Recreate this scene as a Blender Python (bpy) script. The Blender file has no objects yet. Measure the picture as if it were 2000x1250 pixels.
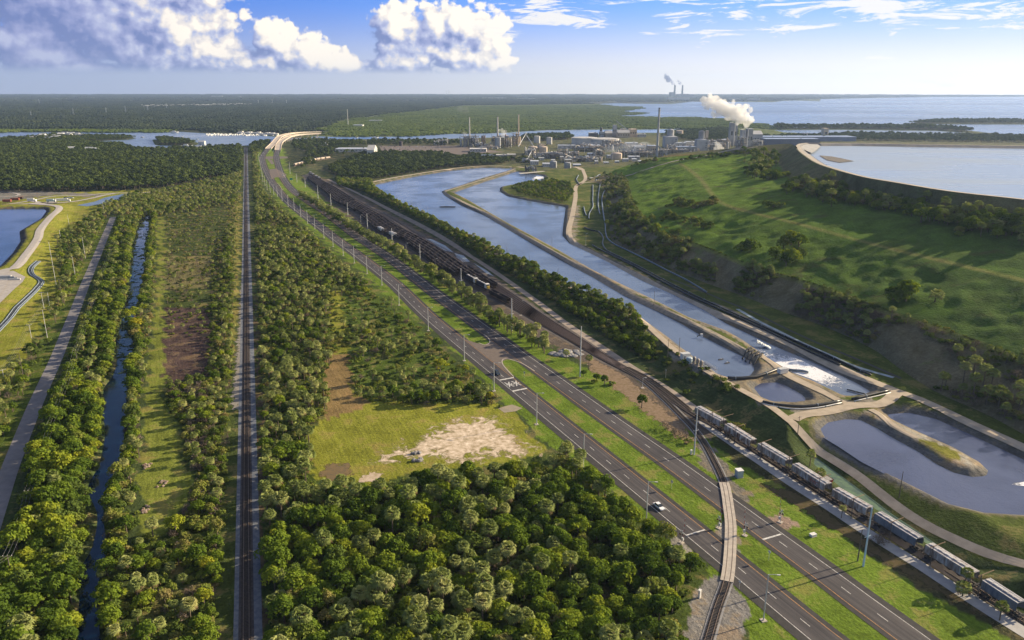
import bpy, math, random
import numpy as np
from mathutils import Vector, Matrix
from mathutils.geometry import tessellate_polygon
from mathutils.bvhtree import BVHTree
R = math.radians
random.seed(7); rng = np.random.default_rng(7)
SC = bpy.context.scene
COL = SC.collection

# ------------------------------------------------------------------ camera, sky, sun, exposure
H = 132.0; F = 1500.0; PITCH = math.atan((625-173)/F)
cam = bpy.data.cameras.new('camera'); camo = bpy.data.objects.new('camera', cam); COL.objects.link(camo)
camo.location = (0, 0, H); camo.rotation_euler = (math.pi/2-PITCH, 0, 0)
cam.sensor_width = 36; cam.lens = 36*F/2000; cam.clip_start = 1; cam.clip_end = 90000
SC.camera = camo
SC.view_settings.view_transform = 'Standard'; SC.view_settings.look = 'None'
SC.view_settings.exposure = 1.14; SC.view_settings.gamma = 1
SUN_EL = 19.6; SUN_AZ = 22.0        # azimuth measured from +x (right) towards +y (ahead)
sun = bpy.data.lights.new('sun', 'SUN'); sun.energy = 5.0; sun.angle = R(0.5); sun.color = (1, .82, .55)
suno = bpy.data.objects.new('sun', sun); COL.objects.link(suno)
sd = Vector((math.cos(R(SUN_EL))*math.cos(R(SUN_AZ)), math.cos(R(SUN_EL))*math.sin(R(SUN_AZ)), math.sin(R(SUN_EL))))
suno.rotation_euler = sd.to_track_quat('Z', 'Y').to_euler()
cy = SC.cycles
cy.use_denoising = True; cy.max_bounces = 6; cy.diffuse_bounces = 2; cy.glossy_bounces = 2
cy.transmission_bounces = 2; cy.transparent_max_bounces = 8; cy.volume_bounces = 4
cy.caustics_reflective = False; cy.caustics_refractive = False; cy.sample_clamp_indirect = 6

# ------------------------------------------------------------------ pixel tracing -> world points
SP, CP = math.sin(PITCH), math.cos(PITCH)
def ray(px, py):
    x0 = px-1000; y0 = py-625
    return (x0, F*CP-y0*SP, -F*SP-y0*CP)
def G(px, py, z=0.0):
    d = ray(px, py); t = (z-H)/d[2]
    return (d[0]*t, d[1]*t)
def GP(pts, z=0.0):
    return np.array([G(p[0], p[1], p[2] if len(p) > 2 else z) for p in pts])
def hgt(base, top, z=0.0):
    b = G(base[0], base[1], z); d = ray(*top)
    t = math.hypot(*b)/math.hypot(d[0], d[1]); return H+d[2]*t-z
def toPx(P):
    P = np.asarray(P, float); x = P[:, 0]; y = P[:, 1]; z = P[:, 2]-H
    dep = y*CP-z*SP; up = y*SP+z*CP
    return 1000+F*x/dep, 625-F*up/dep, dep
def azel(px, py):
    d = ray(px, py); return math.atan2(d[0], d[1]), math.atan2(d[2], math.hypot(d[0], d[1]))

# ------------------------------------------------------------------ node helpers
class N:
    def __init__(s, nt): s.nt = nt; s.n = nt.nodes; s.l = nt.links
    def add(s, t, **k):
        x = s.n.new(t)
        for a, b in k.items():
            if a == 'ins':
                for i, v in b.items():
                    if hasattr(v, 'is_output') or isinstance(v, bpy.types.NodeSocket): s.l.new(v, x.inputs[i])
                    else: x.inputs[i].default_value = v
            else: setattr(x, a, b)
        return x
    def m(s, op, a, b=None, c=None, clamp=False):
        ins = {0: a}
        if b is not None: ins[1] = b
        if c is not None: ins[2] = c
        return s.add('ShaderNodeMath', operation=op, use_clamp=clamp, ins=ins).outputs[0]
    def vm(s, op, a, b=None):
        ins = {0: a}
        if b is not None: ins[1] = b
        x = s.add('ShaderNodeVectorMath', operation=op, ins=ins)
        return x.outputs[1] if op in ('LENGTH', 'DOT_PRODUCT') else x.outputs[0]
    def noise(s, vec, scale, detail=4, rough=.55, dist=0):
        x = s.add('ShaderNodeTexNoise', ins={'Vector': vec, 'Scale': scale, 'Detail': detail, 'Roughness': rough, 'Distortion': dist})
        return x.outputs[0]
    def ramp(s, fac, stops):
        x = s.n.new('ShaderNodeValToRGB'); s.l.new(fac, x.inputs[0]); e = x.color_ramp.elements
        while len(e) < len(stops): e.new(.5)
        for i, (p, c) in enumerate(stops): e[i].position = p; e[i].color = (*c, 1) if len(c) == 3 else c
        return x.outputs[0]
    def mix(s, f, a, b, blend='MIX'):
        x = s.add('ShaderNodeMix', data_type='RGBA', blend_type=blend)
        for i, v in ((0, f), (6, a), (7, b)):
            if isinstance(v, bpy.types.NodeSocket): s.l.new(v, x.inputs[i])
            else: x.inputs[i].default_value = (*v, 1) if isinstance(v, tuple) and len(v) == 3 else v
        return x.outputs[2]
    def sstep(s, v, lo, hi):
        x = s.add('ShaderNodeMapRange', interpolation_type='SMOOTHSTEP', ins={0: v, 1: lo, 2: hi}); return x.outputs[0]
    def xyz(s, x=0., y=0., z=0.): return s.add('ShaderNodeCombineXYZ', ins={0: x, 1: y, 2: z}).outputs[0]

# ------------------------------------------------------------------ world: Nishita sky with clouds
W = bpy.data.worlds.new('World'); SC.world = W; W.use_nodes = True
k = N(W.node_tree); k.n.clear()
tc = k.add('ShaderNodeTexCoord').outputs['Generated']
sp = k.add('ShaderNodeSeparateXYZ', ins={0: tc})
zc = k.m('ADD', k.m('MAXIMUM', sp.outputs[2], 0.0), 0.012)
sky = k.add('ShaderNodeTexSky', sky_type='NISHITA', sun_disc=False, sun_elevation=R(SUN_EL), sun_rotation=R(90-SUN_AZ),
            altitude=130, air_density=1.0, dust_density=1.6, ozone_density=2.2)
k.l.new(k.xyz(sp.outputs[0], sp.outputs[1], zc), sky.inputs[0])
az = k.m('ARCTAN2', sp.outputs[0], sp.outputs[1])
el = k.m('ARCSINE', sp.outputs[2])
SKYS = 0.050
# cumulus blobs traced as (px, py, rx, ry) -> azimuth/elevation ellipses
BL = [(100,-40,330,120),(220,30,170,110),(330,50,125,90),(300,110,115,46),(400,105,74,52),(375,-10,74,70),
      (480,124,100,28),(540,76,52,40),(600,108,72,38),(655,124,72,26),
      (775,50,44,50),(808,88,84,68),(850,62,66,50),(900,42,58,44),(945,76,56,52),(905,114,96,36),(790,124,72,26),
      (90,110,110,34),(20,70,150,50),(160,135,130,22)]
cld = bpy.data.node_groups.new('cloud_field', 'ShaderNodeTree')
cld.interface.new_socket('Az', in_out='INPUT', socket_type='NodeSocketFloat')
cld.interface.new_socket('El', in_out='INPUT', socket_type='NodeSocketFloat')
cld.interface.new_socket('D', in_out='OUTPUT', socket_type='NodeSocketFloat')
g = N(cld); gi = g.add('NodeGroupInput'); go = g.add('NodeGroupOutput')
v = g.xyz(gi.outputs[0], gi.outputs[1])
acc = None
for (bx, by, rx, ry) in BL:
    a0, e0 = azel(bx, by); a1, _ = azel(bx+rx, by); _, e1 = azel(bx, by-ry)
    d = g.vm('LENGTH', g.vm('MULTIPLY', g.vm('SUBTRACT', v, (a0, e0, 0)), (1/(a1-a0), 1/(e1-e0), 0)))
    acc = d if acc is None else g.m('SMOOTH_MIN', acc, d, .25)
nv = g.vm('MULTIPLY', v, (1, 1.15, 1))
n1 = g.add('ShaderNodeTexNoise', noise_dimensions='2D', ins={'Vector': nv, 'Scale': 24., 'Detail': 7., 'Roughness': .56, 'Distortion': .3}).outputs[0]
n1b = g.add('ShaderNodeTexVoronoi', feature='SMOOTH_F1', voronoi_dimensions='2D', ins={'Vector': g.vm('ADD', nv, g.vm('MULTIPLY', g.add('ShaderNodeTexNoise', noise_dimensions='2D', ins={'Vector': nv, 'Scale': 60., 'Detail': 2.}).outputs[1], (.012, .012, 0))), 'Scale': 55., 'Smoothness': .6}).outputs[0]
D = g.m('SUBTRACT', g.m('ADD', g.m('SUBTRACT', 1.0, acc), g.m('MULTIPLY', g.m('SUBTRACT', n1, .5), 1.35)), g.m('MULTIPLY', n1b, .55))
vv = g.vm('ADD', nv, g.vm('MULTIPLY', g.add('ShaderNodeTexNoise', noise_dimensions='2D', ins={'Vector': nv, 'Scale': 140., 'Detail': 2.}).outputs[1], (.006, .006, 0)))
for sc_, am in ((95., .30), (220., .10)):
    D = g.m('SUBTRACT', D, g.m('MULTIPLY', g.add('ShaderNodeTexVoronoi', feature='F1', voronoi_dimensions='2D', ins={'Vector': vv, 'Scale': sc_}).outputs[0], am))
D = g.m('ADD', D, .52)
g.l.new(D, go.inputs[0])
def cf(da, de):
    x = k.add('ShaderNodeGroup', node_tree=cld)
    k.l.new(k.m('ADD', az, da), x.inputs[0]); k.l.new(k.m('ADD', el, de), x.inputs[1]); return x.outputs[0]
d0 = cf(0., 0.); d1 = cf(.0075, .006); d2 = cf(.026, .018)
a140, e_base = azel(600, 148); _, e_b2 = azel(600, 128)
cov = k.m('MULTIPLY', k.sstep(d0, -.02, .22), k.sstep(el, e_base, e_b2))
lit = k.m('ADD', k.m('ADD', k.m('MULTIPLY', k.m('SUBTRACT', d0, d1), .55), k.m('MULTIPLY', k.m('SUBTRACT', d0, d2), .62)), .46, clamp=True)
# thicker left mass stays in its own shade
leftshade = k.sstep(az, azel(120, 100)[0], azel(420, 100)[0])
lit = k.m('MULTIPLY', lit, k.m('ADD', k.m('MULTIPLY', leftshade, .55), .45))
ccol = k.ramp(lit, [(0., (.08, .11, .24)), (.28, (.17, .19, .32)), (.50, (.26, .28, .38)), (.70, (.40, .375, .37)), (.95, (.55, .50, .43))])
# high thin clouds to the right
wv = k.xyz(k.m('MULTIPLY', az, 1.0), k.m('MULTIPLY', el, 6.5))
w1 = k.add('ShaderNodeTexNoise', noise_dimensions='2D', ins={'Vector': wv, 'Scale': 11., 'Detail': 8., 'Roughness': .66, 'Distortion': .4}).outputs[0]
_, ehi = azel(1500, 20); _, elo = azel(1500, 125)
thr = k.m('ADD', .70, k.m('MULTIPLY', k.sstep(el, elo, ehi), -.19))
wc = k.sstep(k.m('SUBTRACT', k.m('ADD', w1, k.m('MULTIPLY', k.sstep(az, azel(1150, 50)[0], azel(1950, 50)[0]), .06)), thr), 0., .09)
wc = k.m('MULTIPLY', wc, k.sstep(az, azel(820, 50)[0], azel(1000, 50)[0]))
wc = k.m('MULTIPLY', wc, .9)
# pale band above the horizon, deeper blue higher up and to the left
base = k.mix(1.0, sky.outputs[0], (.80, .93, 1.22), 'MULTIPLY')
base = k.vm('MULTIPLY', base, (SKYS, SKYS, SKYS))
_, ey = azel(1000, 0)
up = k.sstep(el, 0.0, ey*1.1)
lf = k.sstep(az, azel(1700, 0)[0], azel(0, 0)[0])
deep = k.mix(lf, (.075, .23, .60), (.022, .10, .40))
hor = k.mix(lf, (.60, .54, .45), (.22, .25, .35))
front = k.mix(k.m('POWER', up, .8), hor, deep)
near = k.sstep(el, ey*2.2, ey*.9)
nearaz = k.sstep(k.m('ABSOLUTE', az), 1.5, .8)
basec = k.mix(k.m('MULTIPLY', near, k.m('MULTIPLY', nearaz, .85)), base, front)
c1 = k.mix(cov, basec, ccol)
c2 = k.mix(wc, c1, (.48, .46, .43))
bg = k.add('ShaderNodeBackground', ins={0: c2, 1: 1.0})
k.l.new(bg.outputs[0], k.add('ShaderNodeOutputWorld').inputs[0])
W.cycles.sampling_method = 'MANUAL'; W.cycles.sample_map_resolution = 512

# ------------------------------------------------------------------ materials
MATS = {}
def new_mat(name):
    m = bpy.data.materials.new(name); m.use_nodes = True; m.node_tree.nodes.clear(); return m, N(m.node_tree)
def fin(k, bsdf, disp=None):
    o = k.add('ShaderNodeOutputMaterial'); k.l.new(bsdf, o.inputs[0])
def mat(name, c1, c2=None, scale=1.0, rough=.8, metal=0., bump=0., detail=5, spec=.3, stretch=(1, 1, 1), rnd=0.):
    if name in MATS: return MATS[name]
    m, k = new_mat(name)
    co = k.add('ShaderNodeTexCoord').outputs['Object']
    v = k.vm('MULTIPLY', co, stretch)
    n = k.noise(v, scale, detail, .6)
    c2 = c2 or tuple(x*.72 for x in c1)
    col = k.mix(k.sstep(n, .35, .65), c1, c2)
    if rnd:
        r = k.add('ShaderNodeObjectInfo').outputs['Random']
        col = k.mix(1.0, col, k.ramp(r, [(0, (1-rnd,)*3), (1, (1+rnd,)*3)]), 'MULTIPLY')
    b = k.add('ShaderNodeBsdfPrincipled', ins={'Base Color': col, 'Roughness': rough, 'Metallic': metal, 'Specular IOR Level': spec})
    if bump:
        bp = k.add('ShaderNodeBump', ins={'Strength': bump, 'Distance': .3, 'Height': n}); k.l.new(bp.outputs[0], b.inputs['Normal'])
    fin(k, b.outputs[0]); m.diffuse_color = (*c1, 1); MATS[name] = m; return m
def foliage(name, cols, trans=.22, vscale=.5):
    m, k = new_mat(name)
    r = k.add('ShaderNodeObjectInfo').outputs['Random']
    gp = k.add('ShaderNodeNewGeometry')
    pos = gp.outputs['Position']
    n = k.noise(pos, vscale, 3, .6)
    big = k.noise(pos, .02, 3, .5)
    f = k.m('ADD', k.m('MULTIPLY', r, .55), k.m('ADD', k.m('MULTIPLY', k.m('SUBTRACT', n, .5), .8), k.m('MULTIPLY', k.m('SUBTRACT', big, .5), .9)), clamp=True)
    f = k.m('ADD', f, .12)
    st = [(i/(len(cols)-1), c) for i, c in enumerate(cols)]
    col = k.ramp(f, st)
    d = k.add('ShaderNodeBsdfDiffuse', ins={0: col})
    t = k.add('ShaderNodeBsdfTranslucent', ins={0: k.mix(1.0, col, (1.25, 1.25, .55), 'MULTIPLY')})
    mx = k.add('ShaderNodeMixShader', ins={0: trans, 1: d.outputs[0], 2: t.outputs[0]})
    fin(k, mx.outputs[0]); MATS[name] = m; return m
def water(name, col, rough=.08, wave=.6, scale=.35, stretch=(1, 1, 1), col2=None, pscale=.01):
    m, k = new_mat(name)
    co = k.add('ShaderNodeNewGeometry').outputs['Position']
    v = k.vm('MULTIPLY', co, stretch)
    n = k.noise(v, scale, 5, .6)
    big = k.noise(v, pscale, 4, .6, .4)
    c = k.mix(k.sstep(big, .38, .62), col, col2 or tuple(x*.8 for x in col))
    b = k.add('ShaderNodeBsdfPrincipled', ins={'Base Color': c, 'Roughness': rough, 'Specular IOR Level': .5})
    bp = k.add('ShaderNodeBump', ins={'Strength': wave, 'Distance': .25, 'Height': n}); k.l.new(bp.outputs[0], b.inputs['Normal'])
    k.l.new(k.m('ADD', rough, k.m('MULTIPLY', k.sstep(big, .4, .65), .15)), b.inputs['Roughness'])
    fin(k, b.outputs[0]); MATS[name] = m; return m

# ------------------------------------------------------------------ object helpers
class MB:
    """collects shapes and links them as one mesh"""
    def __init__(s): s.v = []; s.f = []; s.mi = []; s.cur = 0
    def quadmesh(s, vs, fs):
        o = len(s.v); s.v += [tuple(p) for p in vs]; s.f += [tuple(i+o for i in f) for f in fs]; s.mi += [s.cur]*len(fs)
    def box(s, x, y, z, dx, dy, dz, rz=0., top=1.0, taperx=None, rot=None):
        tx = top if taperx is None else taperx
        vs = []
        for kx, ky, kz in ((-1,-1,0),(1,-1,0),(1,1,0),(-1,1,0),(-1,-1,1),(1,-1,1),(1,1,1),(-1,1,1)):
            a = kx*dx/2*(tx if kz else 1); b = ky*dy/2*(top if kz else 1)
            c, q = math.cos(rz), math.sin(rz)
            vs.append((x+a*c-b*q, y+a*q+b*c, z+kz*dz))
        s.quadmesh(vs, [(0,3,2,1),(4,5,6,7),(0,1,5,4),(1,2,6,5),(2,3,7,6),(3,0,4,7)]); return s
    def tube(s, pts, r, n=6, r2=None, cap=True):
        pts = [Vector(p) for p in pts]; m = len(pts); vs = []; fs = []
        r2 = r if r2 is None else r2
        for i, p in enumerate(pts):
            d = (pts[min(i+1, m-1)]-pts[max(i-1, 0)]).normalized()
            a = d.cross(Vector((0, 0, 1)) if abs(d.z) < .9 else Vector((1, 0, 0))).normalized(); b = d.cross(a)
            rr = r+(r2-r)*i/max(1, m-1)
            for j in range(n):
                t = 2*math.pi*j/n; vs.append(p+a*rr*math.cos(t)+b*rr*math.sin(t))
        for i in range(m-1):
            for j in range(n): fs.append((i*n+j, i*n+(j+1) % n, (i+1)*n+(j+1) % n, (i+1)*n+j))
        if cap: fs.append(tuple(range(n-1, -1, -1))); fs.append(tuple((m-1)*n+j for j in range(n)))
        s.quadmesh(vs, fs); return s
    def lathe(s, x, y, z, prof, n=12):
        vs = []; fs = []
        for (r, h) in prof:
            for j in range(n):
                t = 2*math.pi*j/n; vs.append((x+r*math.cos(t), y+r*math.sin(t), z+h))
        for i in range(len(prof)-1):
            for j in range(n): fs.append((i*n+j, i*n+(j+1) % n, (i+1)*n+(j+1) % n, (i+1)*n+j))
        fs.append(tuple((len(prof)-1)*n+j for j in range(n))); s.quadmesh(vs, fs); return s
    def blob(s, x, y, z, rx, ry, rz_, n=6, m=4, jit=.15):
        vs = [(x, y, z+rz_)]; fs = []
        for i in range(1, m):
            a = math.pi*i/m
            for j in range(n):
                t = 2*math.pi*(j+.5*(i % 2))/n; q = 1+random.uniform(-jit, jit)
                vs.append((x+rx*q*math.sin(a)*math.cos(t), y+ry*q*math.sin(a)*math.sin(t), z+rz_*q*math.cos(a)))
        vs.append((x, y, z-rz_))
        for j in range(n): fs.append((0, 1+j, 1+(j+1) % n))
        for i in range(m-2):
            for j in range(n): fs.append((1+i*n+j, 1+(i+1)*n+j, 1+(i+1)*n+(j+1) % n, 1+i*n+(j+1) % n))
        e = len(vs)-1
        for j in range(n): fs.append((e, 1+(m-2)*n+(j+1) % n, 1+(m-2)*n+j))
        s.quadmesh(vs, fs); return s
    def build(s, name, mats, parent=None, smooth=False, loc=None, rz=0.):
        me = bpy.data.meshes.new(name); me.from_pydata(s.v, [], s.f)
        for m in (mats if isinstance(mats, (list, tuple)) else [mats]): me.materials.append(m)
        if any(s.mi): me.polygons.foreach_set('material_index', s.mi)
        if smooth: me.polygons.foreach_set('use_smooth', [True]*len(s.f))
        o = bpy.data.objects.new(name, me); COL.objects.link(o)
        if parent: o.parent = parent
        if loc is not None: o.location = loc
        if rz: o.rotation_euler.z = rz
        return o
def tag(o, label=None, cat=None, group=None, kind=None):
    if label: o['label'] = label
    if cat: o['category'] = cat
    if group: o['group'] = group
    if kind: o['kind'] = kind
    return o
def thing(name, label, cat, loc=(0, 0, 0), rz=0., group=None):
    o = bpy.data.objects.new(name, None); COL.objects.link(o); o.empty_display_size = .5
    o.location = loc; o.rotation_euler = (0, 0, rz); return tag(o, label, cat, group)
def dup(root, loc, rz, label=None, group=None, scale=None):
    r = root.copy(); COL.objects.link(r); r.location = loc; r.rotation_euler = (0, 0, rz)
    if scale: r.scale = (scale,)*3 if not isinstance(scale, tuple) else scale
    if label: r['label'] = label
    if group: r['group'] = group
    for ch in root.children:
        c = ch.copy(); COL.objects.link(c); c.parent = r
        for q in ch.children:
            e = q.copy(); COL.objects.link(e); e.parent = c
    return r

# ------------------------------------------------------------------ 2D geometry helpers
def inpoly(P, poly):
    poly = np.asarray(poly); x, y = P[:, 0], P[:, 1]; res = np.zeros(len(P), bool)
    bb = (x >= poly[:, 0].min()) & (x <= poly[:, 0].max()) & (y >= poly[:, 1].min()) & (y <= poly[:, 1].max())
    idx = np.nonzero(bb)[0]
    if len(idx) == 0: return res
    xs, ys = x[idx], y[idx]; c = np.zeros(len(idx), bool); n = len(poly)
    for i in range(n):
        x1, y1 = poly[i]; x2, y2 = poly[(i+1) % n]
        if y1 == y2: continue
        t = (ys-y1)/(y2-y1)
        c ^= ((y1 > ys) != (y2 > ys)) & (xs < x1+t*(x2-x1))
    res[idx] = c; return res
def dist(P, line, maxd=60., closed=False):
    """distance to a polyline, capped"""
    line = np.asarray(line); x, y = P[:, 0], P[:, 1]; d = np.full(len(P), float(maxd))
    n = len(line)
    for i in range(n if closed else n-1):
        a = line[i]; b = line[(i+1) % n]
        m = (x > min(a[0], b[0])-maxd) & (x < max(a[0], b[0])+maxd) & (y > min(a[1], b[1])-maxd) & (y < max(a[1], b[1])+maxd)
        ix = np.nonzero(m)[0]
        if len(ix) == 0: continue
        ab = b-a; L = ab@ab+1e-9
        t = np.clip(((x[ix]-a[0])*ab[0]+(y[ix]-a[1])*ab[1])/L, 0, 1)
        dd = np.hypot(x[ix]-a[0]-t*ab[0], y[ix]-a[1]-t*ab[1])
        d[ix] = np.minimum(d[ix], dd)
    return d
def smooth_line(P, step, k=2):
    """resampled smooth line; P is (n,2) or (n,3)"""
    P = np.asarray(P, float); out = []
    n = len(P); Q = np.vstack([2*P[0]-P[1], P, 2*P[-1]-P[-2]])
    for i in range(n-1):
        p0, p1, p2, p3 = Q[i:i+4]; L = np.linalg.norm((p2-p1)[:2])
        m = max(2, min(60, int(L/step)))
        # centripetal-ish tangents limited to the segment length
        t1 = (p2-p0)/max(1e-6, np.linalg.norm((p2-p0)[:2]))*L; t2 = (p3-p1)/max(1e-6, np.linalg.norm((p3-p1)[:2]))*L
        for j in range(m):
            t = j/m; t_2 = t*t; t_3 = t_2*t
            out.append((2*t_3-3*t_2+1)*p1+(t_3-2*t_2+t)*t1+(-2*t_3+3*t_2)*p2+(t_3-t_2)*t2)
    out.append(P[-1]); return np.array(out)
def offs(line, d):
    line = np.asarray(line); T = np.gradient(line[:, :2], axis=0); T /= np.linalg.norm(T, axis=1)[:, None]+1e-9
    o = line.copy(); dd = np.asarray(d)
    o[:, 0] += T[:, 1]*dd; o[:, 1] -= T[:, 0]*dd; return o      # +d = to the right of travel
def arclen(line): return np.concatenate([[0], np.cumsum(np.linalg.norm(np.diff(np.asarray(line)[:, :2], axis=0), axis=1))])
def along(line, s):
    L = arclen(line); line = np.asarray(line)
    p = np.array([np.interp(s, L, line[:, j]) for j in range(line.shape[1])])
    i = min(max(np.searchsorted(L, s), 1), len(line)-1); t = line[i]-line[i-1]
    return p, math.atan2(t[1], t[0])
def zof(x, y): return float(hfun(np.array([[x, y]]))[0])
def strip(name, line, wl, wr, z, m, sub=1, kind='structure', mb=None, drape=True, link=True):
    """a ribbon between offsets wl..wr (right positive) laid z above the ground"""
    line = np.asarray(line); cols = []
    for i in range(sub+1):
        o = offs(line, np.asarray(wl)+(np.asarray(wr)-np.asarray(wl))*i/sub)[:, :2]
        zz = (hfun(o) if drape else (line[:, 2] if line.shape[1] > 2 else 0))+z
        cols.append(np.column_stack([o, np.broadcast_to(zz, (len(o),))]))
    n = len(line); b = mb or MB(); vs = np.vstack(cols)
    b.quadmesh(vs.tolist(), [(i*n+j, (i+1)*n+j, (i+1)*n+j+1, i*n+j+1) for i in range(sub) for j in range(n-1)])
    if mb is not None: return b
    o = b.build(name, m)
    if kind: o['kind'] = kind
    return o
def sheet(name, poly, z, m, kind='structure', parent=None):
    poly = [Vector((p[0], p[1], z)) for p in poly]
    tri = tessellate_polygon([poly])
    me = bpy.data.meshes.new(name)
    fs = []
    for t in tri:
        a, b, c = (poly[i] for i in t)
        fs.append(t if (b-a).cross(c-a).z > 0 else t[::-1])
    me.from_pydata(poly, [], fs); me.materials.append(m)
    o = bpy.data.objects.new(name, me); COL.objects.link(o)
    if kind: o['kind'] = kind
    if parent: o.parent = parent
    return o
# ------------------------------------------------------------------ traced ground features (photo pixels on the plane of given height)
ZP = 5.0   # top of the pond embankment
ZW = 3.2   # pond water level
P_W1 = [(728,362),(760,355),(800,347),(880,333),(940,327.5),(1003,329),(985,336),(930,352),(890,366),(862,374),(869,382),(900,401),(948,421.6),(996,450),(1044,479),(1092,506.5),(1156,540),(1220,578),(1284,608),(1332,633),(1370,656),(1405,674),(1440,691),(1465,703),(1474,722),(1462,737),(1432,741),(1402,731),(1370,708),(1345,690),(1300,655),(1252,620),(1204,594.5),(1175,581.7),(1140,572),(1092,549.7),(1044,524),(996,505),(948,479),(900,457),(850,432),(790,402),(735,371)]
P_W2 = [(887,376.7),(930,361),(1009,335),(1060,343),(1066,350),(1060,353),(1022,357),(977,366),(976,374),(990,383),(1028,391),(1066,397.6),(1105,404),(1100,440),(1098,460),(1111,474.5),(1143,489),(1188,511),(1252,546.5),(1316,575),(1380,607),(1416,630.6),(1476,658.7),(1529,683),(1582,704.5),(1634,729),(1670,746.7),(1700,764),(1687,771),(1650,774),(1599,749),(1546,728),(1497,697),(1451,664),(1423,648),(1348,621),(1284,588.5),(1220,558),(1156,526),(1092,489),(1044,463),(996,437.6),(948,410),(915.5,391)]
P_W3 = [(1472,757),(1486,748.5),(1518,746.5),(1539,755),(1567,771),(1576,782),(1546,786),(1511,785),(1486,775)]
P_W4 = [(1602,838),(1617,825),(1652,818.5),(1680,820),(1712,836),(1736,851),(1793,882),(1828,906),(1863,923),(1898,931.5),(1926,930),(1930,919),(1912,902),(1863,874),(1793,843),(1740,818),(1731,809),(1775,806),(1828,818),(1898,850),(2000,898),(2200,985),(2330,1075),(2200,1060),(2000,1006),(1922,1001),(1852,984),(1796,956),(1740,928),(1687,901),(1645,873),(1610,852)]
P_L = [(-260,408),(0,408),(60,407.5),(86,408),(91,412),(80,427),(51,444),(38,452),(40,471.6),(25,494),(0,520),(-120,585),(-300,640)]
P_CAN = [(272,433),(291,422),(291,446),(286.5,478),(283,513),(278.5,545),(275,580),(266,596),(269,612),(243,634),(253,654),(262,675),(262,696),(246,728),(249,744),(246,797),(242,854),(233,911),(207,964),(202,1008),(207,1074),(196,1122),(189,1162),(194,1228),(196,1330),(150,1330),(150,1228),(155,1162),(150,1122),(178,1074),(190,1008),(172,951),(192,911),(205,845),(198,792),(206,753),(214,744),(224,725),(228,700),(224,680),(230,654),(237,630),(240,612),(246,593),(253,568),(253,542),(256,510),(259,478),(267,456)]
P_DIT = [(1592,890),(1640,925),(1690,962),(1740,1000),(1800,1040),(1850,1075),(1905,1110),(1890,1108),(1800,1053),(1700,985),(1640,948),(1590,905)]
P_RIV = [(-700,257),(0,258),(342,258.5),(350,257),(400,260),(480,262.5),(520,265),(560,268.5),(590,269),(600,270.5),(612,266),(675,267.5),(787,266.5),(821,265),(862,261.5),(930,261),(990,259),(1030,256),(1070,254),(1150,253),(1250,253),(1345,251),(1400,249),(1400,254),(1300,259),(1240,259),(1170,261),(1150,268),(1118,269),(1110,264),(1020,266),(950,268.5),(877,270.5),(742,271.5),(652,271.5),(596,272.5),(560,274),(520,277),(500,279),(490,283),(450,285.5),(420,288),(375,290.5),(325,292.5),(290,293),(262,292.5),(255,288),(240,280),(200,277),(162,277),(180,275.5),(250,272.5),(267,269),(245,266),(190,266),(150,263.5),(105,263),(60,268),(30,271.5),(0,272.5),(-700,275)]
P_ISL = [(306,272.5),(325,271.5),(375,277.5),(381,281),(372,283.5),(350,284),(312,282.5)]
P_BAY = [(1171,203),(1200,201.5),(1245,202.5),(1312,203),(1352,198.5),(1440,199),(1510,199.5),(1530,197),(1562,196.5),(1601,197.7),(1604,193.5),(1737,190.7),(1825,189.3),(2000,189),(2600,189),(3600,250),(2600,275),(2000,266),(1930,259),(1902,255.5),(1846,250),(1790,247.5),(1650,248),(1537,248.5),(1515,246),(1492,242),(1463,240),(1425,232.5),(1369,229),(1308,228.5),(1300,231),(1255,228.5),(1210,227),(1215,225.5),(1255,223.5),(1262,221),(1203,217.5),(1250,212.5),(1247,209),(1200,208)]
P_BI = [(1771,242),(1800,238),(1825,235.5),(1900,235),(2000,234.5),(2300,235),(2300,243),(2000,242.5)]
P_LAG = [(1510,253.5),(1615,253),(1825,255),(1902,260),(1877,264),(1790,263),(1650,261),(1580,260),(1530,258)]
W1, W2, W3, W4 = (GP(p, ZW) for p in (P_W1, P_W2, P_W3, P_W4))
WL = GP(P_L, 1.0); CAN = smooth_line(GP(P_CAN, -1.0), 4); DIT = GP(P_DIT, .2)
RIV = GP(P_RIV); ISL = GP(P_ISL); BAY = GP(P_BAY); BI = GP(P_BI); LAG = GP(P_LAG)
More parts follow.
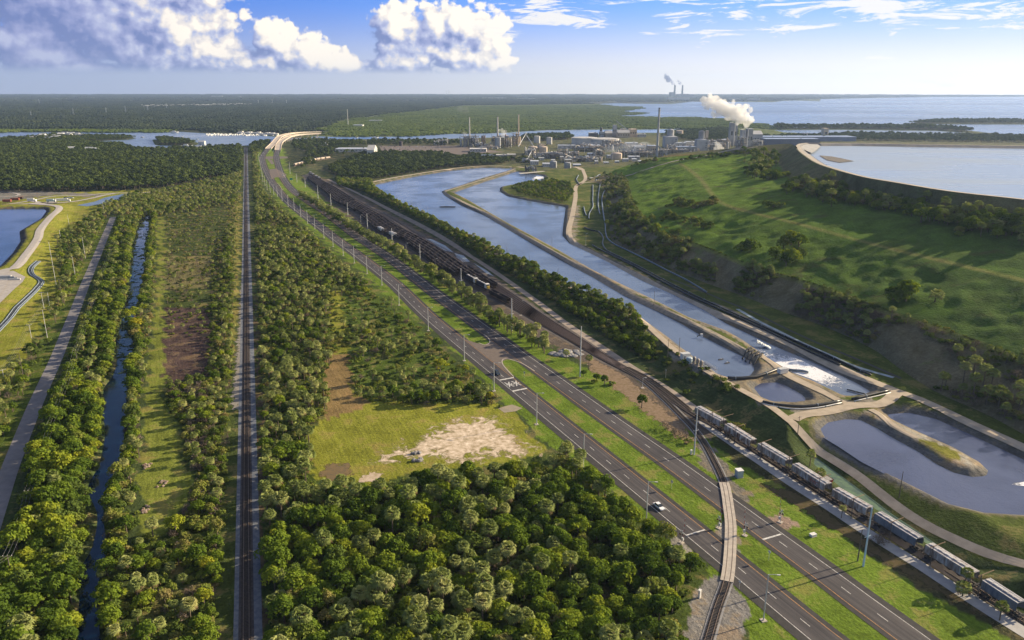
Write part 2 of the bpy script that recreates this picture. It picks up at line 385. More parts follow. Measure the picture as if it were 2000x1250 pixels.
# embankment outline: crest on the railway side, hill side, and back
P_EMB = [(2160,1170),(2000,1110),(1900,1063),(1780,1000),(1670,922),(1560,848),(1500,800),(1400,742),(1330,700),(1290,668),(1240,628),(1185,594),(1140,577),(1092,555),(1044,531),(996,511),(948,486),(900,463),(850,437),(790,407),(733,377),(708,362),(712,356),(750,348),(800,341),(880,328),(940,323),(1000,322),(1060,335),(1090,330),(1140,322),(1200,318),(1300,318),(1560,330),(2700,520),(2900,900)]
EMB = GP(P_EMB, ZP)
P_EML = [(-400,398),(0,399),(60,398),(107,398.5),(118,403),(103,425),(80,450),(76,468),(50,503),(26,529),(50,541),(36,560),(0,598),(-200,680),(-500,700)]
EML = GP(P_EML, 3.0)
def sdist(P, poly, maxd):
    d = dist(P, poly, maxd, True); return np.where(inpoly(P, poly), -d, d)
def hfun(P):
    P = np.asarray(P, float)[:, :2]; h = np.zeros(len(P))
    s = sdist(P, EMB, 30); h = np.maximum(h, ZP*np.clip(1-s/11, 0, 1)*(s > 0)+ZP*(s <= 0))
    s = sdist(P, EML, 30); h = np.maximum(h, 3*np.clip(1-s/16, 0, 1)*(s > 0)+3*(s <= 0))
    for poly, zw, sl, dep in ((W1, ZW, .5, 2.5), (W2, ZW, .5, 2.5), (W3, ZW, .5, 2), (W4, ZW, .45, 2.5), (WL, .9, .42, 2.5), (CAN, -1., .5, 2.), (DIT, -.2, .3, 1.), (RIV, -.6, .12, 3.), (BAY, -.6, .1, 3.), (LAG, -.6, .1, 2.)):
        s = sdist(P, poly, 25); zz = zw+s*sl
        m = s < 24; h[m] = np.minimum(h[m], np.maximum(zz[m], zw-dep))
    for poly in (ISL, BI):
        s = sdist(P, poly, 25); h = np.maximum(h, np.clip(.5-s*.1, -5, .6))
    return h

# ------------------------------------------------------------------ ground colour zones
GRASS = (.115, .175, .020); GRASS2 = (.20, .21, .028); OLIVE = (.055, .075, .02); DARK = (.022, .032, .010)
DIRT = (.30, .25, .185); SAND = (.58, .48, .38); BROWN = (.12, .09, .05); PURP = (.075, .05, .045); GRAVEL = (.20, .19, .18); YEL = (.20, .19, .05)
MUD = (.17, .165, .15); WOOD = (.028, .04, .016); MANG = (.08, .11, .03)
ZONES = [ # (pixels, colour, plane height)
 ([(-900,184),(-900,262),(560,262),(640,236),(760,222),(900,205),(1165,203),(1330,201),(1440,198),(1600,192),(2000,188),(2600,188),(2600,184)], (.030,.042,.022), 0),
 ([(590,268),(640,240),(760,222),(900,206),(1165,203),(1260,215),(1300,230),(1430,232),(1540,247),(1560,270),(1350,256),(1100,256),(900,262)], MANG, 0),
 ([(-900,256),(345,257),(345,250),(-900,250)], (.05,.07,.02), 0),
 ([(-900,276),(480,284),(475,350),(330,372),(0,385),(-900,385)], WOOD, 0),
 ([(590,278),(700,270),(1600,262),(2100,262),(2100,330),(1200,340),(900,335),(700,345),(600,330)], (.085,.095,.045), 0),
 ([(540,300),(600,285),(700,285),(900,296),(900,330),(740,345),(650,345),(620,320),(560,320)], WOOD, 0),
 ([(-900,380),(0,378),(380,370),(420,360),(440,362),(330,392),(240,398),(190,420),(150,470),(150,520),(80,640),(30,720),(-60,860),(-400,900),(-900,600)], GRASS2, 0),
 ([(-900,395),(0,392),(60,387),(110,380),(170,385),(200,383),(205,379),(110,375),(60,372),(0,372),(-900,380)], MUD, 0),
 ([(230,420),(215,460),(200,500),(176,555),(157,606),(138,654),(119,702),(80,790),(50,865),(28,920),(12,975),(-40,1120),(-200,1120),(-80,900),(0,760),(60,690),(100,600),(140,520),(180,450),(215,425)], (.07,.10,.018), 0),
 ([(300,400),(455,380),(470,380),(468,700),(465,1250),(200,1400),(290,900),(295,700),(305,500)], OLIVE, 0),
 ([(325,600),(412,604),(410,735),(340,760),(322,735)], PURP, 0),
 ([(325,500),(420,500),(415,560),(325,570)], (.13,.12,.05), 0),
 ([(309,423),(322,425),(320,478),(320,590),(322,670),(321,797),(356,845),(350,894),(378,940),(362,990),(312,1052),(277,1052),(282,986),(268,938),(282,894),(279,845),(282,788),(294,700),(301,622),(306,542),(307,478)], (.15,.175,.03), 0),
 ([(448,380),(470,380),(468,500),(463,620),(455,700),(445,700),(452,600),(455,500)], YEL, 0),
 ([(500,400),(513,420),(522,600),(530,800),(532,1000),(535,1300),(505,1300),(503,900),(498,600)], (.10,.075,.045), 0),
 ([(490,300),(512,300),(512,365),(640,480),(760,585),(870,690),(985,800),(1100,900),(1300,1060),(1390,1110),(1300,1300),(520,1300),(515,900),(500,500)], (.055,.080,.018), 0),
 ([(640,560),(760,560),(860,680),(940,760),(700,780),(640,690)], (.07,.105,.018), 0),
 ([(600,845),(635,815),(648,700),(640,560),(665,560),(680,690),(700,775),(800,788),(960,790),(1000,800),(1030,840),(1070,885),(978,905),(890,915),(800,925),(736,946),(670,940),(612,930)], GRASS2, 0),
 ([(632,806),(628,770),(640,690),(680,690),(690,770),(720,780),(700,800),(640,818)], (.20,.14,.06), 0),
 # highway grass
 ([(500,300),(512,345),(540,390),(575,420),(640,478),(700,528),(760,578),(840,640),(900,695),(960,760),(1005,800),(1060,860),(1110,890),(1190,950),(1260,1012),(1320,1050),(1390,1105),(1380,1130),(1440,1180),(1460,1250),(1500,1300),(2300,1300),(2000,1260),(1700,1020),(1560,930),(1440,900),(1380,860),(1300,820),(1240,760),(1150,720),(1080,690),(1000,640),(900,575),(800,505),(700,440),(600,360),(560,330),(555,290),(530,280)], GRASS, 0),
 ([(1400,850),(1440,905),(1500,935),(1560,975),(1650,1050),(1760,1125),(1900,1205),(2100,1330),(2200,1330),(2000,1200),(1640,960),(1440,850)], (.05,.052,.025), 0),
 # gravel by the crossing
 ([(1380,1130),(1395,1120),(1415,1130),(1435,1150),(1470,1185),(1450,1225),(1440,1300),(1320,1300),(1345,1200),(1360,1160)], GRAVEL, 0),
 ([(1370,860),(1400,880),(1445,950),(1470,965),(1445,985),(1420,960),(1360,890)], (.17,.155,.13), 0),
 ([(1395,1030),(1440,1010),(1445,1100),(1395,1060)], GRAVEL, 0), ([(1300,1065),(1330,1045),(1350,1055),(1352,1075),(1320,1082)], (.25,.23,.2), 0),
 ([(1500,1010),(1530,1005),(1555,1025),(1535,1035),(1505,1028)], (.27,.2,.16), 0),
 # yard
 ([(600,343),(640,350),(700,380),(800,438),(900,492),(1000,565),(1100,640),(1190,705),(1290,770),(1370,820),(1400,850),(1380,860),(1320,830),(1250,765),(1150,715),(1100,690),(1000,625),(900,570),(800,500),(700,440),(640,395),(590,350)], (.11,.09,.075), 0),
 # embankment top
 ([(2160,1160),(2000,1105),(1780,990),(1560,842),(1400,738),(1290,662),(1185,590),(1044,526),(900,458),(733,372),(708,360),(800,339),(1000,322),(1090,330),(1300,320),(2700,520),(2900,900)], (.075,.10,.022), ZP),
 ([(900,455),(733,369),(722,362),(745,354),(880,330),(1000,326),(1010,330),(860,372),(868,390),(1340,640),(1480,706),(1500,694),(1600,745),(1650,782),(1750,760),(1700,740),(1416,618),(1188,502),(1108,478),(1090,460),(1100,410),(1130,400),(1120,520),(1390,640),(1560,720),(1720,785),(1560,812),(1470,770),(1380,730),(1320,700),(1290,665)], (.22,.20,.165), ZP),
 ([(1590,840),(1612,820),(1660,808),(1720,800),(1830,808),(2000,880),(2100,930),(2000,960),(1960,900),(1735,800),(1720,830),(1800,890),(1900,945),(1950,935),(1940,905),(1800,830),(1730,800)], (.20,.185,.155), ZP),
 ([(1742,822),(1800,848),(1865,876),(1915,903),(1932,920),(1925,932),(1898,932),(1860,924),(1825,905),(1790,880),(1735,850),(1712,832),(1700,815),(1725,808)], (.34,.32,.27), ZP),
 ([(1795,858),(1815,858),(1870,885),(1868,898),(1840,893),(1800,872)], (.17,.17,.03), ZP),
 ([(1455,770),(1420,742),(1480,735),(1540,722),(1640,775),(1640,790),(1560,800),(1500,795)], (.19,.165,.12), ZP),
 ([(1290,662),(1340,655),(1380,700),(1420,738),(1400,742),(1340,705)], DIRT, ZP),
 ([(985,352),(1060,346),(1128,345),(1126,395),(1110,404),(1030,390),(990,382),(975,370)], (.085,.11,.02), ZP),
]
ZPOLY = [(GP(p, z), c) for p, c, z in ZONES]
def colour_at(P):
    r = np.hypot(P[:, 0], P[:, 1])
    c = np.tile(np.array((.05, .07, .025)), (len(P), 1))
    amp = np.clip(r*.004, .5, 4)*1.3
    P0 = P; P = P+np.column_stack([np.sin(P[:, 1]*.31+3*np.sin(P[:, 0]*.17))+np.sin(P[:, 0]*.9+P[:, 1]*.7), np.sin(P[:, 0]*.29+3*np.sin(P[:, 1]*.19))+np.sin(P[:, 0]*.8-P[:, 1]*.9)])*amp[:, None]*.6
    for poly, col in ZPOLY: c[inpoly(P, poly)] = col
    P = P0
    # wet dark toe round the water, pale dry rim above it
    for poly in (W1, W2, W3, W4):
        s = sdist(P, poly, 12); m = (s > -6) & (s < 3.2); c[m] = (.13, .125, .115)
        m = (s >= 3.2) & (s < 5); c[m] = c[m]*.5+np.array((.2, .16, .11))*.5
    s = sdist(P, WL, 12); c[(s > -6) & (s < 4.5)] = (.06, .06, .06)
    return c

# ------------------------------------------------------------------ ground sheet (fine towards the view, coarse elsewhere, out to the horizon)
def ground_mesh():
    fine = np.arange(-46, 46.01, .15); coarse = np.concatenate([np.arange(46.01, 314, 6), [314-.01]])
    r1 = 95*np.exp(np.arange(0, math.log(19600/95), .0068)); V = []; Fq = []
    def ring(ang, rad, off):
        a = np.radians(90-ang); RR, AA = np.meshgrid(rad, a, indexing='ij')
        V.append(np.column_stack([(RR*np.cos(AA)).ravel(), (RR*np.sin(AA)).ravel()]))
        nr, na = len(rad), len(ang); i, j = np.meshgrid(np.arange(nr-1), np.arange(na-1), indexing='ij')
        b = (off+i*na+j).ravel(); Fq.append(np.column_stack([b, b+1, b+na+1, b+na])); return off+nr*na
    o = ring(fine, r1, 0)
    o = ring(coarse, 95*np.exp(np.arange(0, math.log(19600/95)+.3, .3)).clip(max=19600), o)
    o = ring(np.arange(0, 361, 6.), np.array([.01, 30, 60, 95]), o)
    V = np.vstack(V); Fq = np.vstack(Fq); Z = hfun(V)
    far = np.hypot(V[:, 0], V[:, 1]) > 900
    me = bpy.data.meshes.new('ground'); me.vertices.add(len(V)); me.vertices.foreach_set('co', np.column_stack([V, Z]).ravel())
    me.loops.add(len(Fq)*4); me.loops.foreach_set('vertex_index', Fq[:, ::-1].ravel())
    me.polygons.add(len(Fq)); me.polygons.foreach_set('loop_start', np.arange(len(Fq))*4)
    me.update(); me.validate()
    c = colour_at(V); a = me.attributes.new('base', 'FLOAT_COLOR', 'POINT'); a.data.foreach_set('color', np.column_stack([c, np.ones(len(c))]).ravel())
    me.polygons.foreach_set('use_smooth', [True]*len(me.polygons))
    return me
m, k = new_mat('ground_soil')
ba = k.add('ShaderNodeAttribute', attribute_name='base').outputs['Color']
pos = k.add('ShaderNodeNewGeometry').outputs['Position']
n1 = k.noise(pos, .9, 5, .65); n2 = k.noise(pos, .09, 5, .6, .3); n3 = k.noise(pos, .012, 5, .6)
fac = k.m('MULTIPLY', k.m('ADD', k.m('MULTIPLY', k.m('SUBTRACT', n1, .5), 1.5), 1.0), k.m('ADD', k.m('MULTIPLY', k.m('SUBTRACT', n2, .5), 1.7), 1.0))
fac = k.m('MULTIPLY', fac, k.m('ADD', k.m('MULTIPLY', k.m('SUBTRACT', n3, .5), 1.0), 1.0))
uu = np.array(G(1050,805))-np.array(G(1285,1000)); uu = uu/np.linalg.norm(uu)
sv = k.xyz(k.m('MULTIPLY', k.vm('DOT_PRODUCT', pos, (float(uu[0]), float(uu[1]), 0)), .035), k.m('MULTIPLY', k.vm('DOT_PRODUCT', pos, (float(-uu[1]), float(uu[0]), 0)), .75), 0.)
ns = k.noise(sv, 1., 4, .6)
fac = k.m('MULTIPLY', fac, k.m('ADD', k.m('MULTIPLY', k.m('SUBTRACT', ns, .5), 1.1), 1.))
col = k.vm('MULTIPLY', ba, k.xyz(fac, fac, fac))
col = k.mix(k.m('MULTIPLY', k.sstep(k.m('ADD', n2, k.m('MULTIPLY', n1, .35)), .70, .80), .45), col, (.20, .16, .08))
col = k.mix(k.m('MULTIPLY', k.sstep(n2, .5, .7), .35), col, k.vm('MULTIPLY', col, (1.35, .95, .8)))
b = k.add('ShaderNodeBsdfPrincipled', ins={'Base Color': col, 'Roughness': 1.0, 'Specular IOR Level': .05})
bp = k.add('ShaderNodeBump', ins={'Strength': .7, 'Distance': .6, 'Height': n1}); k.l.new(bp.outputs[0], b.inputs['Normal'])
fin(k, b.outputs[0]); M_GROUND = m
go_ = bpy.data.objects.new('ground', ground_mesh()); go_.data.materials.append(M_GROUND); COL.objects.link(go_); go_['kind'] = 'structure'

# ------------------------------------------------------------------ water
def grow(poly, d):
    c = poly if isinstance(poly, np.ndarray) else np.array(poly)
    area = np.sum(c[:, 0]*np.roll(c[:, 1], -1)-np.roll(c[:, 0], -1)*c[:, 1])
    o = []
    n = len(c)
    for i in range(n):
        t = c[(i+1) % n]-c[i-1]; t = t/(np.linalg.norm(t)+1e-9); nn = np.array([t[1], -t[0]])*(1 if area > 0 else -1)
        o.append(c[i]+nn*d)
    return np.array(o)
m_pond = water('pond_water', (.10, .135, .215), .12, .45, .5, col2=(.07, .10, .17), pscale=.02)
m_pond2 = water('basin_water', (.065, .08, .155), .14, .35, .6, col2=(.045, .058, .12), pscale=.03)
m_can = water('canal_water', (.002, .012, .035), .04, .12, .3)
m_riv = water('river_water', (.10, .16, .27), .2, .6, .08, col2=(.14, .2, .31), pscale=.003)
m_bay = water('bay_water', (.07, .13, .27), .25, .8, .03, col2=(.09, .15, .29), pscale=.0012, stretch=(.4, 1, 1))
for nm, poly, z, mm, gr in (('pond_water', W1, ZW, m_pond, 1.2), ('pond_water', W2, ZW, m_pond, 1.2), ('pond_water', W3, ZW, m_pond2, 1.), ('pond_water', W4, ZW, m_pond2, 1.2),
                        ('reservoir_water', WL, .9, water('left_pond_water', (.025, .07, .20), .1, .4, .4), 1.5), ('canal_water', CAN, -1., m_can, 1.2),
                        ('river_water', RIV, -.6, m_riv, 4), ('bay_water', BAY, -.6, m_bay, 4), ('lagoon_water', LAG, -.6, m_riv, 3),
                        ('ditch_water', DIT, -.2, mat('duckweed', (.10, .17, .09), (.05, .09, .07), .35, .5, detail=6), .8)):
    sheet(nm, grow(poly, gr), z, mm)
sheet('marsh_water', GP([(150,401),(185,394),(205,386),(240,379),(258,379),(232,392),(200,398),(170,403)], 0), .12, m_riv)
sheet('marsh_water', GP([(-10,252.3),(-10,251.2),(110,250.8),(108,252)], 0), .3, m_riv)
sheet('marsh_water', GP([(1012,338),(1060,334),(1066,335),(1050,337),(1018,340)], ZP), ZP+.15, mat('pale_clay', (.45, .42, .36), rough=.9))
# churned foam below the pumps
m, k = new_mat('water_foam')
pos = k.add('ShaderNodeNewGeometry').outputs['Position']
n = k.noise(k.vm('MULTIPLY', pos, (1, 1, 1)), .55, 8, .72, 1.2)
at = k.add('ShaderNodeAttribute', attribute_name='amount').outputs['Fac']
f = k.sstep(k.m('ADD', n, k.m('MULTIPLY', k.m('SUBTRACT', at, .5), .45)), .50, .62)
mx = k.add('ShaderNodeMixShader', ins={0: f, 1: k.add('ShaderNodeBsdfTransparent').outputs[0], 2: k.add('ShaderNodeBsdfDiffuse', ins={0: (.75, .76, .8, 1)}).outputs[0]})
fin(k, mx.outputs[0]); M_FOAM = m
def foam(name, px, a, z=ZW+.06):
    P = GP([q[:2] for q in px], z); mb = MB(); n = len(P)//2
    vs = [(p[0], p[1], z) for p in P]
    mb.quadmesh(vs, [(2*i, 2*i+1, 2*i+3, 2*i+2) for i in range(n-1)])
    o = mb.build(name, M_FOAM); at = o.data.attributes.new('amount', 'FLOAT', 'POINT'); at.data.foreach_set('value', a); return tag(o, kind='stuff')
f = foam('water_foam', [(1470,682),(1500,672),(1505,702),(1530,690),(1545,726),(1570,706),(1585,740),(1615,728),(1620,756),(1650,745),(1655,770),(1690,768)], [.35,.15,.85,.35,1.,.75,.85,.9,.45,.5,.2,.1])
tag(f, 'white churned foam streaming over the right hand channel', 'foam')
f = foam('water_foam', [(1968,947),(1965,945),(2000,941),(1998,949),(2030,940),(2030,956)], [.3,.3,.9,.8,.6,.3]); tag(f, 'short white foam streak on the U shaped pond at the right edge', 'foam')
f = foam('water_foam', [(1040,348),(1038,352),(1048,344.5),(1050,350),(1062,345),(1062,349)], [.5,.5,1.,.9,.8,.6]); tag(f, 'small foam patch at the far end of the right channel', 'foam')
def patchy(name, px, cols, z=.03, edge=7., cut=(.50, .58), scale=.22, amp=.6, kind='structure'):
    poly = GP(px, z); lo, hi = poly.min(0), poly.max(0); st = max(1.0, (hi-lo).max()/110); nx, ny = int((hi[0]-lo[0])/st)+2, int((hi[1]-lo[1])/st)+2
    X, Y = np.meshgrid(lo[0]+np.arange(nx)*st, lo[1]+np.arange(ny)*st); P = np.column_stack([X.ravel(), Y.ravel()]); s_ = sdist(P, poly, edge*2)
    mb = MB(); mb.quadmesh(np.column_stack([P, hfun(P)+z]).tolist(), [(j*nx+i, j*nx+i+1, (j+1)*nx+i+1, (j+1)*nx+i) for j in range(ny-1) for i in range(nx-1) if s_[j*nx+i] < edge])
    m, k = new_mat(name); pos = k.add('ShaderNodeNewGeometry').outputs['Position']; at = k.add('ShaderNodeAttribute', attribute_name='amount').outputs['Fac']
    n = k.noise(pos, scale, 8, .68, .5); n_ = k.noise(pos, scale*2.2, 6, .65)
    f = k.sstep(k.m('ADD', n, k.m('MULTIPLY', k.m('SUBTRACT', at, .5), amp)), *cut)
    mx = k.add('ShaderNodeMixShader', ins={0: f, 1: k.add('ShaderNodeBsdfTransparent').outputs[0], 2: k.add('ShaderNodeBsdfDiffuse', ins={0: k.ramp(n_, [(.3, cols[0]), (.5, cols[1]), (.7, cols[2])])}).outputs[0]}); fin(k, mx.outputs[0])
    o = mb.build(name, m); at_ = o.data.attributes.new('amount', 'FLOAT', 'POINT'); at_.data.foreach_set('value', np.clip(.5-s_/edge*.5, 0, 1)); return tag(o, kind=kind)
patchy('bare_sand', [(718,900),(780,872),(815,856),(850,835),(875,822),(956,812),(985,828),(1000,845),(1040,872),(1055,887),(1010,893),(960,890),(905,905),(870,908),(850,893),(790,893),(725,905)], [(.80,.68,.55), (.52,.42,.31), (.26,.20,.11)], edge=12, cut=(.48, .64), scale=.20, amp=.50)
patchy('gravel_shoulder', [(452,800),(462,690),(468,600),(474,520),(478,470),(484,470),(484,600),(483,800)], [(.30,.28,.25), (.24,.22,.2), (.16,.15,.13)], edge=3, cut=(.42,.55), scale=.4)
patchy('bare_soil', [(700,940),(715,922),(745,925),(740,942)], [(.55,.45,.36), (.45,.36,.27), (.3,.24,.14)], edge=3)
patchy('bare_soil', [(620,930),(640,905),(680,905),(690,925),(650,940)], [(.12,.10,.07), (.16,.12,.07), (.2,.14,.07)], edge=5)
patchy('bare_soil', [(1140,690),(1210,725),(1290,790),(1340,830),(1370,880),(1330,860),(1250,800),(1150,720)], [(.28,.21,.15), (.22,.16,.11), (.15,.12,.06)], edge=5, cut=(.5,.6), scale=.3)
patchy('bare_soil', [(1480,945),(1560,990),(1700,1080),(1850,1165),(1950,1220),(1900,1180),(1700,1060),(1560,965)], [(.13,.10,.06), (.10,.08,.045), (.08,.075,.03)], edge=4, cut=(.42,.55), scale=.3)
# floating weed mats on the canal
m, k = new_mat('canal_weed')
pos = k.add('ShaderNodeNewGeometry').outputs['Position']
n = k.noise(pos, .16, 6, .65, .8)
mx = k.add('ShaderNodeMixShader', ins={0: k.sstep(n, .54, .56), 1: k.add('ShaderNodeBsdfTransparent').outputs[0], 2: k.add('ShaderNodeBsdfDiffuse', ins={0: (.035, .055, .03, 1)}).outputs[0]})
fin(k, mx.outputs[0]); MATS['weed'] = m
wd = sheet('canal_weed', grow(GP([(240,640),(253,568),(256,510),(259,478),(267,456),(272,436),(291,424),(286,478),(283,513),(278,545),(275,580),(266,596),(269,612),(262,690),(246,728),(215,745)], -1.), .5), -.9, m, kind='stuff')
tag(wd, 'dark mats of weed floating on the narrow canal', 'water weed')

# ------------------------------------------------------------------ highway
def zl(p): return GP(p)
near_L = [(1700,1342),(1583,1250),(1412,1106),(1285,1000),(1050,805),(834,625),(754,548),(626,449),(562,398),(540,373),(528.6,358),(516,334),(511,320)]
M_ASPH = mat('asphalt', (.043, .040, .045), (.062, .056, .058), .12, .85, bump=.15, stretch=(1, 1, 1))
def lane_asphalt():
    m, k = new_mat('worn_asphalt'); pos = k.add('ShaderNodeNewGeometry').outputs['Position']
    u_ = np.array(G(1050,805))-np.array(G(1285,1000)); u_ = u_/np.linalg.norm(u_)
    a = k.vm('DOT_PRODUCT', pos, (float(u_[0]), float(u_[1]), 0)); c = k.vm('DOT_PRODUCT', pos, (float(-u_[1]), float(u_[0]), 0))
    s_ = k.noise(k.xyz(k.m('MULTIPLY', a, .02), k.m('MULTIPLY', c, 1.3), 0.), 1., 4, .6); b_ = k.noise(pos, .05, 5, .6); f_ = k.noise(pos, 3., 3, .7)
    t_ = k.m('ADD', k.m('MULTIPLY', s_, .55), k.m('ADD', k.m('MULTIPLY', b_, .3), k.m('MULTIPLY', f_, .15)))
    col = k.ramp(t_, [(.38, (.030, .028, .034)), (.5, (.058, .053, .058)), (.62, (.10, .09, .09))])
    b = k.add('ShaderNodeBsdfPrincipled', ins={'Base Color': col, 'Roughness': .85, 'Specular IOR Level': .3}); fin(k, b.outputs[0]); return m
M_ASPH = lane_asphalt()
M_ASPH2 = mat('asphalt_shoulder', (.030, .029, .031), (.045, .042, .042), .5, .9)
M_WHITE = mat('white_paint', (.70, .69, .66), (.40, .39, .38), 1.2, .7)
M_YEL = mat('yellow_paint', (.62, .32, .09), (.36, .20, .07), 1.2, .7)
M_CONC = mat('concrete', (.46, .40, .34), (.36, .32, .28), .7, .85, bump=.1)
LL = smooth_line(np.vstack([GP(near_L), [G(509.5,306), ], GP([(517,293,3),(531,279.5,7),(546.7,266.5,10),(567,260.5,11),(589.5,258.5,11),(640,258,9)])]), 6)
zprof = np.zeros(len(LL)); sL = arclen(LL)
s306 = sL[np.argmin(np.hypot(*(LL-np.array(G(509.5,306))).T))]
zprof = 11*np.clip((sL-s306-60)/420, 0, 1)**1.3
LL3 = np.column_stack([LL, zprof])
RR = smooth_line(np.vstack([GP([(1950,1348),(1800,1238),(1700,1166.5),(1632.5,1117),(1528,1042.8),(1408,957),(1328,900),(1220,826),(1154,780),(1080,728),(1024.8,690),(950,636.5),(850,564.5),(770,503.7),(706,462),(642,415),(610,394.8),(578,372.4),(559,350),(548,325),(543,305)]), GP([(545,293,3),(549,278,7),(558,271.6,9),(571.5,265.7,11),(589.5,262.8,11),(640,261.5,9)])]), 6)
sR = arclen(RR); sr = sR[np.argmin(np.hypot(*(RR-np.array(G(543,305))).T))]
RR3 = np.column_stack([RR, 11*np.clip((sR-sr-60)/420, 0, 1)**1.3])
# right carriageway runs to the right of the line LL; RR is its far (right) white line
def road3(name, line, wl, wr, dz, m, s0=0, s1=1e9, kind='structure', dashes=None):
    S = arclen(line); mb = MB()
    segs = [(s0, min(s1, S[-1]))] if dashes is None else [(a, a+dashes[0]) for a in np.arange(s0, min(s1, S[-1]), dashes[1])]
    for a, b_ in segs:
        ss = np.unique(np.concatenate([[a, b_], S[(S > a) & (S < b_)]]))
        L = np.column_stack([np.interp(ss, S, line[:, j]) for j in range(3)])
        if len(L) < 2: continue
        A = offs(L, wl); B = offs(L, wr); n = len(L)
        vs = [(p[0], p[1], p[2]+dz) for p in A]+[(p[0], p[1], p[2]+dz) for p in B]
        mb.quadmesh(vs, [(n+j, n+j+1, j+1, j) for j in range(n-1)])
    o = mb.build(name, m); o['kind'] = kind; return o
bend = s306
road3('road', LL3, -2.9, 9.0, .05, M_ASPH2); road3('road', LL3, -.3, 7.5, .065, M_ASPH)
road3('road', RR3, -9.4, 2.4, .05, M_ASPH2); road3('road', RR3, -8.0, .3, .065, M_ASPH)
for ln, w0, w1, mm in ((LL3, -.07, .10, M_WHITE), (LL3, 7.14, 7.29, M_YEL), (RR3, -.09, .08, M_WHITE), (RR3, -7.72, -7.57, M_YEL)):
    road3('road_marking', ln, w0, w1, .08, mm)
sz = sL[np.argmin(np.hypot(*(LL-np.array(G(1385,1084))).T))]
road3('road_marking', LL3, 3.52, 3.7, .08, M_WHITE, s0=(sz % 12.19), dashes=(3.4, 12.19))
road3('road_marking', RR3, -4.0, -3.82, .08, M_WHITE, s0=3, dashes=(3.4, 12.19))
def pquad(name, px, z, m, kind='structure'): return sheet(name, GP(px, z), z, m, kind)
# stop bars, advance crossing box with X X
for q in ([(1338.6,1044.8),(1375.8,1033.6),(1378,1035.2),(1341,1046.6)], [(1488,1052.5),(1524,1042.2),(1527,1044),(1491.5,1054.7)],
          [(975.5,741.5),(1003,736.5),(1004,738),(976.5,743.2)], [(1000.5,763),(1028.5,757.4),(1030,759),(1002,765)]): pquad('road_marking', q, .085, M_WHITE)
uR = (LL[3]-LL[0]); 
def xmark(px, py):
    c = np.array(G(px, py, .09)); u = np.array(G(1100,848))-np.array(G(1050,805)); u /= np.linalg.norm(u); v = np.array([-u[1], u[0]])
    mb = MB()
    for sgn in (1, -1):
        a = c-u*3.2-v*1.15*sgn; b_ = c+u*3.2+v*1.15*sgn; w = v*.28
        mb.quadmesh([(*(a-w), .09+.004*sgn), (*(a+w), .09+.004*sgn), (*(b_+w), .09+.004*sgn), (*(b_-w), .09+.004*sgn)], [(0,1,2,3)])
    for sv in (-1, 1):
        q = c+v*1.05*sv
        mb.quadmesh([(*(q+u*.5-v*.35), .1), (*(q+u*.5+v*.35), .1), (*(q-u*.5+v*.35), .1), (*(q-u*.5-v*.35), .1)], [(0,1,2,3)])
    for f_ in range(len(mb.f)):
        q = [Vector(mb.v[i]) for i in mb.f[f_]]
        if (q[1]-q[0]).cross(q[2]-q[0]).z < 0: mb.f[f_] = mb.f[f_][::-1]
    o = mb.build('road_marking', M_WHITE); o['kind'] = 'structure'
xmark(994.5, 751); xmark(1008.5, 748.5)
# median openings
M_OLDA = mat('old_asphalt', (.155, .125, .105), (.125, .10, .09), .6, .9)
pquad('road', [(907,662),(925,668),(945,674),(957,668),(962,657),(1000,684),(1030,705),(1048,722),(1035,714),(1010,703),(990,701),(981,706),(985,716),(1000,734),(960,705)], .057, M_OLDA)
pquad('road', [(526,331),(539,329),(560,341),(556,347),(540,346),(530,350)], .075, M_OLDA)
pquad('road', [(505,306),(545,305),(562,306),(562,309),(545,310),(508,311)], .045, M_OLDA)
pquad('road', [(521,309),(532,313),(535,320),(530,321)], .06, M_OLDA)
# kerbs round the median noses
for px in ([(945,653),(955,662),(956,670),(948,674),(935,670)], [(1003,736),(990,722),(982,712),(981,704),(987,701),(1000,703.5),(1015,708),(1030,716),(1044,725)], [(540,357),(545,361),(552,372)]):
    L = smooth_line(GP(px), 1.5); strip('kerb', L, -.25, .25, .16, M_CONC)
# left access lane, field apron
strip('path', smooth_line(GP([(221,424),(205,462),(192,494),(166.5,555),(147,606),(128,654),(109,702),(70,788),(39.6,863),(17.6,920),(0,973),(-25,1050),(-70,1200)]), 4), -3., 3., .06, mat('path_asphalt', (.20, .19, .20), (.16, .155, .165), .3, .9))
pquad('path', [(972,797),(1000,790),(1020,797),(1008,803),(985,806)], .05, mat('sandy_track', DIRT, (.24, .21, .16), .3, .95))

# dirt roads on the embankment
M_DIRT = mat('dirt_road', (.42, .35, .27), (.33, .275, .21), .22, .95, bump=.2, detail=7)
def dirt(px, w, z=ZP, name='dirt_road', m=None, dz=.12):
    L = smooth_line(GP(px, z), 4); return strip(name, L, -w/2, w/2, dz+.1, m or M_DIRT, sub=3)
dirt([(2150,1160),(2000,1093),(1900,1050),(1780,985),(1670,905),(1560,836),(1500,792),(1400,737),(1330,694),(1290,660),(1262,634)], 3.6, dz=.3)
dirt([(1262,634),(1225,606),(1180,587),(1140,574.5),(1092,552),(1044,527.5),(996,508),(948,482.5),(900,460),(850,434),(790,404.5),(736,374.5),(716,362),(722,357),(760,349),(800,342),(880,330),(940,324.5),(1000,325)], 6)
dirt([(1138.5,332),(1143,351),(1125.7,364),(1124,386),(1117.7,421.6),(1111,453.6),(1121,473),(1156,491),(1220,524),(1284,556),(1348,586),(1400,611),(1441,628),(1546,674),(1652,723),(1750.5,764),(1793,779),(1898,828),(2000,874),(2160,950)], 5.2)
dirt([(1752,767),(1722,789),(1670,793),(1617,803),(1564,812),(1548,820)], 5.5, dz=.15)
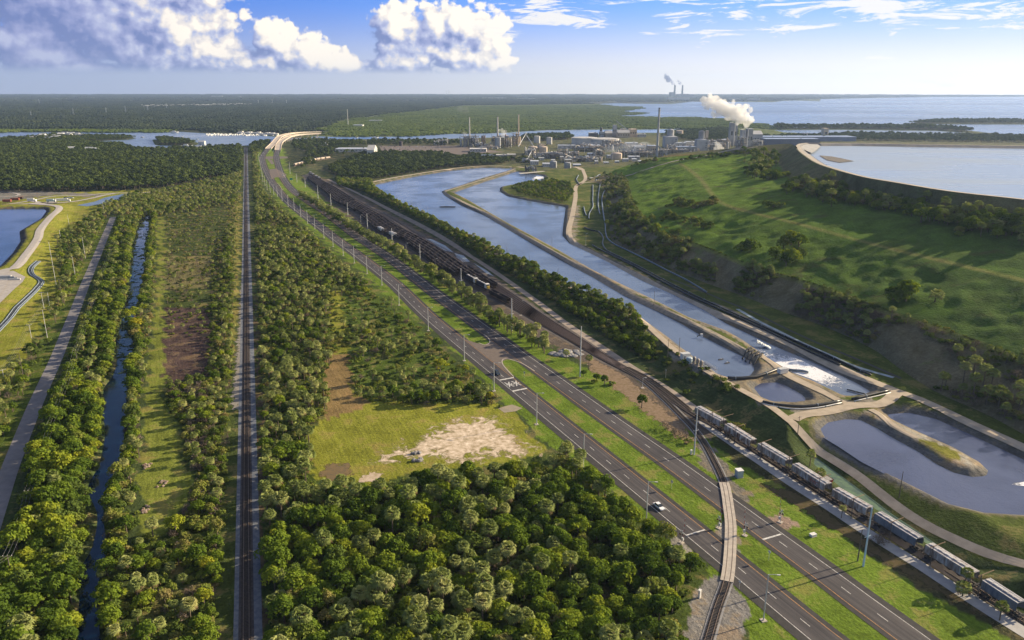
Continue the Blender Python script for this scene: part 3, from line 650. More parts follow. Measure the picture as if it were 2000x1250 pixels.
dirt([(1482,690),(1500,703),(1546,735),(1599,761),(1652,788),(1690,790)], 3.6, dz=.14)
dirt([(1508,712),(1530,732),(1570,752),(1620,775)], 1.6, dz=.13)
dirt([(1003,331),(985,338),(930,355),(885,369),(868,375),(877,382),(905,395),(948,416),(996,444),(1044,471),(1092,498),(1156,533),(1220,569),(1284,599),(1348,629),(1400,655),(1440,677),(1480,700)], 4.4, dz=.1, m=mat('dike_gravel', (.34, .28, .21), (.20, .18, .15), .45, .95, bump=.3, detail=8))
dirt([(1700,800),(1722,812),(1745,832),(1790,856)], 3, dz=.1)
dirt([(1126,363),(1142,357),(1166,355),(1192,350),(1216,345)], 4)
dirt([(1138,332),(1120,326),(1090,327),(1060,330),(1010,326)], 9)
L_pl = smooth_line(GP([(60,398),(107,402),(116,407),(99,424),(79,449),(74,466),(50,500),(28,524),(10,528),(0,560),(-60,640)], 3), 3)
M_PALE = mat('pale_road', (.40, .37, .34), (.33, .30, .28), .3, .95)
strip('dirt_road', L_pl, -3.5, 3.5, .4, M_PALE, sub=3)
sheet('dirt_road', GP([(0,531),(26,529),(50,541),(44,551),(30,563),(0,592),(-120,660),(-120,560)], 3), 3.12, M_PALE)
for px, w in (([(-200,404),(0,400),(60,392),(110,383),(160,382),(205,378),(290,375.5),(380,365),(410,358.5)], 5), ([(60,392),(95,397),(140,394),(180,387),(205,381),(225,378)], 6), ([(0,385),(30,383),(36,379),(0,375),(-100,376)], 4), ([(0,399),(60,395.5),(110,392)], 22)):
    strip('dirt_road', smooth_line(GP(px, 0 if w != 22 else 2), 8), -w/2, w/2, .16, M_PALE)
# apron by the hopper train, yard service road
M_APR = mat('apron_concrete', (.42, .41, .40), (.34, .33, .33), .35, .85)
strip('pavement', smooth_line(GP([(1368,822),(1400,845),(1446,877),(1478,898),(1545,944),(1622,993),(1703,1047),(1801,1108),(1910,1180),(2000,1236),(2120,1310)]), 4), -2.4, 2.0, .08, M_APR)
strip('dirt_road', smooth_line(GP([(640,350),(700,378),(760,410),(850,458),(950,520),(1050,590),(1100,628),(1160,668),(1230,715),(1300,758),(1360,800)]), 5), -2.2, 2.2, .05, mat('yard_road', (.33, .27, .22), (.24, .20, .17), .15, .95))
sheet('puddle', GP([(830,466),(845,468),(870,480),(885,493),(870,490),(850,478)]), .1, mat('white_plastic_water', (.30, .35, .42), rough=.4))
sheet('puddle', GP([(888,495),(905,499),(918,511),(905,512),(892,503)]), .1, MATS['white_plastic_water'])
sheet('puddle', GP([(925,514),(950,528),(965,540),(950,534)]), .1, MATS['white_plastic_water'])

# ------------------------------------------------------------------ hill with benches, dam and reservoir
HL = { # pixel, height
 0: [(1140,352,5),(1168,358,5),(1180,372,5),(1187,394,5),(1190,430,5),(1192,458,5),(1200,474,5),(1232,490,5),(1272,511,5),(1304,522,5),(1374,551,5),(1447,576.5,5),(1521,606,5),(1613,639,5),(1705,682,5),(1760,722,5),(1828,765,5),(1934,813,5),(2000,849,5),(2200,960,5)],
 1: [(1180,341,8),(1216,345,12),(1226,368,16),(1232,392,18),(1245,413,20),(1259,436,20),(1277,450,20),(1300,459,20),(1337,471,20),(1374,484.5,20),(1447,514,20),(1502,532,20),(1576,554,20),(1650,580,20),(1741,613,20),(1852,650,20),(2000,705,20),(2200,790,20)],
 2: [(1230,321,20),(1275,318,30),(1320,318,36),(1341,328,37),(1366,348,37),(1399,389,37),(1421.5,401.7,37),(1465.6,414.6,37),(1557.6,436.7,37),(1631,457,37),(1712,479,37),(1826,506.6,37),(2000,547,37),(2200,592,37)],
 3: [(1290,307,32),(1340,303,42),(1400,300,48),(1460,300,51),(1500,306,51),(1521,317,51),(1539,341,51),(1565,359,51),(1613,367,51),(1668,378,51),(1741,392,51),(1823,408,51),(1889,423,51),(2000,442,51),(2200,478,51)],
 4: [(1310,300,36),(1380,294,48),(1440,289,56),(1500,283,61),(1540,281,64),(1552,285,64),(1557,293,64),(1567,302,64),(1594,319,64),(1631,331.8,64),(1686,346.5,64),(1741.7,356,64),(1852,374,64),(2000,390.7,64),(2200,418,64)],
}
SEG = 420
def resamp(L, n):
    L = np.asarray(L); S = arclen(L)
    # blend arc length with point index so that facing stations stay matched
    q = np.linspace(0, S[-1], n); return np.column_stack([np.interp(q, S, L[:, j]) for j in range(3)])
lines = {}
for kk, p in HL.items():
    w = np.array([(*G(a, b, z), z) for a, b, z in p]); lines[kk] = resamp(smooth_line(w, 4), SEG)
rows = []; rt = []
for a, b, n in ((0, 1, 10), (1, 2, 20), (2, 3, 20), (3, 4, 12)):
    for i in range(n):
        t = i/n; rows.append(lines[a]*(1-t)+lines[b]*t); rt.append(a+t)
rows.append(lines[4]); rt.append(4.)
rows = np.array(rows); rt = np.array(rt)
from mathutils import noise as mnoise
HN = np.zeros(rows.shape[:2])
for i in range(rows.shape[0]):
    amp = 1.0*min(1, 4*min(abs(rt[i]-round(rt[i])), .25))+.05
    if rt[i] > 3: amp *= .2
    for j in range(SEG):
        p = rows[i, j]; HN[i, j] = amp*(1.5*mnoise.noise(Vector((p[0]*.035, p[1]*.035, 0)))+1.2*mnoise.noise(Vector((p[0]*.11, p[1]*.11, 3)))+.28*mnoise.noise(Vector((p[0]*.3, p[1]*.3, 6))))
rows[:, :, 2] += HN*np.where((rt > 0)[:, None], 1, 0)
# drop behind the northern end and a toe below the foot
toe = lines[0].copy(); toe[:, 2] = 3.5; toe[:, :2] -= .0
M_HILL, k = new_mat('hill_grass')
pos = k.add('ShaderNodeNewGeometry').outputs['Position']
ba = k.add('ShaderNodeAttribute', attribute_name='base').outputs['Color']
n1 = k.noise(pos, .8, 6, .65); n2 = k.noise(pos, .07, 5, .65, .4)
fac = k.m('MULTIPLY', k.m('ADD', k.m('MULTIPLY', k.m('SUBTRACT', n1, .5), 1.4), 1.), k.m('ADD', k.m('MULTIPLY', k.m('SUBTRACT', n2, .5), 1.5), 1.))
hcol = k.vm('MULTIPLY', ba, k.xyz(fac, fac, fac))
n5 = k.noise(pos, .033, 7, .7, .6)
hcol = k.mix(k.m('MULTIPLY', k.sstep(n5, .55, .66), .6), hcol, (.085, .075, .03))
hcol = k.mix(k.m('MULTIPLY', k.sstep(n5, .46, .34), .35), hcol, (.10, .20, .012))
b = k.add('ShaderNodeBsdfPrincipled', ins={'Base Color': hcol, 'Roughness': 1., 'Specular IOR Level': .05})
bp = k.add('ShaderNodeBump', ins={'Strength': .9, 'Distance': .9, 'Height': k.m('ADD', n1, k.m('MULTIPLY', n2, 2.))}); k.l.new(bp.outputs[0], b.inputs['Normal']); fin(k, b.outputs[0])
nr = rows.shape[0]; V = rows.reshape(-1, 3)
Fq = [(i*SEG+j, (i+1)*SEG+j, (i+1)*SEG+j+1, i*SEG+j+1) for i in range(nr-1) for j in range(SEG-1)]
hc = np.zeros((nr, SEG, 3))
for i, t in enumerate(rt):
    c = ((.17,.145,.085) if t < 1 else (.075,.135,.018) if t < 3 else (.13,.125,.06))
    hc[i] = c
    u = np.linspace(0, 1, SEG)
    if 1 <= t < 3: hc[i][:] = np.array((.13,.21,.016))[None]*(1-u[:, None])**.7+np.array((.045,.085,.02))[None]*(1-(1-u[:, None])**.7)  # sunlit left end and shaded right end painted into the meadow colour
    if abs(t-1) < .03 or abs(t-2) < .01: hc[i][:] = (.19, .19, .055)
    if t > 2.9 and t < 3.4: hc[i][u < .12] = (.20, .15, .05)
me = bpy.data.meshes.new('hill')
# north flank falling away behind the hill
fl = []
base_i = len(V)
flank = np.array([[*(rows[i, 0, :2]+np.array([18+20*rt[i], 30+14*rt[i]])), 0] for i in range(nr)])
V2 = np.vstack([V, flank])
Fq += [(base_i+i, base_i+i+1, (i+1)*SEG, i*SEG) for i in range(nr-1)]
me.from_pydata(V2.tolist(), [], Fq); a = me.attributes.new('base', 'FLOAT_COLOR', 'POINT')
cc = np.vstack([hc.reshape(-1, 3), np.tile((.07, .10, .02), (nr, 1))]); a.data.foreach_set('color', np.column_stack([cc, np.ones(len(cc))]).ravel())
me.polygons.foreach_set('use_smooth', [True]*len(me.polygons)); me.materials.append(M_HILL)
hill = bpy.data.objects.new('hill', me); COL.objects.link(hill); hill['kind'] = 'structure'
HB = BVHTree.FromPolygons([tuple(v) for v in V2], Fq)
def hz(x, y, dflt=None):
    r = HB.ray_cast(Vector((x, y, 300)), Vector((0, 0, -1))); return r[0].z if r[0] else dflt
def onhill(px, py):
    """where the sight line through a photo pixel meets the hill"""
    d = Vector(ray(px, py)).normalized(); r = HB.ray_cast(Vector((0, 0, H)), d); return r[0]
# reservoir ring: crest road, inner bank, water
cr = lines[4][np.argmin(np.hypot(lines[4][:, 0]-G(1552,285,64)[0], lines[4][:, 1]-G(1552,285,64)[1])):]
farside = np.array([(*G(px, py, 64), 64) for px, py in ((1557,281),(1572,279),(1600,279.5),(1660,279.5),(1760,281),(1900,283),(2100,286),(2350,290))])
ringL = np.vstack([farside[::-1], smooth_line(cr[:, :3], 12)])
ctr = np.array(G(2150, 325, 64))
def inward(L, d):
    o = L.copy(); o[:, :2] = offs(L[:, :2], -d*np.ones(len(L))); return o
i1 = inward(ringL, -6.5) if np.linalg.norm(inward(ringL, 6.5)[60, :2]-ctr) > np.linalg.norm(inward(ringL, -6.5)[60, :2]-ctr) else inward(ringL, 6.5)
sg = -1 if np.linalg.norm(inward(ringL, 6.5)[60, :2]-ctr) > np.linalg.norm(inward(ringL, -6.5)[60, :2]-ctr) else 1
def ribbon(name, A, B, za, zb, m, kind='structure'):
    n = len(A); mb = MB(); mb.quadmesh([(p[0], p[1], za) for p in A]+[(p[0], p[1], zb) for p in B], [(j, j+1, n+j+1, n+j) for j in range(n-1)])
    o = mb.build(name, m); o['kind'] = kind; return o
ribbon('dirt_road', inward(ringL, -1*sg*-1.2*1), inward(ringL, 5.*sg), 64.12, 64.12, mat('crest_road', (.45, .39, .31), (.36, .31, .25), .3, .95))
ribbon('reservoir_bank', inward(ringL, 5.*sg), inward(ringL, 16.*sg), 64.1, 59.5, mat('liner', (.16, .16, .17), (.24, .22, .2), .1, .8))
nb_ = len(farside)+1; ribbon('reservoir_bank', inward(ringL, -14*sg)[:nb_], inward(ringL, 1.2*sg)[:nb_], 56, 64.08, mat('outer_bank', (.06, .07, .03), (.09, .08, .04), .1, .95))
rw = inward(ringL, 12.5*sg)[:, :2]
rwp = np.vstack([rw, [[1500, 500], [2300, 900], [2300, 1400]]])
sheet('reservoir_water', rwp, 61.2, water('reservoir_water', (.20, .26, .36), .25, .7, .25, col2=(.27, .33, .42), pscale=.008, stretch=(.5, 1.4, 1)))
b_ = np.array([(*G(px, py, 61.3), 61.3) for px, py in ((1600,304),(1625,306),(1650,311),(1668,315),(1640,318),(1615,313))])
sheet('reservoir_bank', b_[:, :2], 61.6, mat('spit_soil', (.10, .09, .085), (.15, .13, .11), .3, .95))
lb = np.array([G(px, py, 62.5) for px, py in ((1562,283),(1575,281.5),(1594,281),(1603,286),(1592,296),(1585,299.5),(1568,292))])
sheet('reservoir_bank', lb, 62.9, mat('white_liner', (.48, .46, .42), (.36, .35, .32), .15, .8, stretch=(3, .3, 1)))
# road climbing the hill
hr = []
for px, py in ((1213,346),(1235,341),(1262,331),(1285,324),(1300,320),(1318,315),(1345,309),(1375,305),(1410,297),(1450,290),(1480,286)):
    q = onhill(px, py)
    if q: hr.append(tuple(q))
if len(hr) > 3:
    L = smooth_line(np.array(hr), 3)
    A, B = offs(L[:, :2], -2.6*np.ones(len(L))), offs(L[:, :2], 2.6*np.ones(len(L))); n = len(L); mb = MB()
    mb.quadmesh([(p[0], p[1], hz(p[0], p[1], q[2])+.35) for p, q in zip(A, L)]+[(p[0], p[1], hz(p[0], p[1], q[2])+.35) for p, q in zip(B, L)], [(n+j, n+j+1, j+1, j) for j in range(n-1)])
    mb.build('dirt_road', M_DIRT)['kind'] = 'structure'
# ------------------------------------------------------------------ vegetation prototypes
F_PALM = foliage('palm_fronds', [(0.098, 0.128, 0.037), (0.183, 0.220, 0.067), (0.268, 0.287, 0.104), (0.354, 0.317, 0.134)], .15, .3)
F_SKIRT = foliage('dead_fronds', [(.12,.085,.045), (.16,.12,.07)], .1)
F_LEAF = foliage('leaves', [(0.043, 0.073, 0.015), (0.085, 0.134, 0.020), (0.146, 0.201, 0.024), (0.244, 0.275, 0.029), (0.366, 0.305, 0.030)], .28, .2)
F_BUSH = foliage('bush_leaves', [(0.055, 0.079, 0.022), (0.098, 0.140, 0.029), (0.171, 0.201, 0.039), (0.220, 0.183, 0.073), (0.268, 0.207, 0.122)], .2, .3)
F_DRY = foliage('dry_twigs', [(.11,.085,.07), (.19,.155,.13), (.14,.10,.06)], .1, .5)
F_FAR = foliage('far_canopy', [(0.037, 0.055, 0.020), (0.061, 0.085, 0.024), (0.091, 0.120, 0.032), (0.122, 0.146, 0.041)], .1, .03)
F_MANG = foliage('mangrove_canopy', [(.06,.09,.02), (.095,.13,.025), (.13,.16,.035)], .15, .02)
M_BARK = mat('bark', (.16, .13, .10), (.09, .07, .055), 4, .95)
def cards(mb, c, rad, n, size, flat=.75, up=.25):
    """n small leaf faces over a lumpy shell"""
    P = rng.normal(size=(n, 3)); P /= np.linalg.norm(P, axis=1)[:, None]; P[:, 2] = np.where(P[:, 2] < -.45, -P[:, 2], P[:, 2])
    rr = rng.uniform(.72, 1.08, n)[:, None]; C = np.asarray(c)+P*rr*np.array([rad, rad, rad*flat])
    nn = P+rng.normal(scale=.45, size=(n, 3)); nn[:, 2] += up; nn /= np.linalg.norm(nn, axis=1)[:, None]
    t = np.cross(nn, rng.normal(size=(n, 3))); t /= np.linalg.norm(t, axis=1)[:, None]; b = np.cross(nn, t)
    s = size*rng.uniform(.6, 1.35, n)[:, None]
    vs = np.stack([C-t*s*.5-b*s*.28, C+t*s*.15-b*s*.5, C+t*s*.6+b*s*.1, C-t*s*.1+b*s*.5], 1).reshape(-1, 3)
    o = len(mb.v); mb.v += vs.tolist(); mb.f += [(o+4*i, o+4*i+1, o+4*i+2, o+4*i+3) for i in range(n)]; mb.mi += [mb.cur]*n
def palm_parts(h, r, nf=34):
    tr = MB(); lx, ly = random.uniform(-.4, .4), random.uniform(-.4, .4)
    tr.tube([(0, 0, -.4), (lx*.5, ly*.5, h*.5), (lx, ly, h)], .24, 6, .17)
    cr = MB(); top = Vector((lx, ly, h+.1))
    for i in range(nf):
        u = (i+.5)/nf; th = math.acos(1-1.5*u); ph = i*2.39996+random.uniform(-.2, .2)
        dead = u > .9
        cr.cur = 1 if dead else 0
        d = Vector((math.sin(th)*math.cos(ph), math.sin(th)*math.sin(ph), math.cos(th)))
        side = d.cross(Vector((0, 0, 1)));
        side = side.normalized() if side.length > .01 else Vector((1, 0, 0))
        nrm = side.cross(d).normalized(); q = top+d*r*random.uniform(.48, .62)
        L = r*random.uniform(.42, .58)
        for a in (-1.3, -.8, -.35, .05, .45, .9, 1.35):
            e = d*math.cos(a)+side*math.sin(a)
            tip = q+e*L+Vector((0, 0, -L*random.uniform(.25, .5)))
            mid = q+e*L*.55+nrm*.05*L; w = e.cross(nrm).normalized()*L*.13
            o = len(cr.v); cr.v += [tuple(q), tuple(mid-w), tuple(tip), tuple(mid+w)]; cr.f.append((o, o+1, o+2, o+3)); cr.mi.append(cr.cur)
    return tr, cr
def tree_parts(h, r, lobes=15, n=62, size=.62, flat=.8):
    tr = MB(); cr = MB(); tr.tube([(0, 0, -.4), (.1, .05, h*.45)], r*.075+.06, 6, r*.05+.04)
    for i in range(lobes):
        a = i*2.39996; u = (i+.5)/lobes; rr = r*math.sqrt(u)*.78*random.uniform(.8, 1.15)
        z = h*(.52+.36*(1-u)**.7)*random.uniform(.9, 1.08); c = (rr*math.cos(a), rr*math.sin(a), z)
        lr = r*random.uniform(.26, .44)
        if i % 3 == 0: tr.tube([(.1, .05, h*.42), (c[0]*.5, c[1]*.5, (h*.45+c[2])*.5), c], r*.03+.03, 4, .02, cap=False)
        cards(cr, c, lr, n, size, flat)
    return tr, cr
def bush_parts(h, r, lobes=6, n=40, size=.5):
    tr = MB(); cr = MB()
    for i in range(lobes):
        a = i*2.39996; rr = r*math.sqrt((i+.3)/lobes)*.75
        c = (rr*math.cos(a), rr*math.sin(a), h*random.uniform(.3, .62)); tr.tube([(0, 0, -.1), c], .04, 4, .02, cap=False)
        cards(cr, c, r*random.uniform(.34, .5), n, size, .8)
    return tr, cr
def twig_parts(h, r, n=60):
    tr = MB(); cr = MB()
    for i in range(n):
        a = random.uniform(0, 6.28); th = random.uniform(.15, 1.2)
        d = Vector((math.sin(th)*math.cos(a), math.sin(th)*math.sin(a), math.cos(th))); p = d*h*random.uniform(.5, 1.05)
        if i < 14: tr.tube([(0, 0, -.1), tuple(p*.6), tuple(p)], .05, 3, .015, cap=False)
        cards(cr, tuple(p), .35, 6, .28, .9)
    return tr, cr
PROT = {}    # kind -> list of (trunk mesh, crown mesh, joined mesh)
def mesh_of(name, mb, mats):
    me = bpy.data.meshes.new(name); me.from_pydata(mb.v, [], mb.f)
    for m in mats: me.materials.append(m)
    me.polygons.foreach_set('material_index', mb.mi); return me
def proto(kind, parts, cm):
    tr, cr = parts
    tm = mesh_of('trunk', tr, [M_BARK]); cmesh = mesh_of('crown', cr, cm)
    j = MB(); j.v = list(tr.v)+list(cr.v); o = len(tr.v); j.f = list(tr.f)+[tuple(i+o for i in f) for f in cr.f]
    j.mi = [len(cm)]*len(tr.f)+list(cr.mi)
    jm = mesh_of('tree_model', j, list(cm)+[M_BARK]); PROT.setdefault(kind, []).append((tm, cmesh, jm))
for h, r in ((3.8, 2.3), (4.6, 2.5), (5.6, 2.45), (6.6, 2.3), (2.6, 2.3)): proto('palm', palm_parts(h, r), [F_PALM, F_SKIRT])
for h, r in ((5.2, 2.7), (6.0, 3.3), (4.6, 2.4), (7.0, 3.7), (4.4, 3.0), (6.4, 2.6)): proto('tree', tree_parts(h, r, 17, 58, .52, random.uniform(.65, 1.)), [F_LEAF])
for h, r in ((2.6, 1.9), (3.4, 2.4), (1.9, 1.5)): proto('bush', bush_parts(h, r), [F_BUSH])
for h, r in ((3.2, 2.), (2.6, 1.7)): proto('bare', twig_parts(h, r), [F_DRY])
for h, r in ((9., 5.0), (8., 4.4), (10., 5.6)): proto('fartree', tree_parts(h, r, 9, 22, 1.6, .7), [F_FAR])
for h, r in ((4.8, 2.5), (6, 2.9), (4., 2.7)): proto('olive', tree_parts(h, r, 13, 52, .45, .9), [F_BUSH])
def patch(r, n, hh, m, cr=(4, 7)):
    mb = MB()
    for i in range(n):
        a = random.uniform(0, 6.28); q = r*math.sqrt(random.random()); s = random.uniform(*cr)
        mb.blob(q*math.cos(a), q*math.sin(a), hh*random.uniform(.35, .62), s, s, hh*random.uniform(.35, .5), 6, 4, .25)
    return mesh_of('canopy_model', mb, [m])
F_FAR2 = foliage('distant_canopy', [(.018,.028,.020), (.03,.042,.024), (.045,.06,.03), (.065,.075,.035)], .05, .01)
CAN_FAR = [patch(42, 46, 10, F_FAR2) for _ in range(3)]
CAN_MANG = [patch(42, 60, 5, F_MANG, (3.5, 6.5)) for _ in range(3)]
CAN_VFAR = [patch(120, 60, 11, F_FAR2, (12, 24)) for _ in range(2)]

def gn_stuff(name, P, rz, sc, ix, meshes, label, cat):
    """a 'stuff' object: every point of its mesh carries one instance"""
    if len(P) == 0: return
    me = bpy.data.meshes.new(name); me.vertices.add(len(P)); me.vertices.foreach_set('co', np.asarray(P, np.float32).ravel())
    for nm, arr, t in (('rz', rz, 'FLOAT'), ('sc', sc, 'FLOAT'), ('ix', ix, 'INT')):
        a = me.attributes.new(nm, t, 'POINT'); a.data.foreach_set('value', np.asarray(arr, np.float32 if t == 'FLOAT' else np.int32))
    o = bpy.data.objects.new(name, me); COL.objects.link(o); tag(o, label, cat, kind='stuff')
    c = bpy.data.collections.new(name+'_models')
    for i, m in enumerate(meshes):
        q = bpy.data.objects.new('%s_model_%02d' % (name, i), m); c.objects.link(q)
    ng = bpy.data.node_groups.new(name, 'GeometryNodeTree')
    ng.interface.new_socket('Geometry', in_out='INPUT', socket_type='NodeSocketGeometry'); ng.interface.new_socket('Geometry', in_out='OUTPUT', socket_type='NodeSocketGeometry')
    k = N(ng); gi = k.add('NodeGroupInput'); go = k.add('NodeGroupOutput')
    ci = k.add('GeometryNodeCollectionInfo', ins={'Collection': c, 'Separate Children': True, 'Reset Children': True})
    at = lambda nm, t: k.add('GeometryNodeInputNamedAttribute', data_type=t, ins={'Name': nm}).outputs['Attribute']
    ip = k.add('GeometryNodeInstanceOnPoints', ins={'Points': gi.outputs[0], 'Instance': ci.outputs[0], 'Pick Instance': True, 'Instance Index': at('ix', 'INT'), 'Scale': at('sc', 'FLOAT')})
    rot = k.add('ShaderNodeCombineXYZ', ins={2: at('rz', 'FLOAT')}); k.l.new(rot.outputs[0], ip.inputs['Rotation'])
    k.l.new(ip.outputs[0], go.inputs[0])
    md = o.modifiers.new('instances', 'NODES'); md.node_group = ng; return o

# ------------------------------------------------------------------ where things grow
NOGO = []      # world polygons kept clear
def nogo_strip(line, a, b):
    A = offs(line, a)[:, :2]; B = offs(line, b)[:, :2]; NOGO.append(np.vstack([A, B[::-1]]))
nogo_strip(LL, -9, 15); nogo_strip(RR, -15, 6)
for p in (W1, W2, W3, W4, WL, RIV, BAY, LAG): NOGO.append(grow(p, 2))
NOGO.append(grow(CAN, .4))
PATHL = smooth_line(GP([(221,424),(205,462),(192,494),(166.5,555),(147,606),(128,654),(109,702),(70,788),(39.6,863),(17.6,920),(0,973),(-25,1050),(-70,1200)]), 8)
nogo_strip(PATHL, -8, 6.5)
RAILL = GP([(481,1400),(481,1250),(481,1000),(481,700),(480.5,500),(480,400),(480,330),(480,288)])
nogo_strip(RAILL, -6.8, 6.4)
TRK = smooth_line(GP([(1383,1250),(1401,1189),(1419,1137),(1426,1090),(1427,1030),(1424,1000),(1414,944),(1394,900),(1374,864),(1340,816),(1300,780)]), 4); nogo_strip(TRK, -9, 9)
NOGO.append(GP([(590,343),(640,350),(760,415),(900,492),(1050,595),(1180,690),(1380,825),(1400,870),(1370,880),(1250,765),(1100,690),(1000,625),(900,570),(800,500),(700,440),(640,395)]))
NOGO.append(GP([(1350,790),(1500,860),(1700,980),(2000,1190),(2000,1260),(1600,1000),(1380,850)]))
FIELD = GP([(604,845),(640,812),(645,690),(670,690),(700,782),(800,792),(965,792),(1000,805),(1030,845),(1070,885),(978,905),(890,915),(800,925),(736,946),(670,940),(612,930)]); NOGO.append(FIELD); NOGO.append(GP([(610,900),(612,945),(660,962),(736,972),(800,950),(900,938),(1000,930),(1080,912),(1085,880),(900,860)]))
MOW = GP([(309,423),(321,425),(320,478),(320,590),(322,670),(321,797),(356,845),(350,894),(378,940),(362,990),(312,1045),(280,1045),(282,986),(268,938),(282,894),(279,845),(282,788),(294,700),(301,622),(306,542),(307,478)]); NOGO.append(grow(MOW, 1.6))
PURPZ = GP([(328,660),(405,655),(400,735),(345,760),(322,735)])
OPEN1 = GP([(650,560),(760,560),(860,690),(930,760),(700,775),(640,690)])
OPEN2 = GP([(322,440),(440,440),(430,620),(415,730),(322,730)])
def scatter(px, spacing, z=0., exclude=True, jit=.9, thin=None):
    poly = GP(px, z); lo = poly.min(0); hi = poly.max(0)
    nx, ny = int((hi[0]-lo[0])/spacing)+1, int((hi[1]-lo[1])/spacing)+1
    X, Y = np.meshgrid(np.arange(nx), np.arange(ny)); P = np.column_stack([X.ravel(), Y.ravel()]).astype(float)
    P = lo+(P+.5+rng.uniform(-.5, .5, P.shape)*jit)*spacing
    P = P[inpoly(P, poly)]
    if exclude:
        for q in NOGO: P = P[~inpoly(P, q)]
    if thin is not None: P = P[rng.random(len(P)) < thin]
    x, y, d = toPx(np.column_stack([P, np.zeros(len(P))])); P = P[(x > -260) & (x < 2260) & (d > 60) & (y < 1420)]
    return P
VEG = []       # (kind, x, y, z, scale, zone)
def plant(P, kinds, probs, zone, zf=None, smin=.75, smax=1.2):
    kk = rng.choice(len(kinds), len(P), p=np.array(probs)/sum(probs))
    z = hfun(P) if zf is None else zf(P)
    for (x, y), q, zz in zip(P, kk, z): VEG.append([kinds[q], x, y, zz, random.uniform(smin, smax), zone])
Z_MAIN = [(512,300),(505,345),(512,372),(540,400),(575,432),(632,485),(690,537),(752,590),(832,652),(880,700),(938,760),(985,795),(1020,850),(1062,888),(1105,895),(1170,950),(1235,1012),(1290,1060),(1340,1078),(1378,1118),(1355,1180),(1320,1330),(520,1330),(515,1000),(512,800),(505,600),(498,440),(493,300)]
n0 = 'in the woods between the straight railway and the highway'
P = scatter(Z_MAIN, 4.3); py = toPx(np.column_stack([P, P[:, :1]*0]))[1]
o1 = inpoly(P, OPEN1); sparse = o1 & (rng.random(len(P)) < .72); P = P[~sparse]; py = py[~sparse]
nz = np.array([mnoise.noise(Vector((x*.018, y*.018, 5))) for x, y in P])
keep = (py > 880) | (nz > -.22) & (rng.random(len(P)) < .88); P, nz, py = P[keep], nz[keep], py[keep]
near = py > 880
plant(P[near & (nz < .12)], ['palm', 'tree', 'olive', 'bush'], [.50, .30, .10, .10], n0, smin=.85, smax=1.25)
plant(P[near & (nz >= .12)], ['palm', 'tree', 'olive'], [.14, .70, .16], n0, smin=.8, smax=1.25)
plant(P[~near & (nz < .1)], ['palm', 'tree', 'bush'], [.66, .12, .22], n0, smin=.55, smax=1.1)
plant(P[~near & (nz >= .1)], ['palm', 'tree', 'bush'], [.40, .28, .32], n0, smin=.6, smax=.95)
P = scatter(Z_MAIN, 3.2, thin=.7); P = P[~(inpoly(P, OPEN1) & (rng.random(len(P)) < .45))]
plant(P, ['bush', 'bare'], [.95, .05], n0, smin=.5, smax=1.0)
# left: woods along the canal, both banks
Z_C1 = [(222,425),(270,425),(262,470),(250,520),(246,580),(228,640),(214,700),(200,750),(190,800),(184,920),(165,960),(150,1070),(145,1130),(150,1330),(-260,1330),(-60,1130),(5,1010),(45,900),(95,780),(130,690),(160,600),(190,520),(210,450)]
n1_ = 'on the left bank of the narrow canal'
P = scatter(Z_C1, 4.1); py = toPx(np.column_stack([P, P[:, :1]*0]))[1]
plant(P[py > 760], ['tree', 'palm', 'olive', 'bush'], [.66, .06, .20, .08], n1_, smin=.85, smax=1.3); plant(P[py <= 760], ['tree', 'palm', 'olive', 'bush'], [.42, .2, .2, .18], n1_, smin=.65, smax=1.05)
plant(scatter(Z_C1, 3.1, thin=.85), ['bush'], [1], n1_, smin=.6, smax=1.15)
Z_C2 = [(292,420),(307,425),(306,478),(304,560),(300,640),(293,700),(281,790),(277,845),(281,894),(266,938),(281,990),(276,1050),(330,1000),(372,960),(380,930),(358,900),(358,840),(324,800),(330,760),(400,735),(412,720),(415,500),(455,440),(452,700),(448,900),(448,1100),(450,1330),(200,1330),(196,1150),(210,1050),(212,970),(238,900),(248,800),(252,730),(266,690),(270,600),(283,540),(290,450)]
n2_ = 'on the strip between the canal and the straight railway'
P = scatter(Z_C2, 4.3); py = toPx(np.column_stack([P, P[:, :1]*0]))[1]
o2 = inpoly(P, OPEN2) & (rng.random(len(P)) < .8); P = P[~o2]; py = py[~o2]
lo_ = py > 950
plant(P[lo_], ['tree', 'palm', 'olive', 'bush', 'bare'], [.34, .14, .24, .2, .08], n2_, smin=.55, smax=.95)
plant(P[~lo_], ['tree', 'palm', 'olive', 'bush', 'bare'], [.22, .34, .2, .2, .04], n2_, smin=.55, smax=.85)
plant(scatter([(322,760),(410,730),(415,860),(430,1010),(380,1060),(340,1000),(385,940),(360,840)], 4), ['bare', 'bush'], [.5, .5], n2_, smin=.7, smax=1.1)
plant(scatter(Z_C2, 3.1, thin=.75), ['bush', 'bare'], [.88, .12], n2_, smin=.45, smax=.9)
Cg = grow(CAN, 3.0)
for i in range(len(Cg)):
    for q in range(2):
        if random.random() < .6: plant(np.array([Cg[i]+np.array([random.uniform(-1.2, 1.2), random.uniform(-2, 2)])]), ['bush', 'tree', 'olive'], [.5, .3, .2], n1_, smin=.7, smax=1.15)
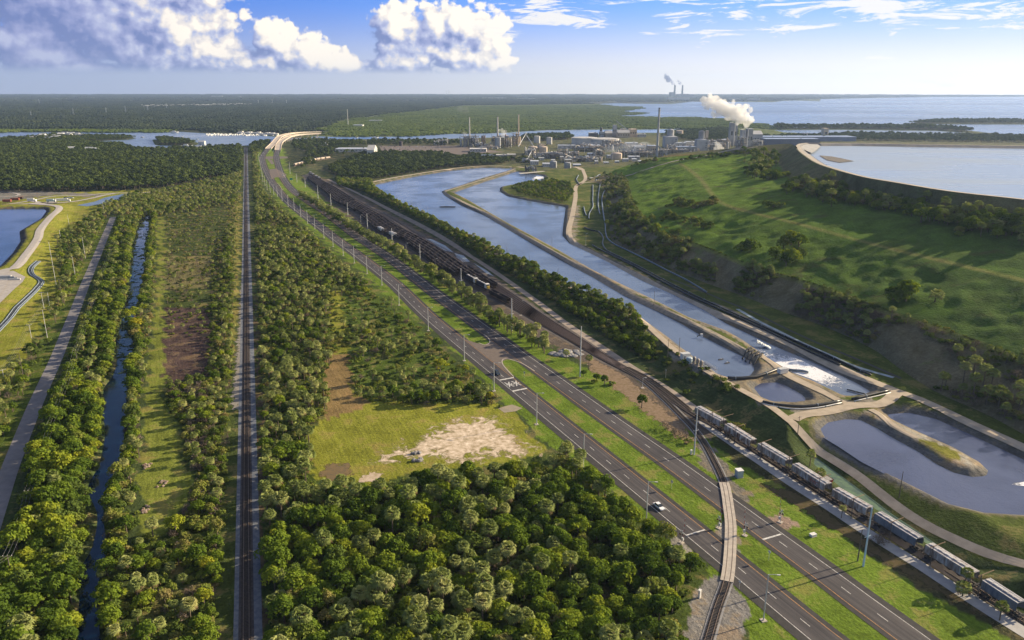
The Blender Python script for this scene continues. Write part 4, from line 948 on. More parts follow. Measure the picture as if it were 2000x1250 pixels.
# brush plain between the mown strip and the railway
Z_O = [(322,425),(460,380),(456,700),(450,740),(330,760),(322,735)]
P = scatter(Z_O, 7, thin=.42); P = P[~inpoly(P, PURPZ)]; plant(P, ['palm', 'bush', 'olive', 'bare'], [.42, .35, .15, .08], n2_, smin=.45, smax=.8)
P = scatter(Z_O, 3.4, thin=.36); pz = inpoly(P, PURPZ); plant(P[~pz], ['bush', 'bare'], [.8, .2], n2_, smin=.35, smax=.7); plant(P[pz], ['bare'], [1], n2_, smin=.25, smax=.45)
P = scatter([(452,380),(470,380),(468,700),(463,900),(460,1330),(446,1330),(444,900),(448,700)], 4.5, thin=.8); plant(P, ['bush', 'palm', 'olive', 'bare'], [.5, .22, .18, .1], n2_, smin=.4, smax=.75)
# upper left woods round the end of the path
Z_UL = [(150,470),(165,435),(195,405),(225,395),(260,380),(310,376),(380,362),(420,352),(470,340),(472,385),(455,400),(310,425),(270,432),(225,428),(205,455),(180,500),(160,560),(130,620),(110,590),(130,530)]
plant(scatter(Z_UL, 5.6), ['palm', 'olive', 'tree', 'bush'], [.5, .14, .22, .14], 'around the upper end of the left path', smin=.7, smax=1.05)
Z_PL = [(165,440),(212,425),(196,470),(170,540),(146,590),(118,650),(96,690),(60,760),(20,840),(-30,920),(-120,1050),(-260,1100),(-200,900),(-10,770),(50,690),(90,640),(100,600),(118,560),(112,520),(110,480),(125,455)]
P = scatter(Z_PL, 5.0, thin=.85); plant(P, ['palm', 'olive', 'tree', 'bush', 'bare'], [.34, .2, .26, .14, .06], 'beside the left path under the power line', smin=.6, smax=1.0)
# yard side hedge row of palms, right of highway
HEDGE = smooth_line(GP([(585,385),(615,400),(650,425),(700,455),(745,480),(790,508),(840,540),(890,572),(935,602),(985,640),(1040,670),(1075,690)]), 3)
for s_ in np.arange(0, arclen(HEDGE)[-1], 3.1):
    p, a = along(HEDGE, s_)
    for q in range(2):
        w = random.uniform(-3.5, 3.5); pp = np.array([[p[0]+w, p[1]+random.uniform(-2, 2)]])
        if random.random() < .9: plant(pp, ['palm', 'tree', 'bush'], [.66, .16, .18], 'in the palm hedge between the highway and the rail yard', smin=.85, smax=1.25)
for px, py, kd, sc in ((1106,702,'palm',.8),(1150,722,'palm',.9),(1140,735,'tree',.6),(1165,745,'tree',.8),(1180,752,'tree',.75),(1195,752,'bush',1.2),(1160,748,'bush',1.),(1253,797,'tree',.95),(1300,838,'bare',1.1),(1318,848,'bare',1.),(1330,856,'bare',1.1),(1345,866,'bush',.8),(1581,915,'palm',.8),(1598,938,'palm',.95),(1643,1012,'palm',.55),(1715,1062,'bare',1.2),(1727,1045,'bare',1.1),(1880,1165,'palm',1.),(1882,1150,'palm',.8),(1952,1212,'palm',.75),(1388,815,'bush',.9),(1405,822,'bare',.8),(1425,830,'bush',.9),(1440,838,'bush',1.1),(1455,845,'bush',1.),(1340,770,'bush',.9),(1303,745,'bush',.7),(1425,862,'bare',1.)):
    plant(np.array([G(px, py)]), [kd], [1], 'in the grass between the highway and the hopper train' if px > 1200 else 'by the gravel heap beside the yard', smin=sc, smax=sc)
# woods between the yard and the pond road
Z_YP = [(655,350),(720,352),(735,378),(790,412),(850,440),(900,466),(948,489),(996,513),(1044,533),(1092,557),(1140,580),(1185,598),(1240,632),(1262,668),(1285,700),(1262,706),(1200,668),(1150,634),(1080,590),(1020,552),(950,512),(870,462),(780,415),(700,372),(660,362)]
P = scatter(Z_YP, 3.7, thin=.95); plant(scatter(Z_YP, 3.0, thin=.8), ['bush'], [1], 'in the tree belt between the rail yard and the pond road', smin=.7, smax=1.2); z_ = toPx(np.column_stack([P, P[:, :1]*0]))[0]; plant(P, ['tree', 'olive', 'palm', 'bush'], [.36, .32, .14, .18], 'in the tree belt between the rail yard and the pond road', smin=.6, smax=.95)
plant(scatter([(1290,690),(1330,712),(1400,752),(1440,780),(1420,785),(1360,760),(1300,725),(1270,705)], 3.4, thin=.6), ['bush'], [1], 'on the grassy bank below the pond road', smin=.6, smax=1.)
# peninsula grove
plant(scatter([(1000,368),(1010,362),(1070,352),(1115,358),(1120,380),(1105,396),(1060,390),(1010,378)], 5, ZP), ['tree', 'olive', 'bush'], [.5, .3, .2], 'on the grassy peninsula in the pond', smin=.6, smax=.85)
# factory side woods and mid distance woods
fk = ['fartree']
P = scatter([(-420,276),(30,273),(120,270),(160,280),(240,284),(262,294),(325,294),(400,291),(470,288),(478,340),(420,348),(330,366),(240,372),(0,376),(-420,380)], 8.2); plant(P, fk, [1], 'mid', smin=.7, smax=1.15)
P = scatter([(1,262.5),(60,267),(110,262),(245,265),(267,269),(250,273),(160,277),(60,272)], 9); plant(P, fk, [1], 'mid', smin=.5, smax=.9)
P = scatter([(660,322),(640,335),(668,350),(722,352),(790,342),(870,328),(980,322),(1000,312),(930,303),(900,310),(850,300),(750,300),(705,302),(690,310)], 8.0); plant(P, fk, [1], 'mid', smin=.6, smax=1.)
P = scatter([(575,275),(700,276),(870,276),(900,279),(900,284),(700,286),(640,300),(700,300),(620,310),(610,330),(590,330),(600,300),(570,290)], 10, thin=.6); plant(P, fk, [1], 'mid', smin=.6, smax=1.1)
P = scatter([(490,283),(530,276),(515,290),(503,300),(487,302)], 8); plant(P, fk, [1], 'mid', smin=.6, smax=1.)
P = scatter([(905,308),(1010,308),(1060,315),(1040,320),(930,318)], 11, thin=.6); plant(P, fk, [1], 'mid', smin=.5, smax=.8)
P = scatter([(1020,268),(1116,262),(1120,272),(1060,276),(1015,274)], 9); plant(P, fk, [1], 'mid', smin=.9, smax=1.2)
P = scatter([(1300,255),(1400,250),(1440,255),(1440,282),(1385,282),(1300,266)], 11, thin=.9); plant(P, fk, [1], 'mid', smin=.8, smax=1.1)
P = scatter([(1450,268),(1600,266),(1660,262),(1800,264.5),(1900,266),(2160,268),(2160,280),(1900,278),(1650,275),(1560,276),(1460,276)], 13); plant(P, fk, [1], 'mid', smin=.8, smax=1.2)
P = scatter([(1512,247),(1650,248.5),(1790,248),(1850,251),(1905,257),(1880,258),(1830,254),(1650,252),(1515,252.8)], 13); plant(P, fk, [1], 'mid', smin=1, smax=1.6)
P = scatter(P_ISL, 8, exclude=False); plant(P, fk, [1], 'mid', smin=.7, smax=1.)
P = scatter([(1772,242),(1830,236),(2200,236),(2200,242)], 16, exclude=False); plant(P, fk, [1], 'mid', smin=1., smax=1.4)

# hill planting: (s along, t across) bands
def hill_pt(t, u):
    i = np.interp(t, rt, np.arange(nr)); j = u*(SEG-1)
    i0 = int(min(i, nr-2)); j0 = int(min(j, SEG-2)); fi, fj = i-i0, j-j0
    return (rows[i0, j0]*(1-fi)*(1-fj)+rows[i0+1, j0]*fi*(1-fj)+rows[i0, j0+1]*(1-fi)*fj+rows[i0+1, j0+1]*fi*fj)
def hill_px(px, py, kind, sc, zone='hill'):
    q = onhill(px, py)
    if q: VEG.append([kind, q.x, q.y, q.z-(1.5*sc if kind in ('tree', 'olive') else .1), sc, zone])
zh = 'on the brushy lower slope of the hill'
for i in range(2600):
    u = random.random()**.8; t = random.random()*.92+.03; p = hill_pt(t, u)
    if mnoise.noise(Vector((p[0]*.03, p[1]*.03, 1))) > (-.18 if u < .5 else .0):
        VEG.append([random.choice(['bush', 'bush', 'olive', 'palm']) if u < .75 else random.choice(['bush', 'bush', 'bare', 'palm']), *p, random.uniform(.55, 1.1), zh])
for i in range(170):
    u = random.uniform(.03, .99); p = hill_pt(1.02, u); VEG.append(['bush', *p, random.uniform(.4, .8), zh])
zt = 'in the dark tree row at the foot of the reservoir dam'
def band(px, half, n, kinds, zone, s0=.6, s1=1.):
    pts = [onhill(*q) for q in px]; pts = [q for q in pts if q]; L = smooth_line(np.array([tuple(q) for q in pts]), 4); T = arclen(L)[-1]
    for i in range(n):
        p, a = along(L, random.uniform(0, T)); w = random.gauss(0, half); x, y = p[0]-math.sin(a)*w, p[1]+math.cos(a)*w
        if (hz(x, y, p[2]) or p[2]) > 55: continue
        kd_ = random.choice(kinds); VEG.append([kd_, x, y, (hz(x, y, p[2]) or p[2])-(1.3 if kd_ in ('tree', 'olive') else .1), random.uniform(s0, s1), zone])
band([(1545,362),(1575,372),(1620,382),(1700,397),(1770,408),(1818,416)], 7, 190, ['palm', 'tree', 'olive', 'tree'], zt, 1.0, 1.6)
band([(1838,425),(1880,436),(1940,447),(2000,455),(2060,462)], 8, 120, ['palm', 'tree', 'olive', 'tree'], zt, 1.0, 1.6)
band([(1480,300),(1490,320),(1485,340),(1510,350),(1530,345)], 9, 110, ['palm', 'tree', 'tree'], zt, .9, 1.4)
band([(1215,395),(1225,430),(1260,460),(1330,490)], 7, 130, ['olive', 'bush', 'tree'], zh, .8, 1.3)
band([(1310,400),(1350,405),(1400,395)], 5, 50, ['bush', 'olive'], 'on the sunlit meadow of the hill', .9, 1.5)
band([(1290,425),(1340,435),(1390,445)], 4, 40, ['bush', 'olive'], 'on the sunlit meadow of the hill', .8, 1.3)
band([(1330,315),(1400,305),(1450,300),(1480,295)], 6, 60, ['bush', 'tree'], 'on the sunlit meadow of the hill', .7, 1.2)
band([(1190,335),(1230,325),(1290,312)], 3, 26, ['bush', 'olive'], 'on the sunlit meadow of the hill', .8, 1.2)
zm = 'on the open hill meadow'
for px, py, kd, sc in ((1465,487,'tree',1.3),(1448,490,'tree',1.),(1545,478,'tree',1.2),(1530,485,'olive',1.2),(1560,485,'tree',1.),(1515,505,'tree',1.2),(1545,513,'tree',1.35),(1562,500,'olive',1.1),(1535,520,'tree',1.),(1755,590,'tree',1.35),(1770,588,'tree',1.3),(1745,585,'tree',1.1),(1825,590,'palm',1.),(1510,405,'olive',1.),(1498,403,'bush',1.2),(1523,405,'bush',1.2)):
    hill_px(px, py, kd, sc*1.7, zm)
for px, py in ((1900,720),(1920,735),(1650,700),(1660,690),(1880,735),(1935,745),(1965,770),(1925,772),(1985,770),(1950,775),(1900,755)):
    hill_px(px, py+18, 'palm', 1.25, zh)
# hillside wood clumps at its foot on the right
P = scatter([(1890,760),(2000,800),(2100,860),(2100,890),(1980,835),(1900,790)], 5, ZP); 

# ------------------------------------------------------------------ make them: the 300 largest of a kind as things, the rest as stuff
KN = {'palm': ('cabbage_palm', 'palm', 'cabbage palm'), 'tree': ('broadleaf_tree', 'tree', 'leafy broadleaf tree'),
      'olive': ('brushy_tree', 'tree', 'olive brushy tree'), 'bush': ('bush', 'bush', 'low green bush'),
      'bare': ('dry_bush', 'bush', 'dry brown bush'), 'fartree': ('distant_tree', 'tree', 'dark tree')}
LIM = {'palm': 300, 'tree': 300, 'olive': 150, 'bush': 260, 'bare': 100, 'fartree': 0}
SHORT = {n0: 'woods right of the railway', n1_: 'left canal bank woods', n2_: 'woods between canal and railway', 'around the upper end of the left path': 'woods at the upper path end',
         'beside the left path under the power line': 'trees left of the path', 'in the palm hedge between the highway and the rail yard': 'roadside palm hedge', 'in the grass between the highway and the hopper train': 'grass by the hopper train',
         'by the gravel heap beside the yard': 'grass near the gravel heap', 'in the tree belt between the rail yard and the pond road': 'belt below the pond road', 'on the grassy bank below the pond road': 'bank below the pond road',
         'on the grassy peninsula in the pond': 'pond peninsula grove', zh: 'brushy lower hill slope', zt: 'row below the dam', zm: 'open hill meadow', 'on the sunlit meadow of the hill': 'sunlit hill meadow'}
GRIDN = [(0, 500, 'far left'), (500, 640, 'left'), (640, 780, 'centre left'), (780, 920, 'centre'), (920, 1080, 'centre right'), (1080, 1250, 'right'), (1250, 2100, 'far right')]
def treelabel(kind, lab, px, py, s, zone):
    size = 'very small ' if s < .55 else 'small ' if s < .75 else 'medium ' if s < .9 else '' if s < 1.02 else 'tall ' if s < 1.15 else 'very tall '
    row = 'bottom edge' if py > 1150 else 'bottom' if py > 1090 else 'lower' if py > 1030 else 'lower middle' if py > 920 else 'middle' if py > 760 else 'upper middle' if py > 560 else 'upper'
    if zone in (n0,): col = next(n for a, b, n in GRIDN if px < b)
    elif zone in (n1_, n2_): col = 'left' if px < (90 if zone == n1_ else 290) else 'right' if px > (170 if zone == n1_ else 370) else 'middle'
    else: col = 'left' if px < 1000 else 'right'
    return '%s%s, %s %s of the %s' % (size, lab, row, col, SHORT.get(zone, 'woods'))
for kind in KN:
    L = [v for v in VEG if v[0] == kind]
    if not L: continue
    A = np.array([[v[1], v[2], v[3]+3, v[4]] for v in L]); x, y, d = toPx(A[:, :3])
    vis = (x > -10) & (x < 2010) & (y > 100) & (y < 1265); score = np.where(vis, A[:, 3]*1500/d, 0)
    order = np.argsort(-score); nm, cat, lab = KN[kind]; pr = PROT[kind]
    ind = [i for i in order[:LIM[kind]] if score[i] > 0]
    for i in ind:
        _, X, Y, Z, s, zone = L[i]; tm, cm, jm = random.choice(pr)
        r = thing(nm, treelabel(kind, lab, x[i], y[i], s, zone), cat, (X, Y, Z), random.uniform(0, 6.28), '%ss %s' % (cat, zone))
        r.scale = (s, s, s*random.uniform(.9, 1.12))
        for pn, pm in (('trunk', tm), ('crown', cm)):
            c = bpy.data.objects.new(pn, pm); COL.objects.link(c); c.parent = r
    si = set(ind); rest = [i for i in range(len(L)) if i not in si]
    if rest:
        gn_stuff(nm+'_wood', [L[i][1:4] for i in rest], rng.uniform(0, 6.28, len(rest)), [L[i][4] for i in rest], rng.integers(0, len(pr), len(rest)), [p[2] for p in pr], 'mass of %ss too many to count across the woods' % lab, 'woods')
# far canopies
def far_patches(px, spacing, meshes, name, label, s0=.8, s1=1.2, excl=True, zoff=-1.):
    P = scatter(px, spacing, exclude=excl); n = len(P)
    gn_stuff(name, np.column_stack([P, np.full(n, zoff)]), rng.uniform(0, 6.28, n), rng.uniform(s0, s1, n), rng.integers(0, len(meshes), n), meshes, label, 'woods')
far_patches([(-500,198),(600,198),(1100,198),(1165,203),(900,206),(760,222),(650,236),(600,262),(560,262),(480,260),(345,255),(-500,250)], 66, CAN_FAR, 'distant_woods', 'dark woods filling the far bank of the river')
far_patches([(-500,253),(-200,253),(120,252),(345,255),(345,258.5),(-500,257.5)], 60, CAN_MANG, 'mangrove', 'strip of bright mangroves along the far river bank')
far_patches([(612,265),(650,240),(760,224),(900,208),(1165,205),(1250,204),(1262,215),(1300,229),(1365,230),(1430,233),(1510,247),(1540,252),(1400,249),(1345,251),(1070,253),(930,260),(862,261),(787,266)], 62, CAN_MANG, 'mangrove', 'broad light green mangrove swamp behind the factory')
far_patches([(-600,184.6),(1000,184.6),(1600,185),(2100,186.5),(2100,188.3),(1737,190),(1604,193),(1500,197),(1200,200),(1100,198),(-600,198)], 330, CAN_VFAR, 'distant_woods', 'flat blue woods reaching to the horizon', .9, 1.5)
print('VEG', len(VEG), {q: sum(1 for v in VEG if v[0] == q) for q in KN})
ORD = 'first second third fourth fifth sixth seventh eighth ninth tenth eleventh twelfth thirteenth fourteenth fifteenth sixteenth seventeenth eighteenth nineteenth twentieth'.split()
def nth(i):
    if i < 20: return ORD[i]
    t = {2: 'twenty', 3: 'thirty', 4: 'forty', 5: 'fifty', 6: 'sixty'}[(i+1)//10]; r = (i+1) % 10
    return t+'-'+ORD[r-1] if r else {20: 'twentieth', 30: 'thirtieth', 40: 'fortieth', 50: 'fiftieth', 60: 'sixtieth'}[i+1]
# ------------------------------------------------------------------ materials for objects
M_RAIL = mat('rail_steel', (.30, .22, .17), (.2, .15, .12), 2, .45, .5)
M_SLEEP = mat('sleeper_wood', (.055, .045, .04), (.085, .07, .06), 2, .95)
M_BED = mat('dark_ballast', (.052, .046, .048), (.085, .075, .075), .8, .95, bump=.2)
M_GRAV = mat('grey_ballast', (.19, .19, .20), (.28, .27, .27), .5, .95, bump=.3, detail=8)
M_PURG = mat('yard_soil', (.065, .057, .056), (.12, .10, .088), .12, .95, detail=7)
M_GALV = mat('galvanised_steel', (.62, .62, .62), (.55, .55, .56), 1, .5, .3)
M_LAMP = mat('lamp_glass', (.6, .6, .58), None, 2, .3)
M_WOODP = mat('pole_wood', (.17, .14, .115), (.11, .09, .075), 2, .9)
M_CONCP = mat('concrete_pole', (.62, .62, .62), (.52, .52, .53), 1, .8)
M_DK = mat('dark_metal', (.035, .033, .035), (.06, .05, .045), 1, .6)
M_WHT = mat('white_metal', (.72, .71, .69), (.6, .58, .55), .5, .5)
M_GLASS = mat('dark_glass', (.02, .03, .04), None, 1, .12, spec=.8)
M_RUB = mat('rubber', (.02, .02, .02), None, 1, .8)
M_BLK = mat('black_pipe', (.02, .022, .026), (.035, .037, .042), .5, .35)
M_PIPEG = mat('grey_pipe', (.22, .26, .30), (.15, .18, .22), .5, .5)
M_RUSTY = mat('rust_stained_white', (.62, .58, .54), (.14, .06, .035), .8, .8, detail=8, stretch=(1.2, 1, .35))
M_HOP1 = mat('weathered_grey', (.50, .48, .47), (.20, .15, .125), .6, .7, detail=8, stretch=(1.5, 1, .3))
M_HOP2 = mat('blue_grey_paint', (.12, .14, .18), (.20, .21, .24), .5, .7, detail=8, stretch=(1.5, 1, .3))
M_HROOF = mat('hopper_roof', (.50, .49, .50), (.34, .32, .33), .6, .6)
M_GON = mat('gondola_paint', (.045, .040, .048), (.085, .066, .062), .3, .85, rnd=.3, detail=6)
M_GONI = mat('gondola_inside', (.028, .024, .024), (.05, .035, .03), .3, .95)
M_RED = mat('red_paint', (.42, .03, .035), (.28, .02, .03), 1, .5)

# ------------------------------------------------------------------ railways
def track(name_label, line, ballast=None, wb=(-1.9, 1.9), z=.1, sleepers=True, smax=900, bal_mat=None, step=.62):
    line = np.asarray(line)
    if ballast is not None: strip('ballast', line, wb[0], wb[1], z-.03, bal_mat or M_BED)
    S = arclen(line)[-1]; P0 = line[0]
    t = thing('railway_track', name_label, 'railway track', (P0[0], P0[1], 0), 0, 'railway tracks')
    rel = line[:, :2]-P0[:2]
    for sgn in (-1, 1):
        A = offs(rel, sgn*.7175); mb = MB()
        for a, b in ((-.06, .06),):
            l, r_ = offs(A, a), offs(A, b); n = len(A); hh = z+.26
            vs = [(p[0], p[1], hh) for p in l]+[(p[0], p[1], hh) for p in r_]+[(p[0], p[1], z) for p in l]+[(p[0], p[1], z) for p in r_]
            mb.quadmesh(vs, [(n+j, n+j+1, j+1, j) for j in range(n-1)]+[(j, j+1, 2*n+j+1, 2*n+j) for j in range(n-1)]+[(3*n+j, 3*n+j+1, n+j+1, n+j) for j in range(n-1)])
        mb.build('rail', M_RAIL, t)
    if sleepers:
        mb = MB()
        for s in np.arange(.3, min(S, smax), step):
            p, a = along(rel, s); mb.box(p[0], p[1], z, .26, 2.55, .12, a)
        mb.build('sleepers', M_SLEEP, t)
    return t
RL = smooth_line(RAILL, 6)
strip('ballast', RL, -3.1, 3.9, .05, mat('shade_blue_ballast', (.10, .115, .15), (.17, .18, .20), .6, .95, bump=.3, detail=8))  # dark blue of the tree shade put into the gravel colour
strip('ballast', RL, -1.9, 1.9, .09, M_BED)
track('straight single railway track running from the bottom edge to the river', RL, z=.16, smax=700)
TRK2 = smooth_line(GP([(1370,1290),(1383,1250),(1401,1189),(1419,1137),(1425,1090),(1427,1030),(1424,1000),(1414,944),(1394,900),(1374,864),(1355,838),(1330,812),(1300,782),(1262,748),(1220,720)]), 3)
strip('ballast', TRK2, -1.8, 1.8, .12, M_GRAV)
track('curved railway track crossing the highway on a concrete panel', TRK2, z=.18)
# concrete crossing panels: outer, gauge and outer
SL = arclen(TRK2); sa = SL[np.argmin(np.hypot(*(TRK2-np.array(G(1419,1138))).T))]; sb_ = SL[np.argmin(np.hypot(*(TRK2-np.array(G(1414,942))).T))]
seg = np.array([along(TRK2, s)[0] for s in np.linspace(sa, sb_, 24)])
cp = thing('level_crossing', 'pale concrete railway crossing panel laid across both carriageways', 'crossing', (seg[0][0], seg[0][1], 0))
for a, b in ((-1.75, -.82), (-.62, .62), (.82, 1.75)):
    mb = MB(); l, r_ = offs(seg-seg[0], a), offs(seg-seg[0], b); n = len(seg)
    mb.quadmesh([(p[0], p[1], .41) for p in l]+[(p[0], p[1], .41) for p in r_]+[(p[0], p[1], .1) for p in l]+[(p[0], p[1], .1) for p in r_],
                [(n+j, n+j+1, j+1, j) for j in range(n-1)]+[(j, j+1, 2*n+j+1, 2*n+j) for j in range(n-1)]+[(3*n+j, 3*n+j+1, n+j+1, n+j) for j in range(n-1)]+[(0, 2*n, 3*n, n), (n-1, 2*n-1, 4*n-1, 3*n-1)])
    mb.build('panel', M_CONC, cp)
# yard
YL = smooth_line(GP([(593,343),(617,363),(638,379),(656,397),(682,407.5),(708,427),(737.5,452),(783,472),(824.8,500),(856,524.7),(895.5,549.7),(945,574),(996,600),(1060,636),(1124,672),(1172,700),(1215,722)]), 5)
YR = smooth_line(GP([(604,338),(630,353),(656,366),(695,388),(734,410),(762,423),(824.8,461),(887,495),(949.6,539),(1012,581),(1050,608),(1092,636),(1140,666),(1182,694),(1222,718)]), 5)
YLr = np.array([along(YL, s)[0] for s in np.linspace(0, arclen(YL)[-1], 160)]); YRr = np.array([along(YR, s)[0] for s in np.linspace(0, arclen(YR)[-1], 160)])
mb = MB(); A, B = offs(YLr, -3), offs(YRr, 3)
if np.linalg.norm(A[80]-B[80]) < np.linalg.norm(YLr[80]-YRr[80]): A, B = offs(YLr, 3), offs(YRr, -3)
mb.quadmesh([(p[0], p[1], .04) for p in A]+[(p[0], p[1], .04) for p in B], [(j, j+1, 161+j, 160+j) for j in range(159)]); o = mb.build('ballast', M_PURG); o['kind'] = 'structure'
wmid = np.linalg.norm(YLr[70]-YRr[70]); print('yard width', wmid, np.linalg.norm(YLr[30]-YRr[30]), np.linalg.norm(YLr[110]-YRr[110]))
NTR = max(6, int(round(wmid/4.6))+1); NTR = min(NTR, 10); CARTR = NTR-3
ytr = []
for i in range(NTR):
    f = (i+.35)/(NTR-.3); ln = YLr*(1-f)+YRr*f; ln = ln[4:] if i < NTR-2 else ln
    ytr.append(ln); track('yard track %s from the highway side' % nth(i), ln, ballast=True, sleepers=False, z=.1, wb=(-1.5, 1.5))
for px, lab in (([(1215,722),(1250,740),(1290,768),(1310,782),(1334,798),(1356,812),(1400,836),(1446,866),(1478,884),(1545,925),(1622,974),(1703,1022),(1801,1084),(1910,1154),(2000,1214),(2140,1310)], 'railway track under the row of covered hopper cars'),
                ([(1222,718),(1260,738),(1300,766),(1330,790),(1345,803)], 'short yard lead track beside the embankment')):
    ln = smooth_line(GP(px), 4); strip('ballast', ln, -2.2, 2.2, .05, M_PURG); tr_ = track(lab, ln, z=.12, smax=500)
HTR = smooth_line(GP([(1340,800),(1356,812),(1400,836),(1446,866),(1478,884),(1545,925),(1622,974),(1703,1022),(1801,1084),(1910,1154),(2000,1214),(2140,1310)]), 4)

def trucks(t, L, z=.35):
    for sx in (-1, 1):
        mb = MB(); x = sx*(L/2-2.2)
        mb.box(x, .98, .45, 2.3, .14, .38); mb.box(x, -.98, .45, 2.3, .14, .38); mb.box(x, 0, .5, .4, 1.9, .25)
        tk = mb.build('bogie', M_DK, t)
        for wx in (-.88, .88):
            w = MB()
            for sy in (-.76, .76): w.tube([(x+wx, sy-.07, .45), (x+wx, sy+.07, .45)], .45, 10)
            w.tube([(x+wx, -.8, .45), (x+wx, .8, .45)], .08, 5); w.build('wheelset', M_DK, tk)
def hopper(label, L=16.6, W=3.15, Ht=4.55, m=M_HOP1, group='covered hopper cars in the long train'):
    t = thing('covered_hopper_car', label, 'railway car', group=group)
    e = L/2-1.15; mb = MB(); hw = W/2
    prof = [(-hw*.62, 1.5), (-hw, 2.0), (-hw, Ht-.45), (-hw*.78, Ht-.08), (hw*.78, Ht-.08), (hw, Ht-.45), (hw, 2.0), (hw*.62, 1.5)]
    n = len(prof); vs = [(sx*e, y, z) for sx in (-1, 1) for y, z in prof]
    for i in range(n):
        if prof[i][1] == 1.5:
            vs[i] = (-e+2.6, *prof[i]); vs[n+i] = (e-2.6, *prof[i])
    mb.quadmesh(vs, [(i, (i+1) % n, n+(i+1) % n, n+i) for i in range(n)]+[tuple(range(n-1, -1, -1)), tuple(range(n, 2*n))])
    for i in range(15):
        x = -e+.25+(2*e-.5)*i/14
        for sy in (-1, 1): mb.box(x, sy*(hw+.035), 1.98, .13, .11, Ht-.5-1.95)
    mb.build('body', m, t)
    mb = MB(); mb.box(0, 0, Ht-.07, L-2.6, 1.0, .16); mb.box(0, 1.35, Ht-.12, L-2.2, .3, .05); mb.box(0, -1.35, Ht-.12, L-2.2, .3, .05)
    for i in range(6): mb.box(-e+1.4+(2*e-2.8)*i/5, 0, Ht+.09, 1.2, .8, .1)
    mb.build('roof_walk', M_HROOF, t)
    mb = MB()
    for i in (-1, 0, 1):
        mb.box(i*(e-2.4)*.62, 0, .75, .9, 1.2, .8)
        mb.quadmesh([(i*(e-2.4)*.62-1.6, -.95, 1.5), (i*(e-2.4)*.62+1.6, -.95, 1.5), (i*(e-2.4)*.62+1.6, .95, 1.5), (i*(e-2.4)*.62-1.6, .95, 1.5), (i*(e-2.4)*.62-.4, -.5, .8), (i*(e-2.4)*.62+.4, -.5, .8), (i*(e-2.4)*.62+.4, .5, .8), (i*(e-2.4)*.62-.4, .5, .8)], [(0, 4, 5, 1), (1, 5, 6, 2), (2, 6, 7, 3), (3, 7, 4, 0)])
    mb.build('hopper_outlets', M_DK, t)
    mb = MB(); mb.box(0, 0, .95, L, .5, .3)
    for sx in (-1, 1):
        mb.box(sx*(L/2-.3), 0, 1.0, .5, W*.96, .22)
        for sy in (-1, 1):
            mb.tube([(sx*(L/2-.2), sy*hw*.9, 1.2), (sx*e, sy*hw*.9, Ht-.6)], .07, 4); mb.tube([(sx*(L/2-.2), sy*hw*.9, 1.0), (sx*(L/2-.2), sy*hw*.9, 2.3)], .05, 4)
        mb.tube([(sx*L/2, 0, 1.05), (sx*(L/2+.45), 0, 1.05)], .16, 5)
    mb.build('end_frame', M_DK, t); trucks(t, L); return t
def place_on(line, s, t, zr=.38):
    p, a = along(line, s); t.location = (p[0], p[1], zr); t.rotation_euler.z = a
HS = arclen(HTR)
def s_at(line, px, py, z=0): q = np.array(G(px, py, z)); return arclen(line)[np.argmin(np.hypot(*(line[:, :2]-q).T))]
edges = [s_at(HTR, *q) for q in ((1359,815),(1418,848),(1481,886.5),(1546,926.5),(1622,974),(1703,1022),(1803,1086),(1914,1157),(2010,1221))]
print('hopper lengths', np.diff(edges))
HLAB = [('grey white covered hopper car with rust streaks at the far end of the train', M_HOP1), ('heavily rust stained white covered hopper car, second in the train', M_RUSTY), ('light grey covered hopper car between the rusty car and the lettered car', M_HOP1),
        ('pale covered hopper car with faded red lettering on its side', M_HOP1), ('light grey covered hopper car beside the tall blue white pole', M_HOP1), ('blue grey covered hopper car beyond the tall pole', M_HOP2), ('grey purple covered hopper car behind the shaggy palm', M_HOP1), ('dark blue grey covered hopper car cut by the right edge', M_HOP2)]
for i in range(8):
    a, b = edges[i], edges[i+1]; L = (b-a)-.9
    t = hopper(HLAB[i][0], L=L, m=HLAB[i][1]); place_on(HTR, (a+b)/2, t)
    if i == 3:
        cu = bpy.data.curves.new('lettering', 'FONT'); cu.body = 'FMC'; cu.size = 2.1; cu.align_x = 'CENTER'; cu.extrude = .01
        o = bpy.data.objects.new('lettering', cu); COL.objects.link(o); o.parent = t; o.data.materials.append(mat('faded_red', (.33, .07, .05), (.42, .2, .17), 2, .8))
        bpy.context.view_layer.update(); me_ = bpy.data.meshes.new_from_object(o.evaluated_get(bpy.context.evaluated_depsgraph_get())); bpy.data.objects.remove(o)
        o = bpy.data.objects.new('lettering', me_); COL.objects.link(o); o.parent = t; me_.materials.clear(); me_.materials.append(MATS['faded_red'])
        o.rotation_euler = (math.pi/2, 0, 0); o.location = (L*.18, -1.575-.12, 2.3)
